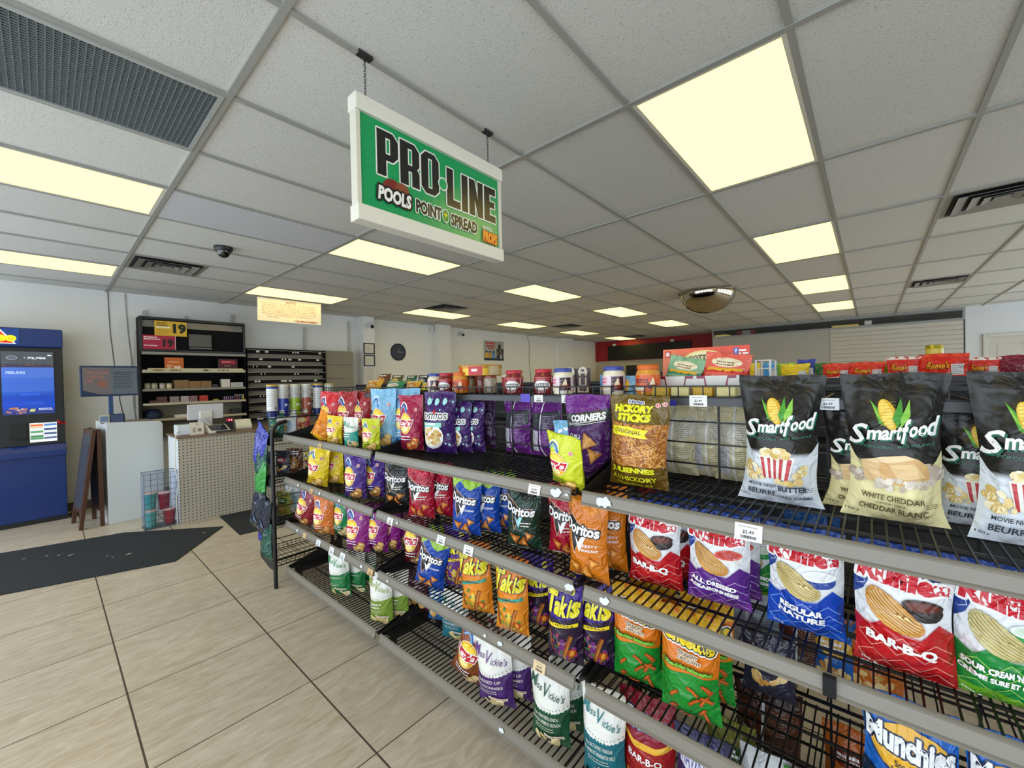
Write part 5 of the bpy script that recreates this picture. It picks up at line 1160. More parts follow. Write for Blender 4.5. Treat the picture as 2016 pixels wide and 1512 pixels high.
# ---------------------------------------------------------------- tubular end rack beyond the last unit
t = thing('end_rack', 'black tubular rack with small wire baskets at the end of the shelving', 'display rack', (1.29, 3.27, 0))
for x, s in ((-.215, 1), (.205, -1)):
    pts = [(x, -.012, .001), (x, -.012, 1.10)]+[(x+s*(.07-.07*math.cos(a)), -.012, 1.10+.10*math.sin(a)) for a in np.linspace(.2, PI/2, 6)]+[(x+s*.10, -.012, 1.205)]
    ob('leg', MB().tube(pts, .0135, 12), BLACKM, t, smooth=True)
def basket(z, x0, x1, y0, y1, lip, p=.033):
    q = MB()
    nx_, ny_ = int(round((x1-x0)/p)), int(round((y1-y0)/p))
    for k in range(nx_+1):
        x = x0+(x1-x0)*k/nx_; wire(q, (x, y0, z), (x, y1, z), .0015); wire(q, (x, y0, z), (x, y0, z+lip), .0015); wire(q, (x, y1, z), (x, y1, z+lip), .0015)
    for k in range(ny_+1):
        yy = y0+(y1-y0)*k/ny_; wire(q, (x0, yy, z), (x0, yy, z+lip), .0015); wire(q, (x1, yy, z), (x1, yy, z+lip), .0015)
        if k % 3 == 0: wire(q, (x0, yy, z-.003), (x1, yy, z-.003), .0022)
    for zz in (z, z+lip/2, z+lip):
        r = .0025 if zz != z+lip/2 else .0015
        for yy in (y0, y1): wire(q, (x0, yy, zz), (x1, yy, zz), r)
        for x in (x0, x1): wire(q, (x, y0, zz), (x, y1, zz), r)
    return q
BK = [.150, .455, .760, 1.065]
for z in BK:
    b_ = ob('wire_basket', basket(z, -.20, .19, .008, .340, .042), WIREM, t)
    for x in (-.212, .202): ob('bracket', MB().prism([(-.005, z-.035), (.12, z-.035), (.30, z+.0), (.31, z+.04), (.26, z+.045), (-.005, z+.03)], 0, x-.003, x+.003), BLACKM, b_)
b_ = ob('wire_basket', basket(1.232, -.21, .36, .008, .27, .045, .06), WIREM, t)
ob('price_tag', MB().box((-.175, .000, 1.205), (-.065, .003, 1.228)), mat('tag_strip', '#dcdad4', .5), b_)
q = MB()
for k in range(13): wire(q, (-.20, 0, .2+.0762*k), (.19, 0, .2+.0762*k), .0024)
ob('back_grid', q, WIREM, t)
def can(name, parts, lab, loc, cat, grp, r=.036, h=.243):
    o = thing(name, lab, cat, loc, group=grp); body, lid, foot, word, wc = parts
    ob('can_body', MB().lathe([(r*.98, 0), (r, .004), (r, h-.014), (r*.97, h-.012)], 24), mat('can_'+foot[1:], foot, .35), o, smooth=True)
    a = Art(); cw = 2*PI*r; H_ = h/cw
    a.rect(-.5, .03, .5, H_-.06, body)
    if wc == 'wide': a.rect(-.5, .20, .5, H_-.14, '#e0e0de'); a.lines(-.1, H_-.24, .34, 9, .06, '#9a9aa0', .016, 3); a.rect(.02, .24, .10, .32, '#8a8a8a')
    else: a.rect(-.5, H_*.56, .5, H_-.06, '#c8c8c2'); a.lines(-.05, H_-.16, .30, 6, .055, '#8a8a90', .015, 3); a.rect(-.20, .06, -.04, .20, '#e4e0d8'); a.poly([(-.02, H_*.40), (.10, H_*.36), (-.02, H_*.30)], '#e8e8f0')
    me = art_mesh('label', a, cyl_map(cw, r), GLOSSP, None, cw, step=.00025, base=.0006, L=.06); link('label', me, o)
    ob('lid', MB().lathe([(r*1.02, h-.014), (r*1.03, h-.004), (r*.99, h), (r*.9, h-.002), (0, h-.003)], 24), mat('lid_'+lid[1:], lid, .35), o, smooth=True)
    return o
cans = [(('#1c3a8c', '#d8b23a', '#1c3a8c', '', 'wide'), 1.13, 'blue and white snack can with wide white label, first on the end rack'), (('#2a3a9c', '#d8d2c4', '#1c2a6c', 'CHIPS', '#ffffff'), 1.21, 'dark blue snack can, second on the end rack'), (('#9ab82a', '#d8d2b4', '#6a8a1c', 'CHIPS', '#ffffff'), 1.295, 'lime green snack can on the end rack'),
        (('#a8543a', '#d8d2c4', '#7a3420', 'CHIPS', '#ffffff'), 1.38, 'rust red snack can on the end rack'), (('#1c3a8c', '#d8b23a', '#1c3a8c', '', 'wide'), 1.47, 'blue snack can with white label behind the bright red chip bag'), (('#22306c', '#c8b47a', '#1c2a5c', 'CHIPS', '#ffffff'), 1.565, 'navy snack can, last on the end rack')]
for p, x, lab in cans: can('snack_can', p, lab, (x, 3.40, 1.2345), 'snack can', 'snack cans on the end rack')
# bags in the end rack baskets
for d, x, yy, z, lab, k in (('peg_dkgreen', 1.16, 3.42, 1.068, 'dark green peg bag in the upper end-rack basket', .9), ('peg_white', 1.25, 3.42, 1.068, 'pale grey peg bag in the upper end-rack basket', .9), ('snk_red', 1.36, 3.42, 1.068, 'red snack bag in the upper end-rack basket', .8),
    ('snk_dark', 1.20, 3.42, .763, 'dark snack bag in the middle end-rack basket', .85), ('snk_white', 1.12, 3.47, .763, 'white and blue snack bag at the middle end-rack basket', .85), ('peg_brown', 1.30, 3.45, .763, 'brown snack bag beside the dark one in the end rack', .95), ('lays_small_y', 1.42, 3.47, .763, 'small yellow chip bag at the far side of the end rack', .9),
    ('peg_white', 1.30, 3.48, .458, 'pale snack bag in the lower end-rack basket', 1.0), ('snk_olive', 1.20, 3.42, .458, 'olive snack bag in the lower end-rack basket', .8)):
    bag(d, 'snack_bag', lab, 'snack bag', (x, yy, z), -PI/2+.5, 0, 0, k, k, 'snack bags in the end rack')
for d, yy, z, roll, k, lab in (('hang_blue', 3.50, .880, 26, 1.45, 'violet blue snack bag hanging tilted on the side of the end rack'), ('hang_dkgreen', 3.46, .79, 16, 1.3, 'dark green snack bag hanging under the violet blue one'), ('hang_green', 3.47, .640, 10, 1.35, 'bright green snack bag hanging halfway down the end rack'),
    ('hang_navy', 3.53, .385, 20, 1.55, 'dark navy snack bag hanging low on the end rack'), ('hang_navy', 3.42, .36, 16, 1.4, 'dark navy snack bag behind the low hanging one'), ('hang_blue', 3.50, .29, 0, .7, 'small blue wrapper tip hanging below the navy bags'), ('hang_dkgreen', 3.36, .20, 2, 1.25, 'dark green snack bag standing lowest on the end rack')):
    bag(d, 'snack_bag', lab, 'snack bag', (1.045+.012*(k < 1.5), yy, z), -PI/2, math.radians(roll), 0, k*.9, k, 'snack bags hanging on the end rack')

# ---------------------------------------------------------------- jars and boxes on the top baskets
def jar(kind, lab, loc, s=1.0, grp='dip and salsa jars on the top basket'):
    lid, body, lab_c, word, wc, art2 = kind
    o = thing('jar', lab, 'jar', loc, group=grp); o.scale = (s, s, s)
    r = .044
    ob('jar_body', MB().lathe([(r*.80, 0), (r*.97, .004), (r, .012), (r, .078), (r*.95, .088), (r*.82, .096), (r*.82, .101)], 28), mat('jar_'+body[1:], body, .12, spec=.6, coat=.5), o, smooth=True)
    ob('lid', MB().lathe([(r*.86, .098), (r*.90, .100), (r*.90, .112), (r*.86, .115), (0, .1145)], 28), mat('jarlid_'+lid[1:], lid, .3), o, smooth=True)
    a = Art(); cw = 2*PI*r
    if art2 == 'oval':
        for cx in (-.06, .44, -.56): a.ell(cx, .155, .15, .075, '#ebe8e6'); a.text(word, cx, .155, .25, .062, wc, bold=.03)
        a.rect(-.5, .27, .5, .285, '#d8545a'); a.rect(-.5, .24, .5, .25, '#d8545a')
    else:
        a.rect(-.5, .06, .5, .28, lab_c)
        for cx in (-.10, .40): 
            a.rect(cx+.02, .07, cx+.20, .27, '#3a2028' if not word else lab_c)
            (a.text(word, cx-.05, .20, .20, .06, wc, bold=.03) if word else a.lines(cx-.10, .22, .2, 2, .045, wc, .03, 2)); a.ell(cx+.10, .14, .07, .05, '#7a2a1c'); a.poly([(cx+.06, .15), (cx+.14, .15), (cx+.11, .26)], '#f0dcb8'); a.ell(cx-.08, .10, .09, .03, '#f0e4c4')
    link('label', art_mesh('label', a, cyl_map(cw, r), GLOSSP, None, cw, step=.00025, base=.0006, L=.05), o)
    o.rotation_euler = (0, 0, -PI/2+.75)
    return o
SALSA = ('#b8283a', '#7a1a1c', '#ffffff', 'TOSTITOS', '#1c1414', 'oval'); WHITEJ = ('#3a4a9c', '#e8dfc8', '#e2cdd4', '', '#e85a8a', 'rect'); QUESO = ('#d8641c', '#d89030', '#d85a14', 'TOSTITOS', '#2a1a4a', 'rect')
for kd, x, yy, lab in ((WHITEJ, 1.505, 1.915, 'blue-lidded white dip jar, farthest jar on the basket'), (SALSA, 1.505, 1.815, 'red-lidded salsa jar beside the farthest white dip jar'), (QUESO, 1.515, 1.705, 'orange cheese dip jar before the round yellow tin'), (SALSA, 1.50, 1.30, 'red-lidded salsa jar just past the round yellow tin'),
    (SALSA, 1.50, 1.122, 'red-lidded salsa jar next to a white dip jar, middle of the basket'), (WHITEJ, 1.50, 1.016, 'blue-lidded white dip jar touching a salsa jar'), (WHITEJ, 1.50, .773, 'blue-lidded white dip jar standing alone before the orange jar'), (QUESO, 1.50, .633, 'orange cheese dip jar beside the red display box')):
    jar(kd, lab, (x, yy, 1.4075))
for k, (yy, c) in enumerate(((1.745, '#c8a878'), (1.66, '#7a3428'), (1.585, '#a89a8a'))):
    o = thing('jar', ('pale nut jar', 'reddish nut jar', 'grey nut jar')[k]+' under the round yellow tin', 'jar', (1.625, yy, 1.4075), group='nut jars under the tin')
    ob('jar_body', MB().lathe([(.034, 0), (.037, .006), (.037, .078), (.034, .086)], 20), mat('nuts_'+c[1:], c, .2, noise=.5, nscale=90, coat=.6), o, smooth=True)
    ob('lid', MB().lathe([(.036, .082), (.036, .094), (0, .095)], 20), mat('lid_tan', '#8a3a2a', .35), o, smooth=True)
o = thing('cookie_tin', 'round yellow and red tin lying on top of the nut jars', 'tin', (1.632, 1.668, 1.503))
ob('tin_body', MB().lathe([(.146, 0), (.15, .003), (.15, .050), (.147, .052)], 48), mat('tin_yellow', '#e2b83a', .3, .2), o, smooth=True)
ob('lid', MB().lathe([(.152, .040), (.153, .056), (.148, .060), (0, .060)], 48), mat('tin_lid', '#c8882a', .3, .3), o, smooth=True)
a = Art(); cw = 2*PI*.1535
a.rect(-.015, .003, .085, .06, '#c8222c'); a.lines(.035, .024, .055, 1, .02, '#f4ece0', .014, 2); a.rect(-.5, .052, .5, .06, '#b8862a')
a.rect(.13, .004, .24, .05, '#b8a878'); a.ell(-.10, .03, .02, .02, '#d8542a')
link('label', art_mesh('label', a, cyl_map(cw, .1535), GLOSSP, None, cw, step=.0002, base=.0005, L=.02), o); o.rotation_euler = (0, 0, -PI/2+.35); o.scale = (.80, .80, 1)
o = thing('snack_tub', 'small red and clear tub between the tin and a salsa jar', 'tub', (1.64, 1.445, 1.4075)); ob('tub_body', MB().lathe([(.040, 0), (.045, .004), (.048, .085)], 20), mat('tub_red', '#9a2a2a', .3), o, smooth=True); ob('lid', MB().lathe([(.050, .085), (.050, .095), (0, .096)], 20), mat('tub_lid', '#c8bca8', .3), o, smooth=True)
# meat stick display box
o = thing('display_box', 'orange-red cardboard counter display box of snack sticks', 'display box', (1.60, .487, 1.4075))
a = Art(); A_ = .125/.315
for k in range(6): a.rect(-.5+k/6, 0, -.5+(k+1)/6, A_, ['#ef7a4a', '#ec6e44', '#e9623e', '#e6583a', '#e35038', '#e04a36'][k])
a.ell(0, A_*.56, .26, A_*.36, '#f2d88a'); a.ell(0, A_*.54, .245, A_*.33, '#f6e8b0'); a.text('COTTAGE', 0, A_*.64, .36, .07, '#3a3a2c', arch=.02, bold=.03); a.text('f', .36, A_*.84, .02, .04, '#e8eef8', bold=.05); a.rect(.335, A_*.75, .385, A_*.93, '#4a6ac8'); a.text('f', .36, A_*.84, .018, .05, '#ffffff', bold=.05); a.lines(.44, A_*.82, .10, 2, .035, '#ffffff', .02, 2)
a.rect(-.47, A_*.72, -.40, A_*.94, '#c83a2a'); a.ell(-.435, A_*.83, .025, .03, '#f0d8d0')
panel('header_card', a, .315, .125, GLOSSP, th=.004, base='#e86a44', parent=o, loc=(.075, 0, .055), rot=(-.10, 0, -PI/2), back='#b89a78')
a = Art(); A_ = .07/.31
a.rect(-.5, 0, .5, A_, '#d8d8da')
for cx in (-.22, .24): a.poly([(cx-.21, A_), (cx-.12, A_), (cx-.085, A_*.12), (cx+.085, A_*.12), (cx+.12, A_), (cx+.21, A_), (cx+.21, A_*.86), (cx+.13, A_*.86), (cx+.10, 0), (cx-.10, 0), (cx-.13, A_*.86), (cx-.21, A_*.86)], '#8a1c3a')
a.rect(-.105+.0, 0, -.10, A_, '#6a6a6c'); panel('tray_front', a, .31, .062, GLOSSP, th=.003, parent=o, loc=(-.035, 0, .0), rot=(0, 0, -PI/2), base='#d8d8da', back='#b89a78')
ob('tray', MB().box((-.03, -.155, 0), (.075, .155, .004)).box((-.03, -.155, 0), (.075, -.151, .05)).box((-.03, .151, 0), (.075, .155, .05)), mat('cardboard', '#a8865c', .8), o)
def stickpack(nm, col, hi, word):
    a = Art(); A = .98
    for k in range(6): a.line([(-.40+.02*(k % 2), A*(.08+.075*k)), (.40, A*(.11+.075*k))], .075, col if k % 2 else hi)
    a.poly([(-.5, A*.55), (.5, A*.58), (.5, A), (-.5, A)], hi); a.ell(0, A*.74, .34, .13, '#f0e4c4'); a.lines(0, A*.73, .44, 2, .07, '#7a5a3c', .03, 4); a.poly([(-.4, A*.56), (.4, A*.60), (.38, A*.52), (-.4, A*.48)], '#e8b02a')
    design(nm, A, .115, .03, [(0, col)], a, seed=4)
stickpack('stk_green', '#3f8a6a', '#8ab890', 'HOT'); stickpack('stk_red', '#d83a3a', '#e86a5a', 'MILD')
bag('stk_green', 'snack_stick_pack', 'green pack of snack sticks in the display box', 'snack pack', (1.605, .555, 1.425), -PI/2, .22, -.25, 1.15, 1.15); bag('stk_red', 'snack_stick_pack', 'red pack of snack sticks in the display box', 'snack pack', (1.605, .405, 1.425), -PI/2, .15, -.25, 1.3, 1.2)
q = MB()
for yy in (-.022, .022):
    for x in (0, .10): q.tube([(x, yy, 0), (x, yy, .12)], .0035, 6)
for z in (.03, .06, .09, .119): 
    for x in (0, .1): q.tube([(x, -.022, z), (x, .022, z)], .002, 5)
    for yy in (-.022, .022): q.tube([(0, yy, z), (.1, yy, z)], .002, 5)
tag(ob('wire_holder', q, mat('white_wire', '#dcdad4', .4), None, (1.66, .285, 1.4085)), 'small white wire card holder beside the orange-red display box', 'wire holder')
for k, yy in enumerate((1.135, 1.062)):
    o = thing('jerky_box', 'brown and cream hang-top jerky box, '+('farther' if k == 0 else 'nearer')+' of the pair', 'box', (1.74, yy, 1.4075), (0, 0, -PI/2), group='jerky boxes on the top basket')
    a = Art(); a.rect(-.5, 0, .5, 1.9, '#3a221a'); a.rect(-.5, 0, .5, .5, '#e0d4bc'); a.rect(-.35, .1, .35, .4, '#5a2a1c'); a.ell(0, 1.62, .42, .40, '#e6dcc6'); a.rect(-.34, .55, .34, 1.2, '#d8ccb4'); a.rect(-.2, .6, .2, 1.5, '#4a2c20'); a.ell(0, 1.75, .16, .10, '#3a2a22')
    panel('box_front', a, .062, .118, GLOSSP, th=.02, parent=o, base='#3a221a', back='#3a221a')
bag('lays_blue', 'chip_bag', 'light blue bag lying flat in the wire basket behind the white dip jars', 'chip bag', (1.545, .86, 1.435), -PI/2, PI/2*1.02, 0, .62, .62)
for d, yy, w_, zt, lab in (('peg_yellow', 3.10, .30, 1.49, 'golden yellow bag top behind the red chip bags'), ('peg_gr2', 2.79, .30, 1.478, 'green and white bag top behind the light blue chip bag'), ('peg_yellow', 2.55, .22, 1.476, 'golden yellow bag top behind the farther light blue bag'), ('peg_yg', 2.373, .19, 1.463, 'yellow green bag top next to the farthest jar')):
    k = w_/.16*.8; bag(d, 'snack_bag', lab, 'snack bag', (1.78, yy, 1.409), -PI/2, 0, -.5, k, (zt-1.40)/(.16*1.35)*1.1, 'bags on the far side of the basket')
# cartons of chips in the far basket (yellow tops behind the wire)
for k, yy in enumerate((.575, .505, .43, .36)):
    tag(ob('snack_carton', MB().box((-.03, -.031, 0), (.03, .031, .034)), mat('carton_%d' % (k % 2), ('#c8a02a', '#d8cc8a')[k % 2], .5, noise=.2, nscale=40), None, (1.535-.04, yy, 1.4075), bevel=.004), ('gold', 'pale yellow')[k % 2]+' small carton lying in the basket under the display box, '+('farthest', 'second', 'third', 'nearest')[k]+' of four', 'carton', 'small cartons under the display box')

# ---------------------------------------------------------------- second gondola with candy behind
t = thing('candy_gondola', 'dark second row of shelving behind the wire units, topped with candy bags', 'shelving', (3.2, 2.0, 0))
ob('back_panel', MB().box((-.02, -3.4, .12), (.02, 3.4, 1.40)), mat('gondola_panel', '#2c2a27', .6), t)  # panel colour darkened to deepen the shade behind the wire shelves
ob('base', MB().box((-.35, -3.4, .02), (.35, 3.4, .12)), BLACKM, t)
for z in (.42, .74, 1.06, 1.39): ob('shelf', MB().box((-.33, -3.4, z), (.33, 3.4, z+.02)), mat('gondola_shelf', '#2a2a2c', .5), t)
ob('front_rail', MB().box((-.34, -3.4, 1.38), (-.333, 3.4, 1.45)), mat('gondola_rail', '#1c1c20', .5), t)
CL = ['small yellow candy pouch, farthest of the candy row', 'sky blue candy pouch in the candy row', 'lime green candy pouch behind a yellow one', 'wide yellow candy pouch in front of the lime one', 'dark blue standing candy bag', 'dark green candy bag beside the dark blue one', 'red candy pouch, farther of two small ones', 'red candy pouch, nearer of two small ones', 'slim lime pouch between red pouches', 'red and white candy pouch with lettering', 'large red candy pouch with lettering under the golden can', None, 'white and maroon candy pouch past the large red one', 'maroon candy pouch at the frame edge']
for k, (d, yy, w_, zt) in enumerate([('candy_yellow', 0.585, 0.077, 1.548), ('candy_sky', 0.503, 0.076, 1.548), ('candy_lime', 0.414, 0.095, 1.541), ('candy_yellow', 0.361, 0.145, 1.533), ('candy_blue', 0.307, 0.087, 1.559), ('candy_green', 0.211, 0.105, 1.533), ('candy_red', 0.155, 0.128, 1.528), ('candy_red', 0.017, 0.149, 1.531), ('candy_lime', -0.064, 0.029, 1.533), ('candy_box', -0.134, 0.131, 1.552), ('candy_red', -0.286, 0.174, 1.56), (None, 0, 0, 0), ('candy_box', -0.432, 0.114, 1.535), ('candy_maroon', -0.546, 0.115, 1.541)]):
    if d is None: continue
    D_ = DZ[d]; bag(d, 'candy_pouch', CL[k], 'candy pouch', (3.12 if k in (3, 6, 7, 9, 10) else 3.17, yy, 1.411), -PI/2, 0, 0, max(w_, .06)/D_['W']*1.05, (zt-1.41)/(D_['W']*D_['A'])*1.03, 'candy pouches on the second row')
o = thing('tin_can', 'golden tin can standing behind the large red candy pouch', 'can', (3.26, -.265, 1.411)); ob('can_body', MB().lathe([(.034, 0), (.035, .004), (.035, .205), (.033, .208), (0, .206)], 24), mat('gold_tin', '#c8b83a', .25, .7), o, smooth=True)
a = Art(); a.rect(-.5, .05, .5, .85, '#d8cc4a'); a.lines(0, .6, .9, 4, .15, '#f4f0c8', .05, 2); link('label', art_mesh('label', a, cyl_map(2*PI*.035, .035), GLOSSP, None, .22, L=.06), o)
for k, (d, yy, w_, zt) in enumerate((('peg_brown', 5.146, .40, 1.586), ('peg_olive', 4.817, .36, 1.565), ('peg_dkgreen', 4.484, .30, 1.551), ('peg_night', 4.23, .29, 1.552), ('peg_olive', 4.014, .16, 1.535))):
    bag(d, 'snack_bag', ('brown and yellow', 'olive', 'deep green', 'dark blue', 'small olive')[k]+' bag in the dark far row before the beige wall', 'snack bag', (3.10, yy, 1.411), -PI/2, 0, -.4, w_/.16*.75, (zt-1.41)/(.16*1.35)*1.1, 'bags in the far row')
# ---------------------------------------------------------------- lottery machine
t = thing('lottery_machine', 'tall blue and black self-service lottery machine against the wall', 'lottery machine', (-.25, 6.90, 0))
BLUE = mat('machine_blue', '#0d2f72', .32, spec=.5); MBLK = mat('machine_black', '#17191d', .35)
ob('base', MB().box((-.40, .01, 0), (.392, .37, .05)), MBLK, t)
ob('lower_cabinet', MB().box((-.40, .0, .05), (.396, .37, .80)), BLUE, t, bevel=.008)
ob('ledge', MB().prism([(-.055, .74), (-.055, .80), (.0, .865), (.30, .865), (.30, .74)], 0, -.405, .402), BLUE, t, bevel=.004)
ob('upper_cabinet', MB().box((-.40, .0, .865), (.396, .37, 1.94)), MBLK, t, bevel=.006)
ob('header', MB().box((-.40, -.03, 1.94), (.40, .37, 2.145)), BLUE, t, bevel=.012)
a = Art(); A_ = .68/.37
for k in range(8): a.rect(-.5, A_*(.0+k*.045), .5, A_*(.045+k*.045), ['#2a3a78', '#1c3aa0', '#1244b8', '#0f48c4', '#0e46c0', '#0e42b8', '#1546b8', '#2456c0'][k])
a.rect(-.5, A_*.36, .5, A_*.58, '#3a64c8'); a.rect(-.5, A_*.58, .5, A_*.75, '#4a70cc'); a.rect(-.5, A_*.75, .5, A_*.80, '#38344c'); a.rect(-.5, A_*.80, .5, A_, '#4a5058')
r = random.Random(2)
for k in range(26): a.ell(-.5+r.random(), A_*(.775+.02*r.random()), .02, .012, ['#6a4a3a', '#8a5a3a', '#5a3a4a'][k % 3], 7)
for k in range(18): a.ell(-.5+r.random()*.45, A_*(.02+.09*r.random()), .04, .03, ['#8a6a8a', '#b87a5a', '#5a4a8a', '#c8a08a'][k % 4], 7)
a.ell(-.30, A_*.90, .11, .065, '#8a8898'); a.ell(-.30, A_*.90, .08, .045, '#5a6078')
a.text('72,700', .17, A_*.895, .36, .075, '#dce4f0', bold=.05); a.text('$', -.06, A_*.90, .04, .06, '#a89ab0'); a.rect(.38, A_*.935, .46, A_*.955, '#d8e0e8')
a.text('FEELING', -.24, A_*.665, .36, .085, '#a8c4f4', bold=.05); a.rect(-.15, A_*.30, .22, A_*.345, '#2a5ad0'); a.rect(-.1, A_*.15, .3, A_*.2, '#2450c4')
a.poly([(.0, A_*.04), (.10, A_*.04), (.12, A_*.085), (.02, A_*.085)], '#c8c878'); a.lines(.32, A_*.08, .28, 2, .035, '#e0e8f4', .02, 3)
sc = panel('screen', a, .37, .68, SCREEN, th=.01, parent=t, loc=(.140, -.011, 1.21), base='#1c3aa0', back='#101010')
a = Art(); a.poly([(-.42, .02), (.42, .02), (.0, .62)], '#f6f2ee'); a.poly([(-.34, .05), (.34, .05), (.0, .54)], '#e02c24')
for cx, ch in ((-.24, 'O'), (.02, 'L'), (.28, 'G')): a.ell(cx, .24, .15, .13, '#f4ee1c'); a.text(ch, cx, .24, .13, .14, '#c8a818', bold=.03)
panel('lit_logo', a, .26, .165, SCREEN, th=.004, parent=t, loc=(-.045, -.036, 1.965), base='#123a86', back='#123a86')
ob('ticket_slot', MB().box((.0, -.02, .93), (.115, .01, 1.11)).box((.0, -.05, .93), (.115, -.02, .945)), mat('slot_black', '#0b0c0f', .3), t)
a = Art(); A_ = .21/.20
a.rect(-.5, 0, .5, A_, '#e8ecec')
for k in range(2):
    x0 = -.47+k*.49
    for q_, c in enumerate((('#e8783a', '#f0d0b0', '#e8ecec', '#5a9a6a', '#e8ecec', '#4a8a5a', '#5a9a6a', '#f4f4f4'), ('#5a8ac8', '#e8ecf4', '#3a4a8a', '#e8ecec', '#4a5a8a', '#e8ecec', '#5a6a9a', '#f4f4f4'))[k]): a.rect(x0, A_*(.93-.115*q_-.10), x0+.46, A_*(.93-.115*q_), c)
panel('playslip_window', a, .20, .21, SCREEN, th=.006, parent=t, loc=(.235, -.008, .90), back='#101010')
q = MB(); 
for k in range(5): q.tube([(.342+.012*k, -.006, 1.13-.012*k), (.350+.012*k, -.03, 1.10-.005*k), (.356+.010*k, -.006, 1.08+.006*k)], .006, 6)
ob('red_ribbon', q, mat('ribbon_red', '#b4141c', .4), t)
# ---------------------------------------------------------------- white kiosk with monitor
KR = .075
t = thing('service_kiosk', 'white waist-high service kiosk with rounded corner panel', 'kiosk', (.43, 6.20, 0), (0, 0, KR))
W2 = mat('white_laminate', '#cfd4d4', .4)
pr = [(0, 0), (.475, 0), (.475, 1.03)]+[(.475-.045+.045*math.cos(a_), 1.04+.045*math.sin(a_)) for a_ in np.linspace(0, PI/2, 6)]+[(.0, 1.105)]
ob('front_panel', MB().prism(pr, 1, 0, .022), W2, t, bevel=.003)
ob('side_panel', MB().box((0, .024, 0), (.022, .60, 1.10)), mat('white_daylit', '#e4e8ea', .3), t, bevel=.002)  # faces the windows: daylight put into its lighter, bluer white
ob('side_panel', MB().box((.450, .024, 0), (.472, .60, 1.06)), W2, t, bevel=.002)
ob('counter_top', MB().box((.024, .024, 1.06), (.448, .60, 1.085)), mat('kiosk_top', '#8a867c', .5, noise=.1, nscale=30), t)
NB = mat('navy_plastic', '#1c3358', .35)
t = thing('customer_display', 'dark framed advertising screen on a blue pole on the white kiosk', 'monitor', (.49, 6.43, 1.086), (0, 0, .04))
ob('base', MB().box((-.09, -.10, 0), (.10, .08, .015)), NB, t, bevel=.003)
ob('pole', MB().box((-.018, -.012, .015), (.018, .02, .36)), mat('pole_blue', '#274a78', .4), t, bevel=.003)
ob('screen_housing', MB().box((-.235, -.035, .30), (.240, -.005, .64)), NB, t, bevel=.006, rot=(-.06, .0, 0))
a = Art(); A_ = .30/.44
a.rect(-.5, 0, .5, A_, '#5a6470'); a.rect(-.5, A_*.0, .0, A_, '#6a6468'); a.poly([(-.5, 0), (-.18, 0), (-.5, A_*.16)], '#1c2a44')
a.text('WIN $365,000', -.24, A_*.80, .42, .085, '#9a6a64', bold=.04); a.text('A YEAR FOR', -.28, A_*.65, .34, .08, '#9a6a64', bold=.04); a.text('LIFE', -.38, A_*.50, .13, .08, '#9a6a64', bold=.04)
a.ell(-.16, A_*.40, .09, .10, '#8a5a50'); a.lines(.26, A_*.80, .40, 8, .055, '#2c3440', .016, 4); a.rect(.05, A_*.72, .18, A_*.86, '#4a5460')
panel('screen', a, .44, .30, GLOSSP, th=.003, parent=t, loc=(.002, -.0385, .32), rot=(-.06, 0, 0), base='#5a6470', back='#20242c')
t = thing('ticket_checker', 'navy ticket checker with small grey screen on the kiosk edge', 'ticket checker', (.475, 6.29, 1.086), (0, 0, -.15))
ob('body', MB().prism([(-.06, 0), (.06, 0), (.06, .06), (.03, .105), (-.06, .105)], 0, .0, .11), NB, t, bevel=.008)
ob('reader', MB().box((-.085, -.07, .012), (-.002, .05, .105)), mat('reader_grey', '#a8a89c', .4), t, bevel=.006)
ob('screen', MB().box((-.078, -.073, .03), (-.015, -.068, .085)), mat('reader_screen', '#4a6488', .15), t)
# sandwich board
t = thing('sandwich_board', 'folded slate and brown wood sandwich board beside the white kiosk', 'sandwich board', (.285, 6.20, 0), (0, 0, .10))
SL = mat('slate_grey', '#3c3f4a', .5, noise=.35, nscale=28); WD = mat('brown_wood', '#50301f', .45, noise=.25, nscale=20)
def leaf(dx0, dx1, s):
    g_ = link('leaf', None, t, (dx0, 0, 0), (0, math.atan2(dx1-dx0, 1.03), 0)); h = 1.035
    ob('frame', MB().box((-.016, 0, 0), (.016, .045, h)).box((-.016, .40, 0), (.016, .445, h)).box((-.016, .045, h-.05), (.016, .40, h)).box((-.016, .045, .16), (.016, .40, .21)), WD, g_, bevel=.002)
    ob('slate', MB().box((-.019*s if s > 0 else -.010, .04, .20), (.010 if s > 0 else .019, .405, h-.045)), SL, g_)
leaf(-.065, .055, 1); leaf(.098, .090, -1)
ob('hinge', MB().box((.048, .05, 1.035), (.094, .09, 1.041)), mat('hinge_metal', '#8a8478', .4, .8), t)
# clear bin with tumblers
BX, BY = .645, 5.615
CLEAR = bpy.data.materials.new('clear_plastic'); CLEAR.use_nodes = True; nt = CLEAR.node_tree; nt.nodes.remove(nt.nodes['Principled BSDF'])
tr = nt.nodes.new('ShaderNodeBsdfTransparent'); tr.inputs[0].default_value = (.90, .93, .98, 1); gl = nt.nodes.new('ShaderNodeBsdfGlossy'); gl.inputs['Roughness'].default_value = .12; df = nt.nodes.new('ShaderNodeBsdfDiffuse'); df.inputs[0].default_value = (*lin('#a8b4c8'), 1)
m1 = nt.nodes.new('ShaderNodeMixShader'); m1.inputs[0].default_value = .3; m2 = nt.nodes.new('ShaderNodeMixShader'); m2.inputs[0].default_value = .15
nt.links.new(gl.outputs[0], m1.inputs[1]); nt.links.new(df.outputs[0], m1.inputs[2]); nt.links.new(tr.outputs[0], m2.inputs[1]); nt.links.new(m1.outputs[0], m2.inputs[2]); nt.links.new(m2.outputs[0], nt.nodes['Material Output'].inputs[0])
t = thing('clear_bin', 'clear plastic bin with a grey wire grid front, standing before the white kiosk', 'bin', (BX, BY, 0))
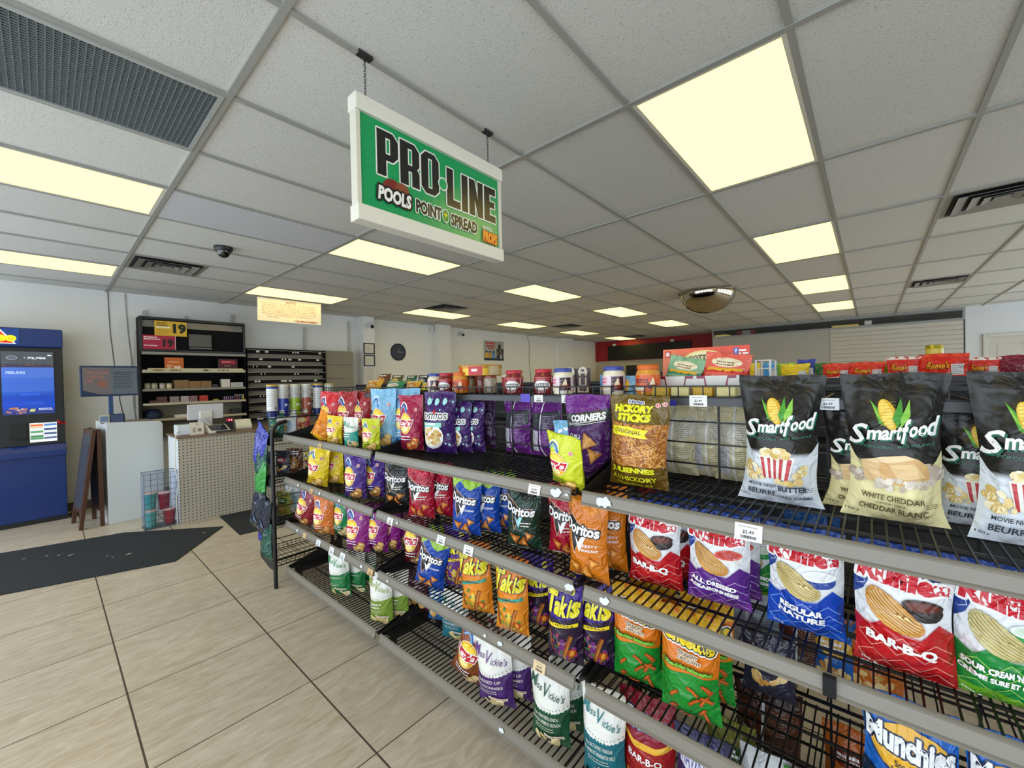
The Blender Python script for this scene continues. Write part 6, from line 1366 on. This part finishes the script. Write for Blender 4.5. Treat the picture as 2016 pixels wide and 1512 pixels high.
ob('side_panel', MB().box((0, 0, .01), (.004, .20, .575)), CLEAR, t); ob('side_panel', MB().box((.272, 0, .01), (.276, .20, .575)), CLEAR, t)
ob('back_panel', MB().box((.004, .196, .01), (.272, .20, .575)), CLEAR, t); ob('bottom', MB().box((0, 0, 0), (.276, .20, .010)), mat('bin_foot', '#5a6068', .4), t)
GW = mat('grey_wire', '#5a6068', .4, .4); q = MB()
for k in range(6): q.tube([(.006+.053*k, .003, .01), (.006+.053*k, .003, .575)], .0022, 5)
for k in range(10): q.tube([(.004, .003, .03+.0605*k), (.272, .003, .03+.0605*k)], .0022, 5)
q.tube([(.272, .003, .575), (.276, .10, .580), (.272, .197, .575), (.004, .197, .575), (.004, .003, .575)], .003, 5)
ob('wire_grid', q, GW, t)
for nm, dx, dy, z, s, h, c, lab in (('tumbler', .06, .07, .012, .052, .165, '#6ab8b8', 'teal tumbler at the bottom of the clear bin'), ('tumbler', .066, .125, .178, .055, .175, '#58a8ac', 'taller teal tumbler resting above in the clear bin'), ('tumbler', .212, .08, .012, .055, .15, '#a83a48', 'red tumbler at the bottom of the clear bin'), ('tumbler', .178, .12, .165, .052, .17, '#94303f', 'taller red tumbler resting above in the clear bin')):
    o = thing(nm, lab, 'tumbler', (BX+dx, BY+dy, z), group='tumblers in the clear bin')
    ob('cup', MB().lathe([(s*.72, 0), (s*.78, .006), (s, h), (s*.94, h), (s*.72, .012), (0, .012)], 24), mat('cup_'+c[1:], c, .25, coat=.4), o, smooth=True)
    ob('lid', MB().lathe([(s*1.03, h), (s*1.04, h+.008), (s*.9, h+.012), (0, h+.012)], 24), mat('cup_lid', '#d8b8b4', .3), o, smooth=True)
# ---------------------------------------------------------------- checkout counter
PEG = board_mat('pegboard_beige', '#b9b2a2', '#3c372e', .034, .0062, (0, 2)); PEGW = board_mat('pegboard_white', '#b6b4ac', '#7e7b74', .0254, .0045, (1, 2))
t = thing('checkout_counter', 'beige pegboard-fronted checkout counter with brown top', 'counter', (.93, 5.57, 0))
ob('front_panel', MB().box((0, 0, 0), (2.1, .012, .915)), PEG, t); ob('end_panel', MB().box((.0, .013, 0), (.02, .55, .915)), mat('white_end', '#e6eaee', .35), t)
ob('counter_top', MB().box((-.012, -.012, .917), (2.11, .58, .935)), mat('worktop_brown', '#7c6654', .45, noise=.12, nscale=12), t, bevel=.002)
ob('back_panel', MB().box((.02, .53, 0), (2.1, .55, .915)), mat('counter_inner', '#6a655c', .6), t)
ob('peg_hook', MB().tube([(.762, -.002, .90), (.762, -.002, .78)], .004, 6).tube([(.762, -.002, .90), (.82, -.06, .90)], .003, 6).tube([(.70, -.002, .905), (.86, -.002, .905)], .003, 6), BLACKM, t)
ZT = .936
WP = mat('white_plastic', '#d6d8dc', .35); WP2 = mat('white_plastic_warm', '#e2e0d6', .35)
t = thing('pos_monitor', 'white point-of-sale monitor seen from behind on the counter', 'monitor', (1.25, 5.95, ZT), (0, 0, .04))
ob('screen_housing', MB().box((-.175, -.012, .150), (.175, .012, .330)), WP, t, bevel=.006, rot=(.12, 0, 0)); ob('hub', MB().box((-.065, -.055, .16), (.065, -.012, .25)), WP2, t, bevel=.012)
ob('stand', MB().prism([(-.04, .0), (.10, .0), (.03, .17), (-.05, .17)], 0, -.06, .06), WP, t, bevel=.004); ob('cable', MB().tube([(-.04, -.06, .16), (.0, -.10, .10), (.09, -.13, .03), (.12, -.14, .012)], .005, 6), WP2, t, smooth=True)
t = thing('receipt_printer', 'white box printer at the end of the counter top', 'printer', (1.02, 5.78, ZT)); ob('body', MB().box((-.075, -.07, .002), (.10, .10, .115)), mat('printer_white', '#dfe6ee', .3), t, bevel=.006); ob('paper_slot', MB().box((-.04, .0, .115), (.07, .012, .118)), DARK, t)
t = thing('payment_card_stand', 'cream payment card stand with small code squares on the counter edge', 'sign stand', (1.115, 5.665, ZT), (0, 0, -.03))
a = Art(); A_ = .135/.125; a.rect(-.5, 0, .5, A_, '#e0d8c8'); a.text('G', .02, A_*.82, .16, .17, '#8a5a4a', bold=.02); a.rect(-.30, A_*.16, -.10, A_*.52, '#a89c8c'); a.rect(.05, A_*.22, .33, A_*.50, '#8a8478'); a.rect(-.26, A_*.56, .0, A_*.60, '#a89c8c')
panel('card', a, .125, .135, PAPER, th=.006, parent=t, loc=(0, 0, .004), rot=(-.22, 0, 0), base='#e0d8c8'); ob('foot', MB().box((-.06, .0, 0), (.06, .05, .006)), WP2, t)
t = thing('payment_terminal', 'white payment terminal with dark tilted screen on the counter', 'payment terminal', (1.32, 5.70, ZT), (0, 0, .05))
ob('body', MB().prism([(-.06, 0), (.10, 0), (.10, .085), (-.06, .025)], 0, -.10, .105), WP2, t, bevel=.006)
ob('screen', MB().box((-.08, -.075, .0), (.082, .06, .004)), mat('terminal_screen', '#262a33', .15), t, loc=(0, .018, .0575), rot=(.36, 0, 0)); ob('tray', MB().box((-.04, -.075, .001), (.15, -.062, .025)), mat('tray_brown', '#4a4240', .5), t)
t = thing('barcode_scanner', 'black barcode scanner with glowing red window behind the terminal', 'scanner', (1.475, 5.88, ZT)); ob('body', MB().box((-.03, -.04, 0), (.03, .04, .105)), MBLK, t, bevel=.006); ob('window', MB().box((-.026, -.045, .108), (.026, .03, .14)), mat('scan_red', '#a0102c', .2, emit=.5), t, bevel=.004)
ob('led', MB().cbox((-.012, -.047, .122), (.010, .003, .010)).cbox((.012, -.047, .122), (.010, .003, .010)), mat('led_pink', '#ff9ab0', .3, emit=3.0), t)
t = thing('card_reader', 'small white wedge card reader toward the middle of the counter', 'card reader', (1.615, 5.88, ZT)); ob('body', MB().prism([(-.07, 0), (.06, 0), (.06, .115), (-.01, .12), (-.075, .035)], 0, -.085, .085), mat('reader_cream', '#e8e4d4', .35), t, bevel=.010); ob('stand', MB().box((-.06, -.05, -.0005), (.07, .05, .002)), MBLK, t)
ob('card_slot', MB().box((-.05, .012, .1185), (.05, .018, .122)), mat('slot_brown', '#8a7a5a', .5), t)
tag(ob('power_cable', MB().tube([(.97, 5.72, .99), (.93, 5.66, .97), (.905, 5.60, .86), (.90, 5.58, .60), (.915, 5.55, .45), (.90, 5.56, .30), (.905, 5.58, .006)], .005, 6), WP2, smooth=True), 'pale cable running down the end of the checkout counter', 'cable')
tag(ob('floor_cable', MB().tube([(.19+.035*math.cos(a_)*(1+.3*math.sin(3*a_)), 6.98+.10*math.sin(a_), .006+.012*(a_ % 2)) for a_ in np.linspace(0, 15, 60)], .005, 5), mat('cable_black', '#1c1c1e', .5), smooth=True), 'tangled black cable on the floor between the lottery machine and the board', 'cable')
# ---------------------------------------------------------------- back-wall tobacco cabinet
t = thing('wall_cabinet', 'black wall cabinet with lit header and shelves behind the counter', 'shelf cabinet', (1.40, 7.0, 0))
CB = mat('cabinet_black', '#0b0b0d', .65, spec=.15); SH = mat('shelf_grey', '#8a867c', .45); SHL = mat('shelf_cream', '#c2b9a4', .5)
ob('back_panel', MB().box((-.575, .24, .80), (.58, .275, 2.39)), CB, t); ob('end_panel', MB().box((-.585, .02, .80), (-.572, .28, 2.39)), CB, t); ob('end_panel', MB().box((.575, .02, .80), (.588, .28, 2.39)), CB, t)
ob('header', MB().box((-.57, .03, 1.955), (.573, .235, 2.375)), CB, t); q = MB()
for b_ in ((-.585, 0, 1.94, .588, .03, 1.965), (-.585, 0, 2.355, .588, .03, 2.39), (-.585, 0, 1.965, -.555, .03, 2.355), (.558, 0, 1.965, .588, .03, 2.355)): q.box(b_[:3], b_[3:])
ob('header_frame', q, MBLK, t, bevel=.003); ob('header_strip', MB().box((-.555, .022, 2.26), (.558, .029, 2.345)), mat('header_metal', '#77756e', .22, .7, noise=.2, nscale=12), t)
ob('valance', MB().box((-.57, -.005, 1.90), (.588, .03, 1.935)), SH, t)
for z, m_ in ((1.67, SHL), (1.43, SH), (1.245, SHL), (1.04, SHL)):
    ob('shelf', MB().box((-.57, .0, z), (.573, .24, z+.018)).box((-.57, -.012, z-.008), (.573, -.001, z+.032 if z == 1.67 else z+.022)), m_, t)
ob('lower_back', MB().box((-.57, .20, .80), (.573, .238, 1.23)), mat('lower_panel', '#7a7464', .6), t)
def card(nm, lab, cat, a, w_, h_, loc, base, rot=(0,0,0)):
    return tag(panel(nm, a, w_, h_, PAPER, th=.004, base=base, loc=loc, rot=rot), lab, cat)
a = Art(); a.rect(-.5, 0, .5, .58, '#d8ac2c'); a.text('19', .27, .30, .42, .40, '#16140e', bold=.06); a.lines(-.24, .50, .40, 3, .06, '#3a300e', .03, 2); a.rect(-.46, .30, -.02, .36, '#f4e8c0'); a.lines(-.24, .22, .40, 4, .05, '#a8842a', .02, 3)
card('age_sign', 'yellow age notice with big 19 on the cabinet header', 'sign', a, .335, .165, (1.13, 7.005, 2.15), '#d8ac2c')
a = Art(); a.rect(-.5, 0, .5, .54, '#a41c3c'); a.text('19', .27, .25, .34, .32, '#1c0a10', bold=.06); a.lines(-.2, .44, .52, 2, .075, '#f0dce0', .04, 2); a.lines(-.25, .12, .42, 1, .06, '#f0dce0', .04, 4); a.rect(.485, 0, .5, .54, '#f0e8ea')
card('age_sign', 'crimson age notice with black 19 low on the cabinet header', 'sign', a, .335, .175, (1.008, 7.004, 1.97), '#a41c3c')
tag(ob('header_monitor', MB().box((1.315, 6.996, 2.02), (1.572, 7.024, 2.19)).box((1.32, 6.994, 1.985), (1.575, 7.024, 2.012)), mat('dead_screen', '#4a4844', .2), bevel=.003), 'grey dead screen mounted on the black cabinet header', 'screen')
a = Art(); a.rect(-.5, 0, .5, .72, '#c8641e'); a.text('BUY 2', -.22, .28, .30, .12, '#f0d8b4', bold=.04); a.text('GET', -.26, .14, .2, .10, '#f0d8b4', bold=.04); a.text('FREE', .16, .18, .36, .16, '#fbeee0', bold=.05); a.lines(0, .54, .6, 2, .07, '#f0c89a', .03, 3)
card('promo_card', 'orange promotion card on the upper cabinet shelf', 'sign', a, .20, .165, (1.155, 7.015, 1.70), '#c8641e')
a = Art(); a.rect(-.5, 0, .5, .65, '#4a101e'); a.rect(-.38, .36, .38, .56, '#a81c34'); a.lines(0, .46, .6, 1, .06, '#e09aa4', .05, 2); a.lines(0, .22, .4, 1, .06, '#c8b0b4', .03, 2)
card('promo_card', 'dark maroon promotion card at the far end of the upper cabinet shelf', 'sign', a, .235, .15, (1.765, 7.016, 1.705), '#4a101e')
a = Art(); a.rect(-.5, 0, .5, .04, '#c8c0a0'); a.ell(-.40, .022, .06, .012, '#8a7a4a'); a.lines(-.22, .015, .14, 1, .02, '#5a5030', .014, 2); a.lines(.09, .012, .08, 1, .02, '#4a4020', .02, 3); a.lines(.28, .015, .14, 1, .02, '#5a5030', .014, 4)
card('price_strip', 'long cream price strip along the upper cabinet shelf edge', 'sign', a, 1.06, .048, (1.41, 6.978, 1.672), '#d6cda6')
for k, (x, c) in enumerate(((.885, '#a8a48c'), (.955, '#b4b09c'), (1.035, '#bdb8ac'), (1.105, '#d6caa0'))):
    o = thing('tobacco_tub', ('grey-green', 'light grey', 'silver', 'cream')[k]+' round tub on the cabinet shelf', 'tub', (x, 7.08, 1.4485), group='tubs on the cabinet shelf'); ob('tub_body', MB().lathe([(.030, 0), (.032, .004), (.032, .062), (.028, .07)], 18), mat('tub_'+c[1:], c, .35), o, smooth=True); ob('lid', MB().lathe([(.033, .06), (.033, .078), (0, .08)], 18), mat('tub_lid2', '#8a8678', .4), o, smooth=True)
for k, (x, w_, h_) in enumerate(((1.23, .15, .115), (1.37, .125, .10), (1.50, .125, .10))):
    tag(ob('cardboard_box', MB().box((x-w_/2, 7.03, 1.4485), (x+w_/2, 7.16, 1.4485+h_)), mat('kraft_%d' % k, '#8a6c48', .7, noise=.1, nscale=25), bevel=.003), ('tallest', 'middle', 'last')[k]+' of three brown cardboard boxes on the cabinet shelf', 'box', 'brown boxes on the cabinet shelf')
tag(ob('carton', MB().box((1.575, 7.05, 1.4485), (1.655, 7.16, 1.475)).box((1.58, 7.05, 1.475), (1.64, 7.16, 1.50)), mat('dark_carton', '#2c2c38', .4), bevel=.003), 'dark flat cartons beside the brown boxes', 'carton')
tag(ob('white_box', MB().box((1.69, 7.04, 1.4485), (1.79, 7.14, 1.57)), mat('white_card', '#d8d4cc', .5), bevel=.004), 'upright white box near the end of the cabinet shelf', 'box')
tag(ob('carton', MB().box((1.80, 7.04, 1.4485), (1.955, 7.14, 1.52)), mat('pattern_carton', '#b8b8b8', .45, noise=.5, nscale=30), bevel=.003), 'grey patterned carton at the end of the cabinet shelf', 'carton')
for k, (x, c, w_) in enumerate(((.93, '#4a2a2a', .07), (1.02, '#5a3432', .11), (1.15, '#8a827e', .10), (1.26, '#b0a4a6', .09), (1.355, '#8a6a70', .09), (1.47, '#b8341e', .10))):
    tag(ob('packet_stack', MB().box((x-w_/2, 7.03, 1.2635), (x+w_/2, 7.13, 1.2635+.035)).box((x-w_/2+.003, 7.03, 1.299), (x+w_/2-.002, 7.13, 1.345 if k else 1.30)), mat('packs_%d' % k, c, .4, noise=.55, nscale=60), bevel=.003), ('small brown', 'dark brown', 'grey', 'pale pinkish', 'mauve', 'red and white')[k]+' stack of packets on the lower cabinet shelf', 'packets', 'packet stacks on the lower cabinet shelf')
tag(ob('yellow_tub', MB().lathe([(.035, 0), (.038, .015), (.03, .022), (0, .024)], 16, (1.62, 7.07, 1.2635)), mat('soft_yellow', '#c8b44a', .4), smooth=True), 'small yellow round tub on the lower cabinet shelf', 'tub')
v0 = None
for k, c in enumerate(('#7a5a8a', '#6a4a84', '#6a3a6a', '#7a4a8a', '#5a3a6a', '#3a1c2c', '#7a2434', '#2a2440', '#242a40', '#c8b02a')):
    o = thing('vape_bottle', ('first violet', 'second violet', 'plum', 'third violet', 'fourth violet', 'tall near-black', 'tall red', 'tall navy', 'tall dark blue', 'tall yellow')[k]+' little bottle at the end of the lower cabinet shelf', 'bottle', (1.72+.026*k, 7.06-.012*(k > 4), 1.2635), group='small bottles on the lower cabinet shelf')
    h_ = .052 if k < 5 else .078; ob('bottle', MB().lathe([(.0105, 0), (.011, .003), (.011, h_*.8), (.006, h_*.85)], 12), mat('bot_'+c[1:], c, .25, coat=.5), o, smooth=True); ob('cap', MB().lathe([(.008, h_*.84), (.008, h_), (0, h_)], 12), mat('cap_w', '#c8c0cc', .35), o, smooth=True)
tag(ob('blue_bag', MB().lathe([(.09, 0), (.105, .03), (.085, .09), (.045, .125), (0, .13)], 18), mat('navy_cloth', '#14284e', .7, bump=.4, bscale=30), None, (.935, 7.13, 1.0595), smooth=True), 'crumpled navy cloth bag on the lowest cabinet shelf', 'bag')
tag(ob('white_tray', MB().box((1.15, 7.0, 1.0595), (1.28, 7.14, 1.10)), WP2, bevel=.004), 'white tray on the lowest cabinet shelf behind the monitor', 'tray')
tag(ob('dark_bottles', MB().box((1.80, 7.04, 1.0595), (1.93, 7.15, 1.13)), mat('dark_stock', '#2c2a2a', .4, noise=.5, nscale=50), bevel=.01), 'dark stock box in the corner of the lowest cabinet shelf', 'box')
# cigarette wall
t = thing('cigarette_rack', 'black and beige rack of narrow empty cigarette shelves on the wall', 'rack', (2.60, 7.0, 0))
ob('back_panel', MB().box((-.59, .10, .80), (.57, .275, 2.03)), mat('rack_beige', '#958b79', .55), t); ob('end_panel', MB().box((-.595, 0, .80), (-.59, .275, 2.03)), CB, t); ob('end_panel', MB().box((.57, 0, .80), (.575, .275, 2.03)), CB, t)
ob('top_rail', MB().box((-.59, .0, 1.985), (.57, .10, 2.03)), CB, t)
r = random.Random(9)
for k in range(11):
    z = .82+.1135*k; s_ = ob('shelf', MB().box((-.59, .0, z), (.57, .10, z+.048)), CB, t); ob('shelf_lip', MB().box((-.59, -.004, z+.046), (.57, .0, z+.053)), mat('lip_grey', '#8e8a82', .4), s_)
    for x in sorted(r.uniform(-.53, .50) for _ in range(6)): ob('price_tag', MB().box((x, -.0045, z+.014), (x+.045, -.001, z+.040)), mat('tag_white', '#d2cec6', .5), s_)
t = thing('blank_panel', 'taupe stacked blanking panels beside the cigarette rack', 'wall panel', (3.43, 7.0, 0))
for k in range(5): ob('panel', MB().box((-.25, .05, .82+.245*k), (.27, .27, 1.06+.245*k)), mat('taupe_panel', '#87806f', .6), t)
for k, (x, z0, z1) in enumerate(((.905, 2.39, 2.50), (1.90, 2.39, 2.55), (2.95, 2.03, 2.44), (3.75, 2.03, 2.62), (1.35, 2.39, 2.47))):
    q = MB().box((x-.015, 7.262, z0), (x+.015, 7.299, z1))
    for j in range(int((z1-z0)/.03)): q.box((x-.006, 7.26, z0+.01+.03*j), (x+.006, 7.262, z0+.022+.03*j))
    tag(ob('slotted_upright', q, mat('standard_white', '#b8b8b2', .4)), 'white slotted wall upright '+('above the near end of the black cabinet', 'above the far end of the black cabinet', 'under the yellowed notice', 'above the taupe blanking panels', 'over the middle of the black cabinet')[k], 'upright')
for k, pts in enumerate((((.56, 7.292, 2.70), (.57, 7.292, 2.20), (.60, 7.292, 1.76), (.64, 7.292, 1.3), (.70, 7.292, .9)), ((.72, 7.292, 2.70), (.735, 7.292, 2.2), (.76, 7.292, 1.85), (.77, 7.292, 1.2), (.80, 7.292, .9)), ((.885, 7.255, 2.48), (.80, 7.255, 2.2), (.79, 7.255, 1.95), (.77, 7.285, 1.75), (.78, 7.292, 1.2)))):
    tag(ob('wall_wire', MB().tube(pts, .004 if k != 1 else .006, 6), mat('wire_%d' % k, ('#4a4a4c', '#a8a8a4', '#b8b8b2')[k], .5), smooth=True), ('thin dark wire hanging down the wall above the kiosk', 'pale conduit running down the wall beside the cabinet', 'white cord looping down next to the black cabinet')[k], 'wire')
# floor mats
MATM = mat('ribbed_mat', '#20252b', .85, bump=.5, bscale=90, noise=.12, nscale=40)
tag(ob('floor_mat', MB().prism([(-1.6, 6.28), (-1.55, 5.15), (.695, 4.43), (1.20, 5.11), (.50, 5.72)], 2, 0.0004, .007), MATM), 'long dark ribbed floor mat with creased corner in front of the kiosk', 'floor mat')
tag(ob('floor_mat', MB().prism([(1.27, 5.55), (1.235, 4.69), (2.05, 4.60), (2.1, 5.50)], 2, 0.0004, .006), MATM), 'dark floor mat before the checkout counter, partly behind the end rack', 'floor mat')
q = MB()
for x, y, s in ((.457, 4.95, .022), (.12, 5.34, .02), (-.02, 5.49, .012), (.33, 5.05, .008), (.36, 4.97, .008), (.05, 5.42, .01), (1.02, 5.04, .012), (-.15, 5.56, .01)): q.prism([(x-s, y-s*.3), (x+s*.2, y-s*.5), (x+s, y+s*.2), (x, y+s*.4)], 2, .0074, .009)
o = tag(ob('paper_scraps', q, mat('scrap_white', '#c8c8b8', .6)), 'tiny paper scraps scattered on the long dark mat', 'scraps'); o['kind'] = 'stuff'
tag(ob('paper_strip', MB().prism([(-.074, 3.983), (.034, 3.990), (.034, 3.996), (-.074, 3.990)], 2, .0004, .001), mat('strip_white', '#e8e8e8', .5)), 'thin white paper strip on the floor tiles', 'paper strip')
# pallet at the counter foot
t = thing('wooden_pallet', 'low wooden pallet at the foot of the counter behind the end rack', 'pallet', (2.35, 5.22, 0))
PW = mat('pallet_wood', '#8a745a', .7, noise=.25, nscale=14)
for k in range(5): ob('deck_board', MB().box((-.55, -.28+.118*k, .10), (.55, -.19+.118*k, .122)), PW, t)
for x in (-.5, 0, .47): ob('stringer', MB().box((x, -.28, .022), (x+.045, .28, .0995)), mat('stringer_grey', '#a8a8a4', .6), t)
for yy in (-.28, .19): ob('bottom_board', MB().box((-.55, yy, .002), (.55, yy+.09, .0215)), PW, t)

# ---------------------------------------------------------------- side wall fittings
def frame(lab, x, z, y=7.09, w_=.27, h_=.21):
    t = thing('certificate_frame', lab, 'picture frame', (x, y, z)); fb = mat('frame_black', '#16161a', .35)
    ob('frame', MB().box((-w_/2, -.018, 0), (w_/2, -.001, .02)).box((-w_/2, -.018, h_-.02), (w_/2, -.001, h_)).box((-w_/2, -.018, .02), (-w_/2+.02, -.001, h_-.02)).box((w_/2-.02, -.018, .02), (w_/2, -.001, h_-.02)), fb, t)
    a = Art(); A_ = (h_-.04)/(w_-.04); a.lines(0, A_*.75, .6, 5, A_*.13, '#8a8880', .03, 2); panel('paper', a, w_-.04, h_-.04, PAPER, th=.004, parent=t, loc=(0, -.008, .02), base='#d6d2c6')
frame('black framed certificate on the pilaster, upper of two', 4.035, 2.005, w_=.225); frame('black framed certificate on the pilaster, lower of two', 4.035, 1.78, w_=.225)
a = Art(); a.lines(0, 1.5, .7, 9, .14, '#a09c98', .04, 3); card('posted_paper', 'plain printed paper below the framed certificates', 'paper', a, .22, .36, (4.035, 7.084, 1.40), '#cfc9c2')
t = thing('wall_clock', 'round dark navy wall clock between the pilasters', 'clock', (4.80, 7.298, 2.085), (PI/2, 0, 0))
ob('case', MB().lathe([(.175, 0), (.175, .02), (.16, .03), (.155, .022), (0, .022)], 40), mat('clock_navy', '#141c30', .35), t, smooth=True)
q = MB()
for k in range(12): a_ = k*PI/6; q.box((.125*math.cos(a_)-.006, .125*math.sin(a_)-.006, .0222), (.125*math.cos(a_)+.006, .125*math.sin(a_)+.006, .0235))
ob('hour_marks', q, mat('clock_mark', '#4a566c', .5), t); ob('hour_hand', MB().box((-.006, -.01, .025), (.006, .075, .027)), mat('clock_hand', '#8a94a4', .4), t); ob('minute_hand', MB().box((-.02, -.006, .028), (.095, .006, .030)), MATS['clock_hand'], t)
for lab, x, y, z in (('white bullet camera with black eye high on the first pilaster', 4.06, 7.085, 2.56), ('white bullet camera high on the wall beside the poster', 6.50, 7.295, 2.59)):
    t = thing('wall_camera', lab, 'security camera', (x, y, z)); ob('mount', MB().lathe([(.045, 0), (.045, .02), (.02, .03)], 16), WP, t, rot=(PI/2, 0, 0), smooth=True); ob('body', MB().tube([(0, -.03, 0), (-.03, -.14, -.05)], [.03, .038], 14), WP, t, smooth=True); ob('lens', MB().tube([(-.03, -.14, -.05), (-.034, -.155, -.0555)], .032, 14), MBLK, t, smooth=True)
for lab, x in (('small white sensor box at the corner of the second pilaster', 5.64), ('small white sensor box at the last pilaster', 11.2)): tag(ob('wall_sensor', MB().box((x-.035, 7.22, 2.56), (x+.03, 7.298, 2.68)), WP, bevel=.01), lab, 'sensor')
a = Art(); A_ = .50/.74; a.rect(-.5, 0, .5, A_, '#a4a6a4'); a.rect(-.5, 0, .5, A_*.12, '#1c3048'); a.rect(.12, A_*.1, .46, A_*.62, '#2a3240'); a.lines(-.17, A_*.82, .44, 1, .1, '#b8382c', .075, 2, 0); a.lines(-.17, A_*.68, .44, 1, .1, '#b8382c', .065, 5, 0); a.lines(-.15, A_*.57, .26, 1, .1, '#a8342c', .05, 3, 0)
for k, c in enumerate(('#d8a81c', '#c8982a', '#5a8ac8')): a.rect(-.44+.17*k, A_*.12, -.32+.17*k, A_*.48, c); a.rect(-.44+.17*k, A_*.40, -.32+.17*k, A_*.48, '#2a4a6a')
for k in range(6): a.ell(.16+.06*k, A_*(.35+.12*(k % 2)), .04, .06, ('#8a6a4a', '#5a4a4a', '#3a4a5a')[k % 3])
a.ell(.27, A_*.72, .07, .09, '#1c2430'); a.text('S', .34, A_*.20, .10, .15, '#d0d4da', bold=.05); card('wall_poster', 'sports drink promotion poster with red heading on the far wall', 'poster', a, .74, .50, (7.65, 7.292, 1.97), '#a4a6a4')
tag(ob('wall_cable', MB().tube([(9.0, 7.293, 2.70), (9.1, 7.293, 2.5), (9.08, 7.293, 2.0), (9.14, 7.293, 1.5), (9.14, 7.293, .3)], .008, 6), mat('cord_beige', '#8a8274', .6), smooth=True), 'thin cord hanging down the far wall past the poster', 'cord')
# ---------------------------------------------------------------- far end: red feature wall and menu board
struct('trim_6', MB().box((12.82, 3.2, 2.03), (12.859, 7.299, CZ-.001)), mat('red_paint', '#9c1420', .55))
tag(ob('menu_board', MB().box((12.76, 4.04, 2.045), (12.815, 6.78, 2.53)), mat('board_black', '#08080a', .5), bevel=.004), 'long unlit black menu board on the red wall', 'menu board')
for k, yy in enumerate((4.6, 6.55)): tag(ob('board_clip', MB().box((12.76, yy-.05, 2.532), (12.815, yy+.05, 2.60)), WP), 'small white clip above the black menu board, '+('nearer the pegboard partition', 'nearer the beige side wall')[k], 'clip')
t = thing('food_counter', 'grey metal food counter under the black menu board', 'counter', (12.45, 5.35, 0)); ob('body', MB().box((-.3, -1.9, 0), (.3, 1.9, 1.05)), mat('steel_grey', '#6a6862', .35, .6), t); ob('worktop', MB().box((-.33, -1.92, 1.05), (.33, 1.92, 1.09)), mat('steel_top', '#8a8880', .3, .7), t)
for k, (yy, w_, h_, c) in enumerate(((6.4, .5, .55, '#8a8678'), (5.7, .35, .75, '#2c2a28'), (5.0, .6, .5, '#5a5650'), (4.2, .4, .65, '#3a3836'))):
    t = thing('food_machine', ('beige', 'tall black', 'grey', 'dark')[k]+' catering machine on the far food counter', 'machine', (12.42, yy, 1.0915)); ob('body', MB().box((-.2, -w_/2, 0), (.2, w_/2, h_)), mat('machine_%d' % k, c, .4, .3), t, bevel=.01); ob('front_window', MB().box((-.206, -w_*.35, h_*.35), (-.2, w_*.35, h_*.8)), mat('machine_window', '#16181a', .15), t)
# partition with pegboard, slat wall and glass above
struct('wall_partition_2', MB().box((11.96, -1.38, 0), (12.03, 3.22, 2.47)), WHITE)
struct('trim_7', MB().box((11.952, .71, .0), (11.959, 3.20, 2.462)), PEGW)
q = MB()
for k in range(26):
    z = .02+k*.094; q.prism([(11.959, z), (11.945, z+.004), (11.938, z+.010), (11.938, z+.080), (11.959, z+.080)], 1, -1.37, .70)
q.box((11.955, -1.37, 0), (11.9595, .70, 2.47)); t = tag(ob('slat_wall', q, mat('slat_cream', '#c4bfb2', .5)), 'cream slotted display wall beyond the popcorn bags', 'slat wall')
q = MB().box((11.93, -1.40, 2.655), (12.03, 3.23, CZ)).box((11.93, -1.40, 2.465), (12.03, 3.23, 2.50)).box((11.93, 3.19, 2.50), (12.03, 3.23, 2.655)).box((11.93, -1.40, 2.50), (12.03, -1.36, 2.655)).box((11.935, -1.42, 0), (12.0, -1.39, 2.47))
struct('trim_8', q, mat('alu_light', '#8e908e', .35, .6)); struct('window_7', MB().box((11.975, -1.36, 2.50), (11.985, 3.19, 2.655)), GLASS)
struct('wall_store_room', MB().box((12.70, -4.19, 0), (12.80, 3.09, CZ)), mat('store_shade', '#2c2e30', .8)); struct('wall_store_end', MB().box((12.04, 3.10, 0), (12.85, 3.2, CZ)), mat('store_shade_2', '#33302e', .8))  # walls coloured near-black to stand for the unlit room behind the glass
t = ob('wall_flag', MB().box((12.5, 2.3, 2.50), (12.51, 2.75, 2.66)), mat('flag_red', '#a8303a', .6)); tag(t, 'red and white flag glimpsed through the glass strip', 'flag'); ob('white_band', MB().box((12.496, 2.42, 2.50), (12.4995, 2.62, 2.66)), mat('flag_white', '#c8c4c0', .6), t)
tag(ob('glass_sticker', MB().box((11.969, -.02, 2.51), (11.9745, .10, 2.60)), mat('sticker_white', '#c8ccc8', .5)), 'small pale sticker on the glass strip', 'sticker')
d = struct('door_1', MB().box((11.91, -2.62, .01), (11.928, -1.68, 2.09)).box((11.905, -2.50, 1.25), (11.911, -1.80, 1.95)).box((11.905, -2.50, .2), (11.911, -1.80, 1.1)), mat('door_white', '#c2beb4', .5), bevel=.006)
f = MB().box((11.89, -1.68, 0), (11.929, -1.62, 2.15)).box((11.89, -2.68, 0), (11.929, -2.62, 2.15)).box((11.89, -2.62, 2.09), (11.929, -1.68, 2.15)); struct('trim_9', f, mat('casing_white', '#c8c5bc', .5), bevel=.006)
ob('door_closer', MB().box((11.86, -2.45, 1.90), (11.904, -2.15, 1.96)), mat('closer_grey', '#7a7c7a', .4, .5), d)
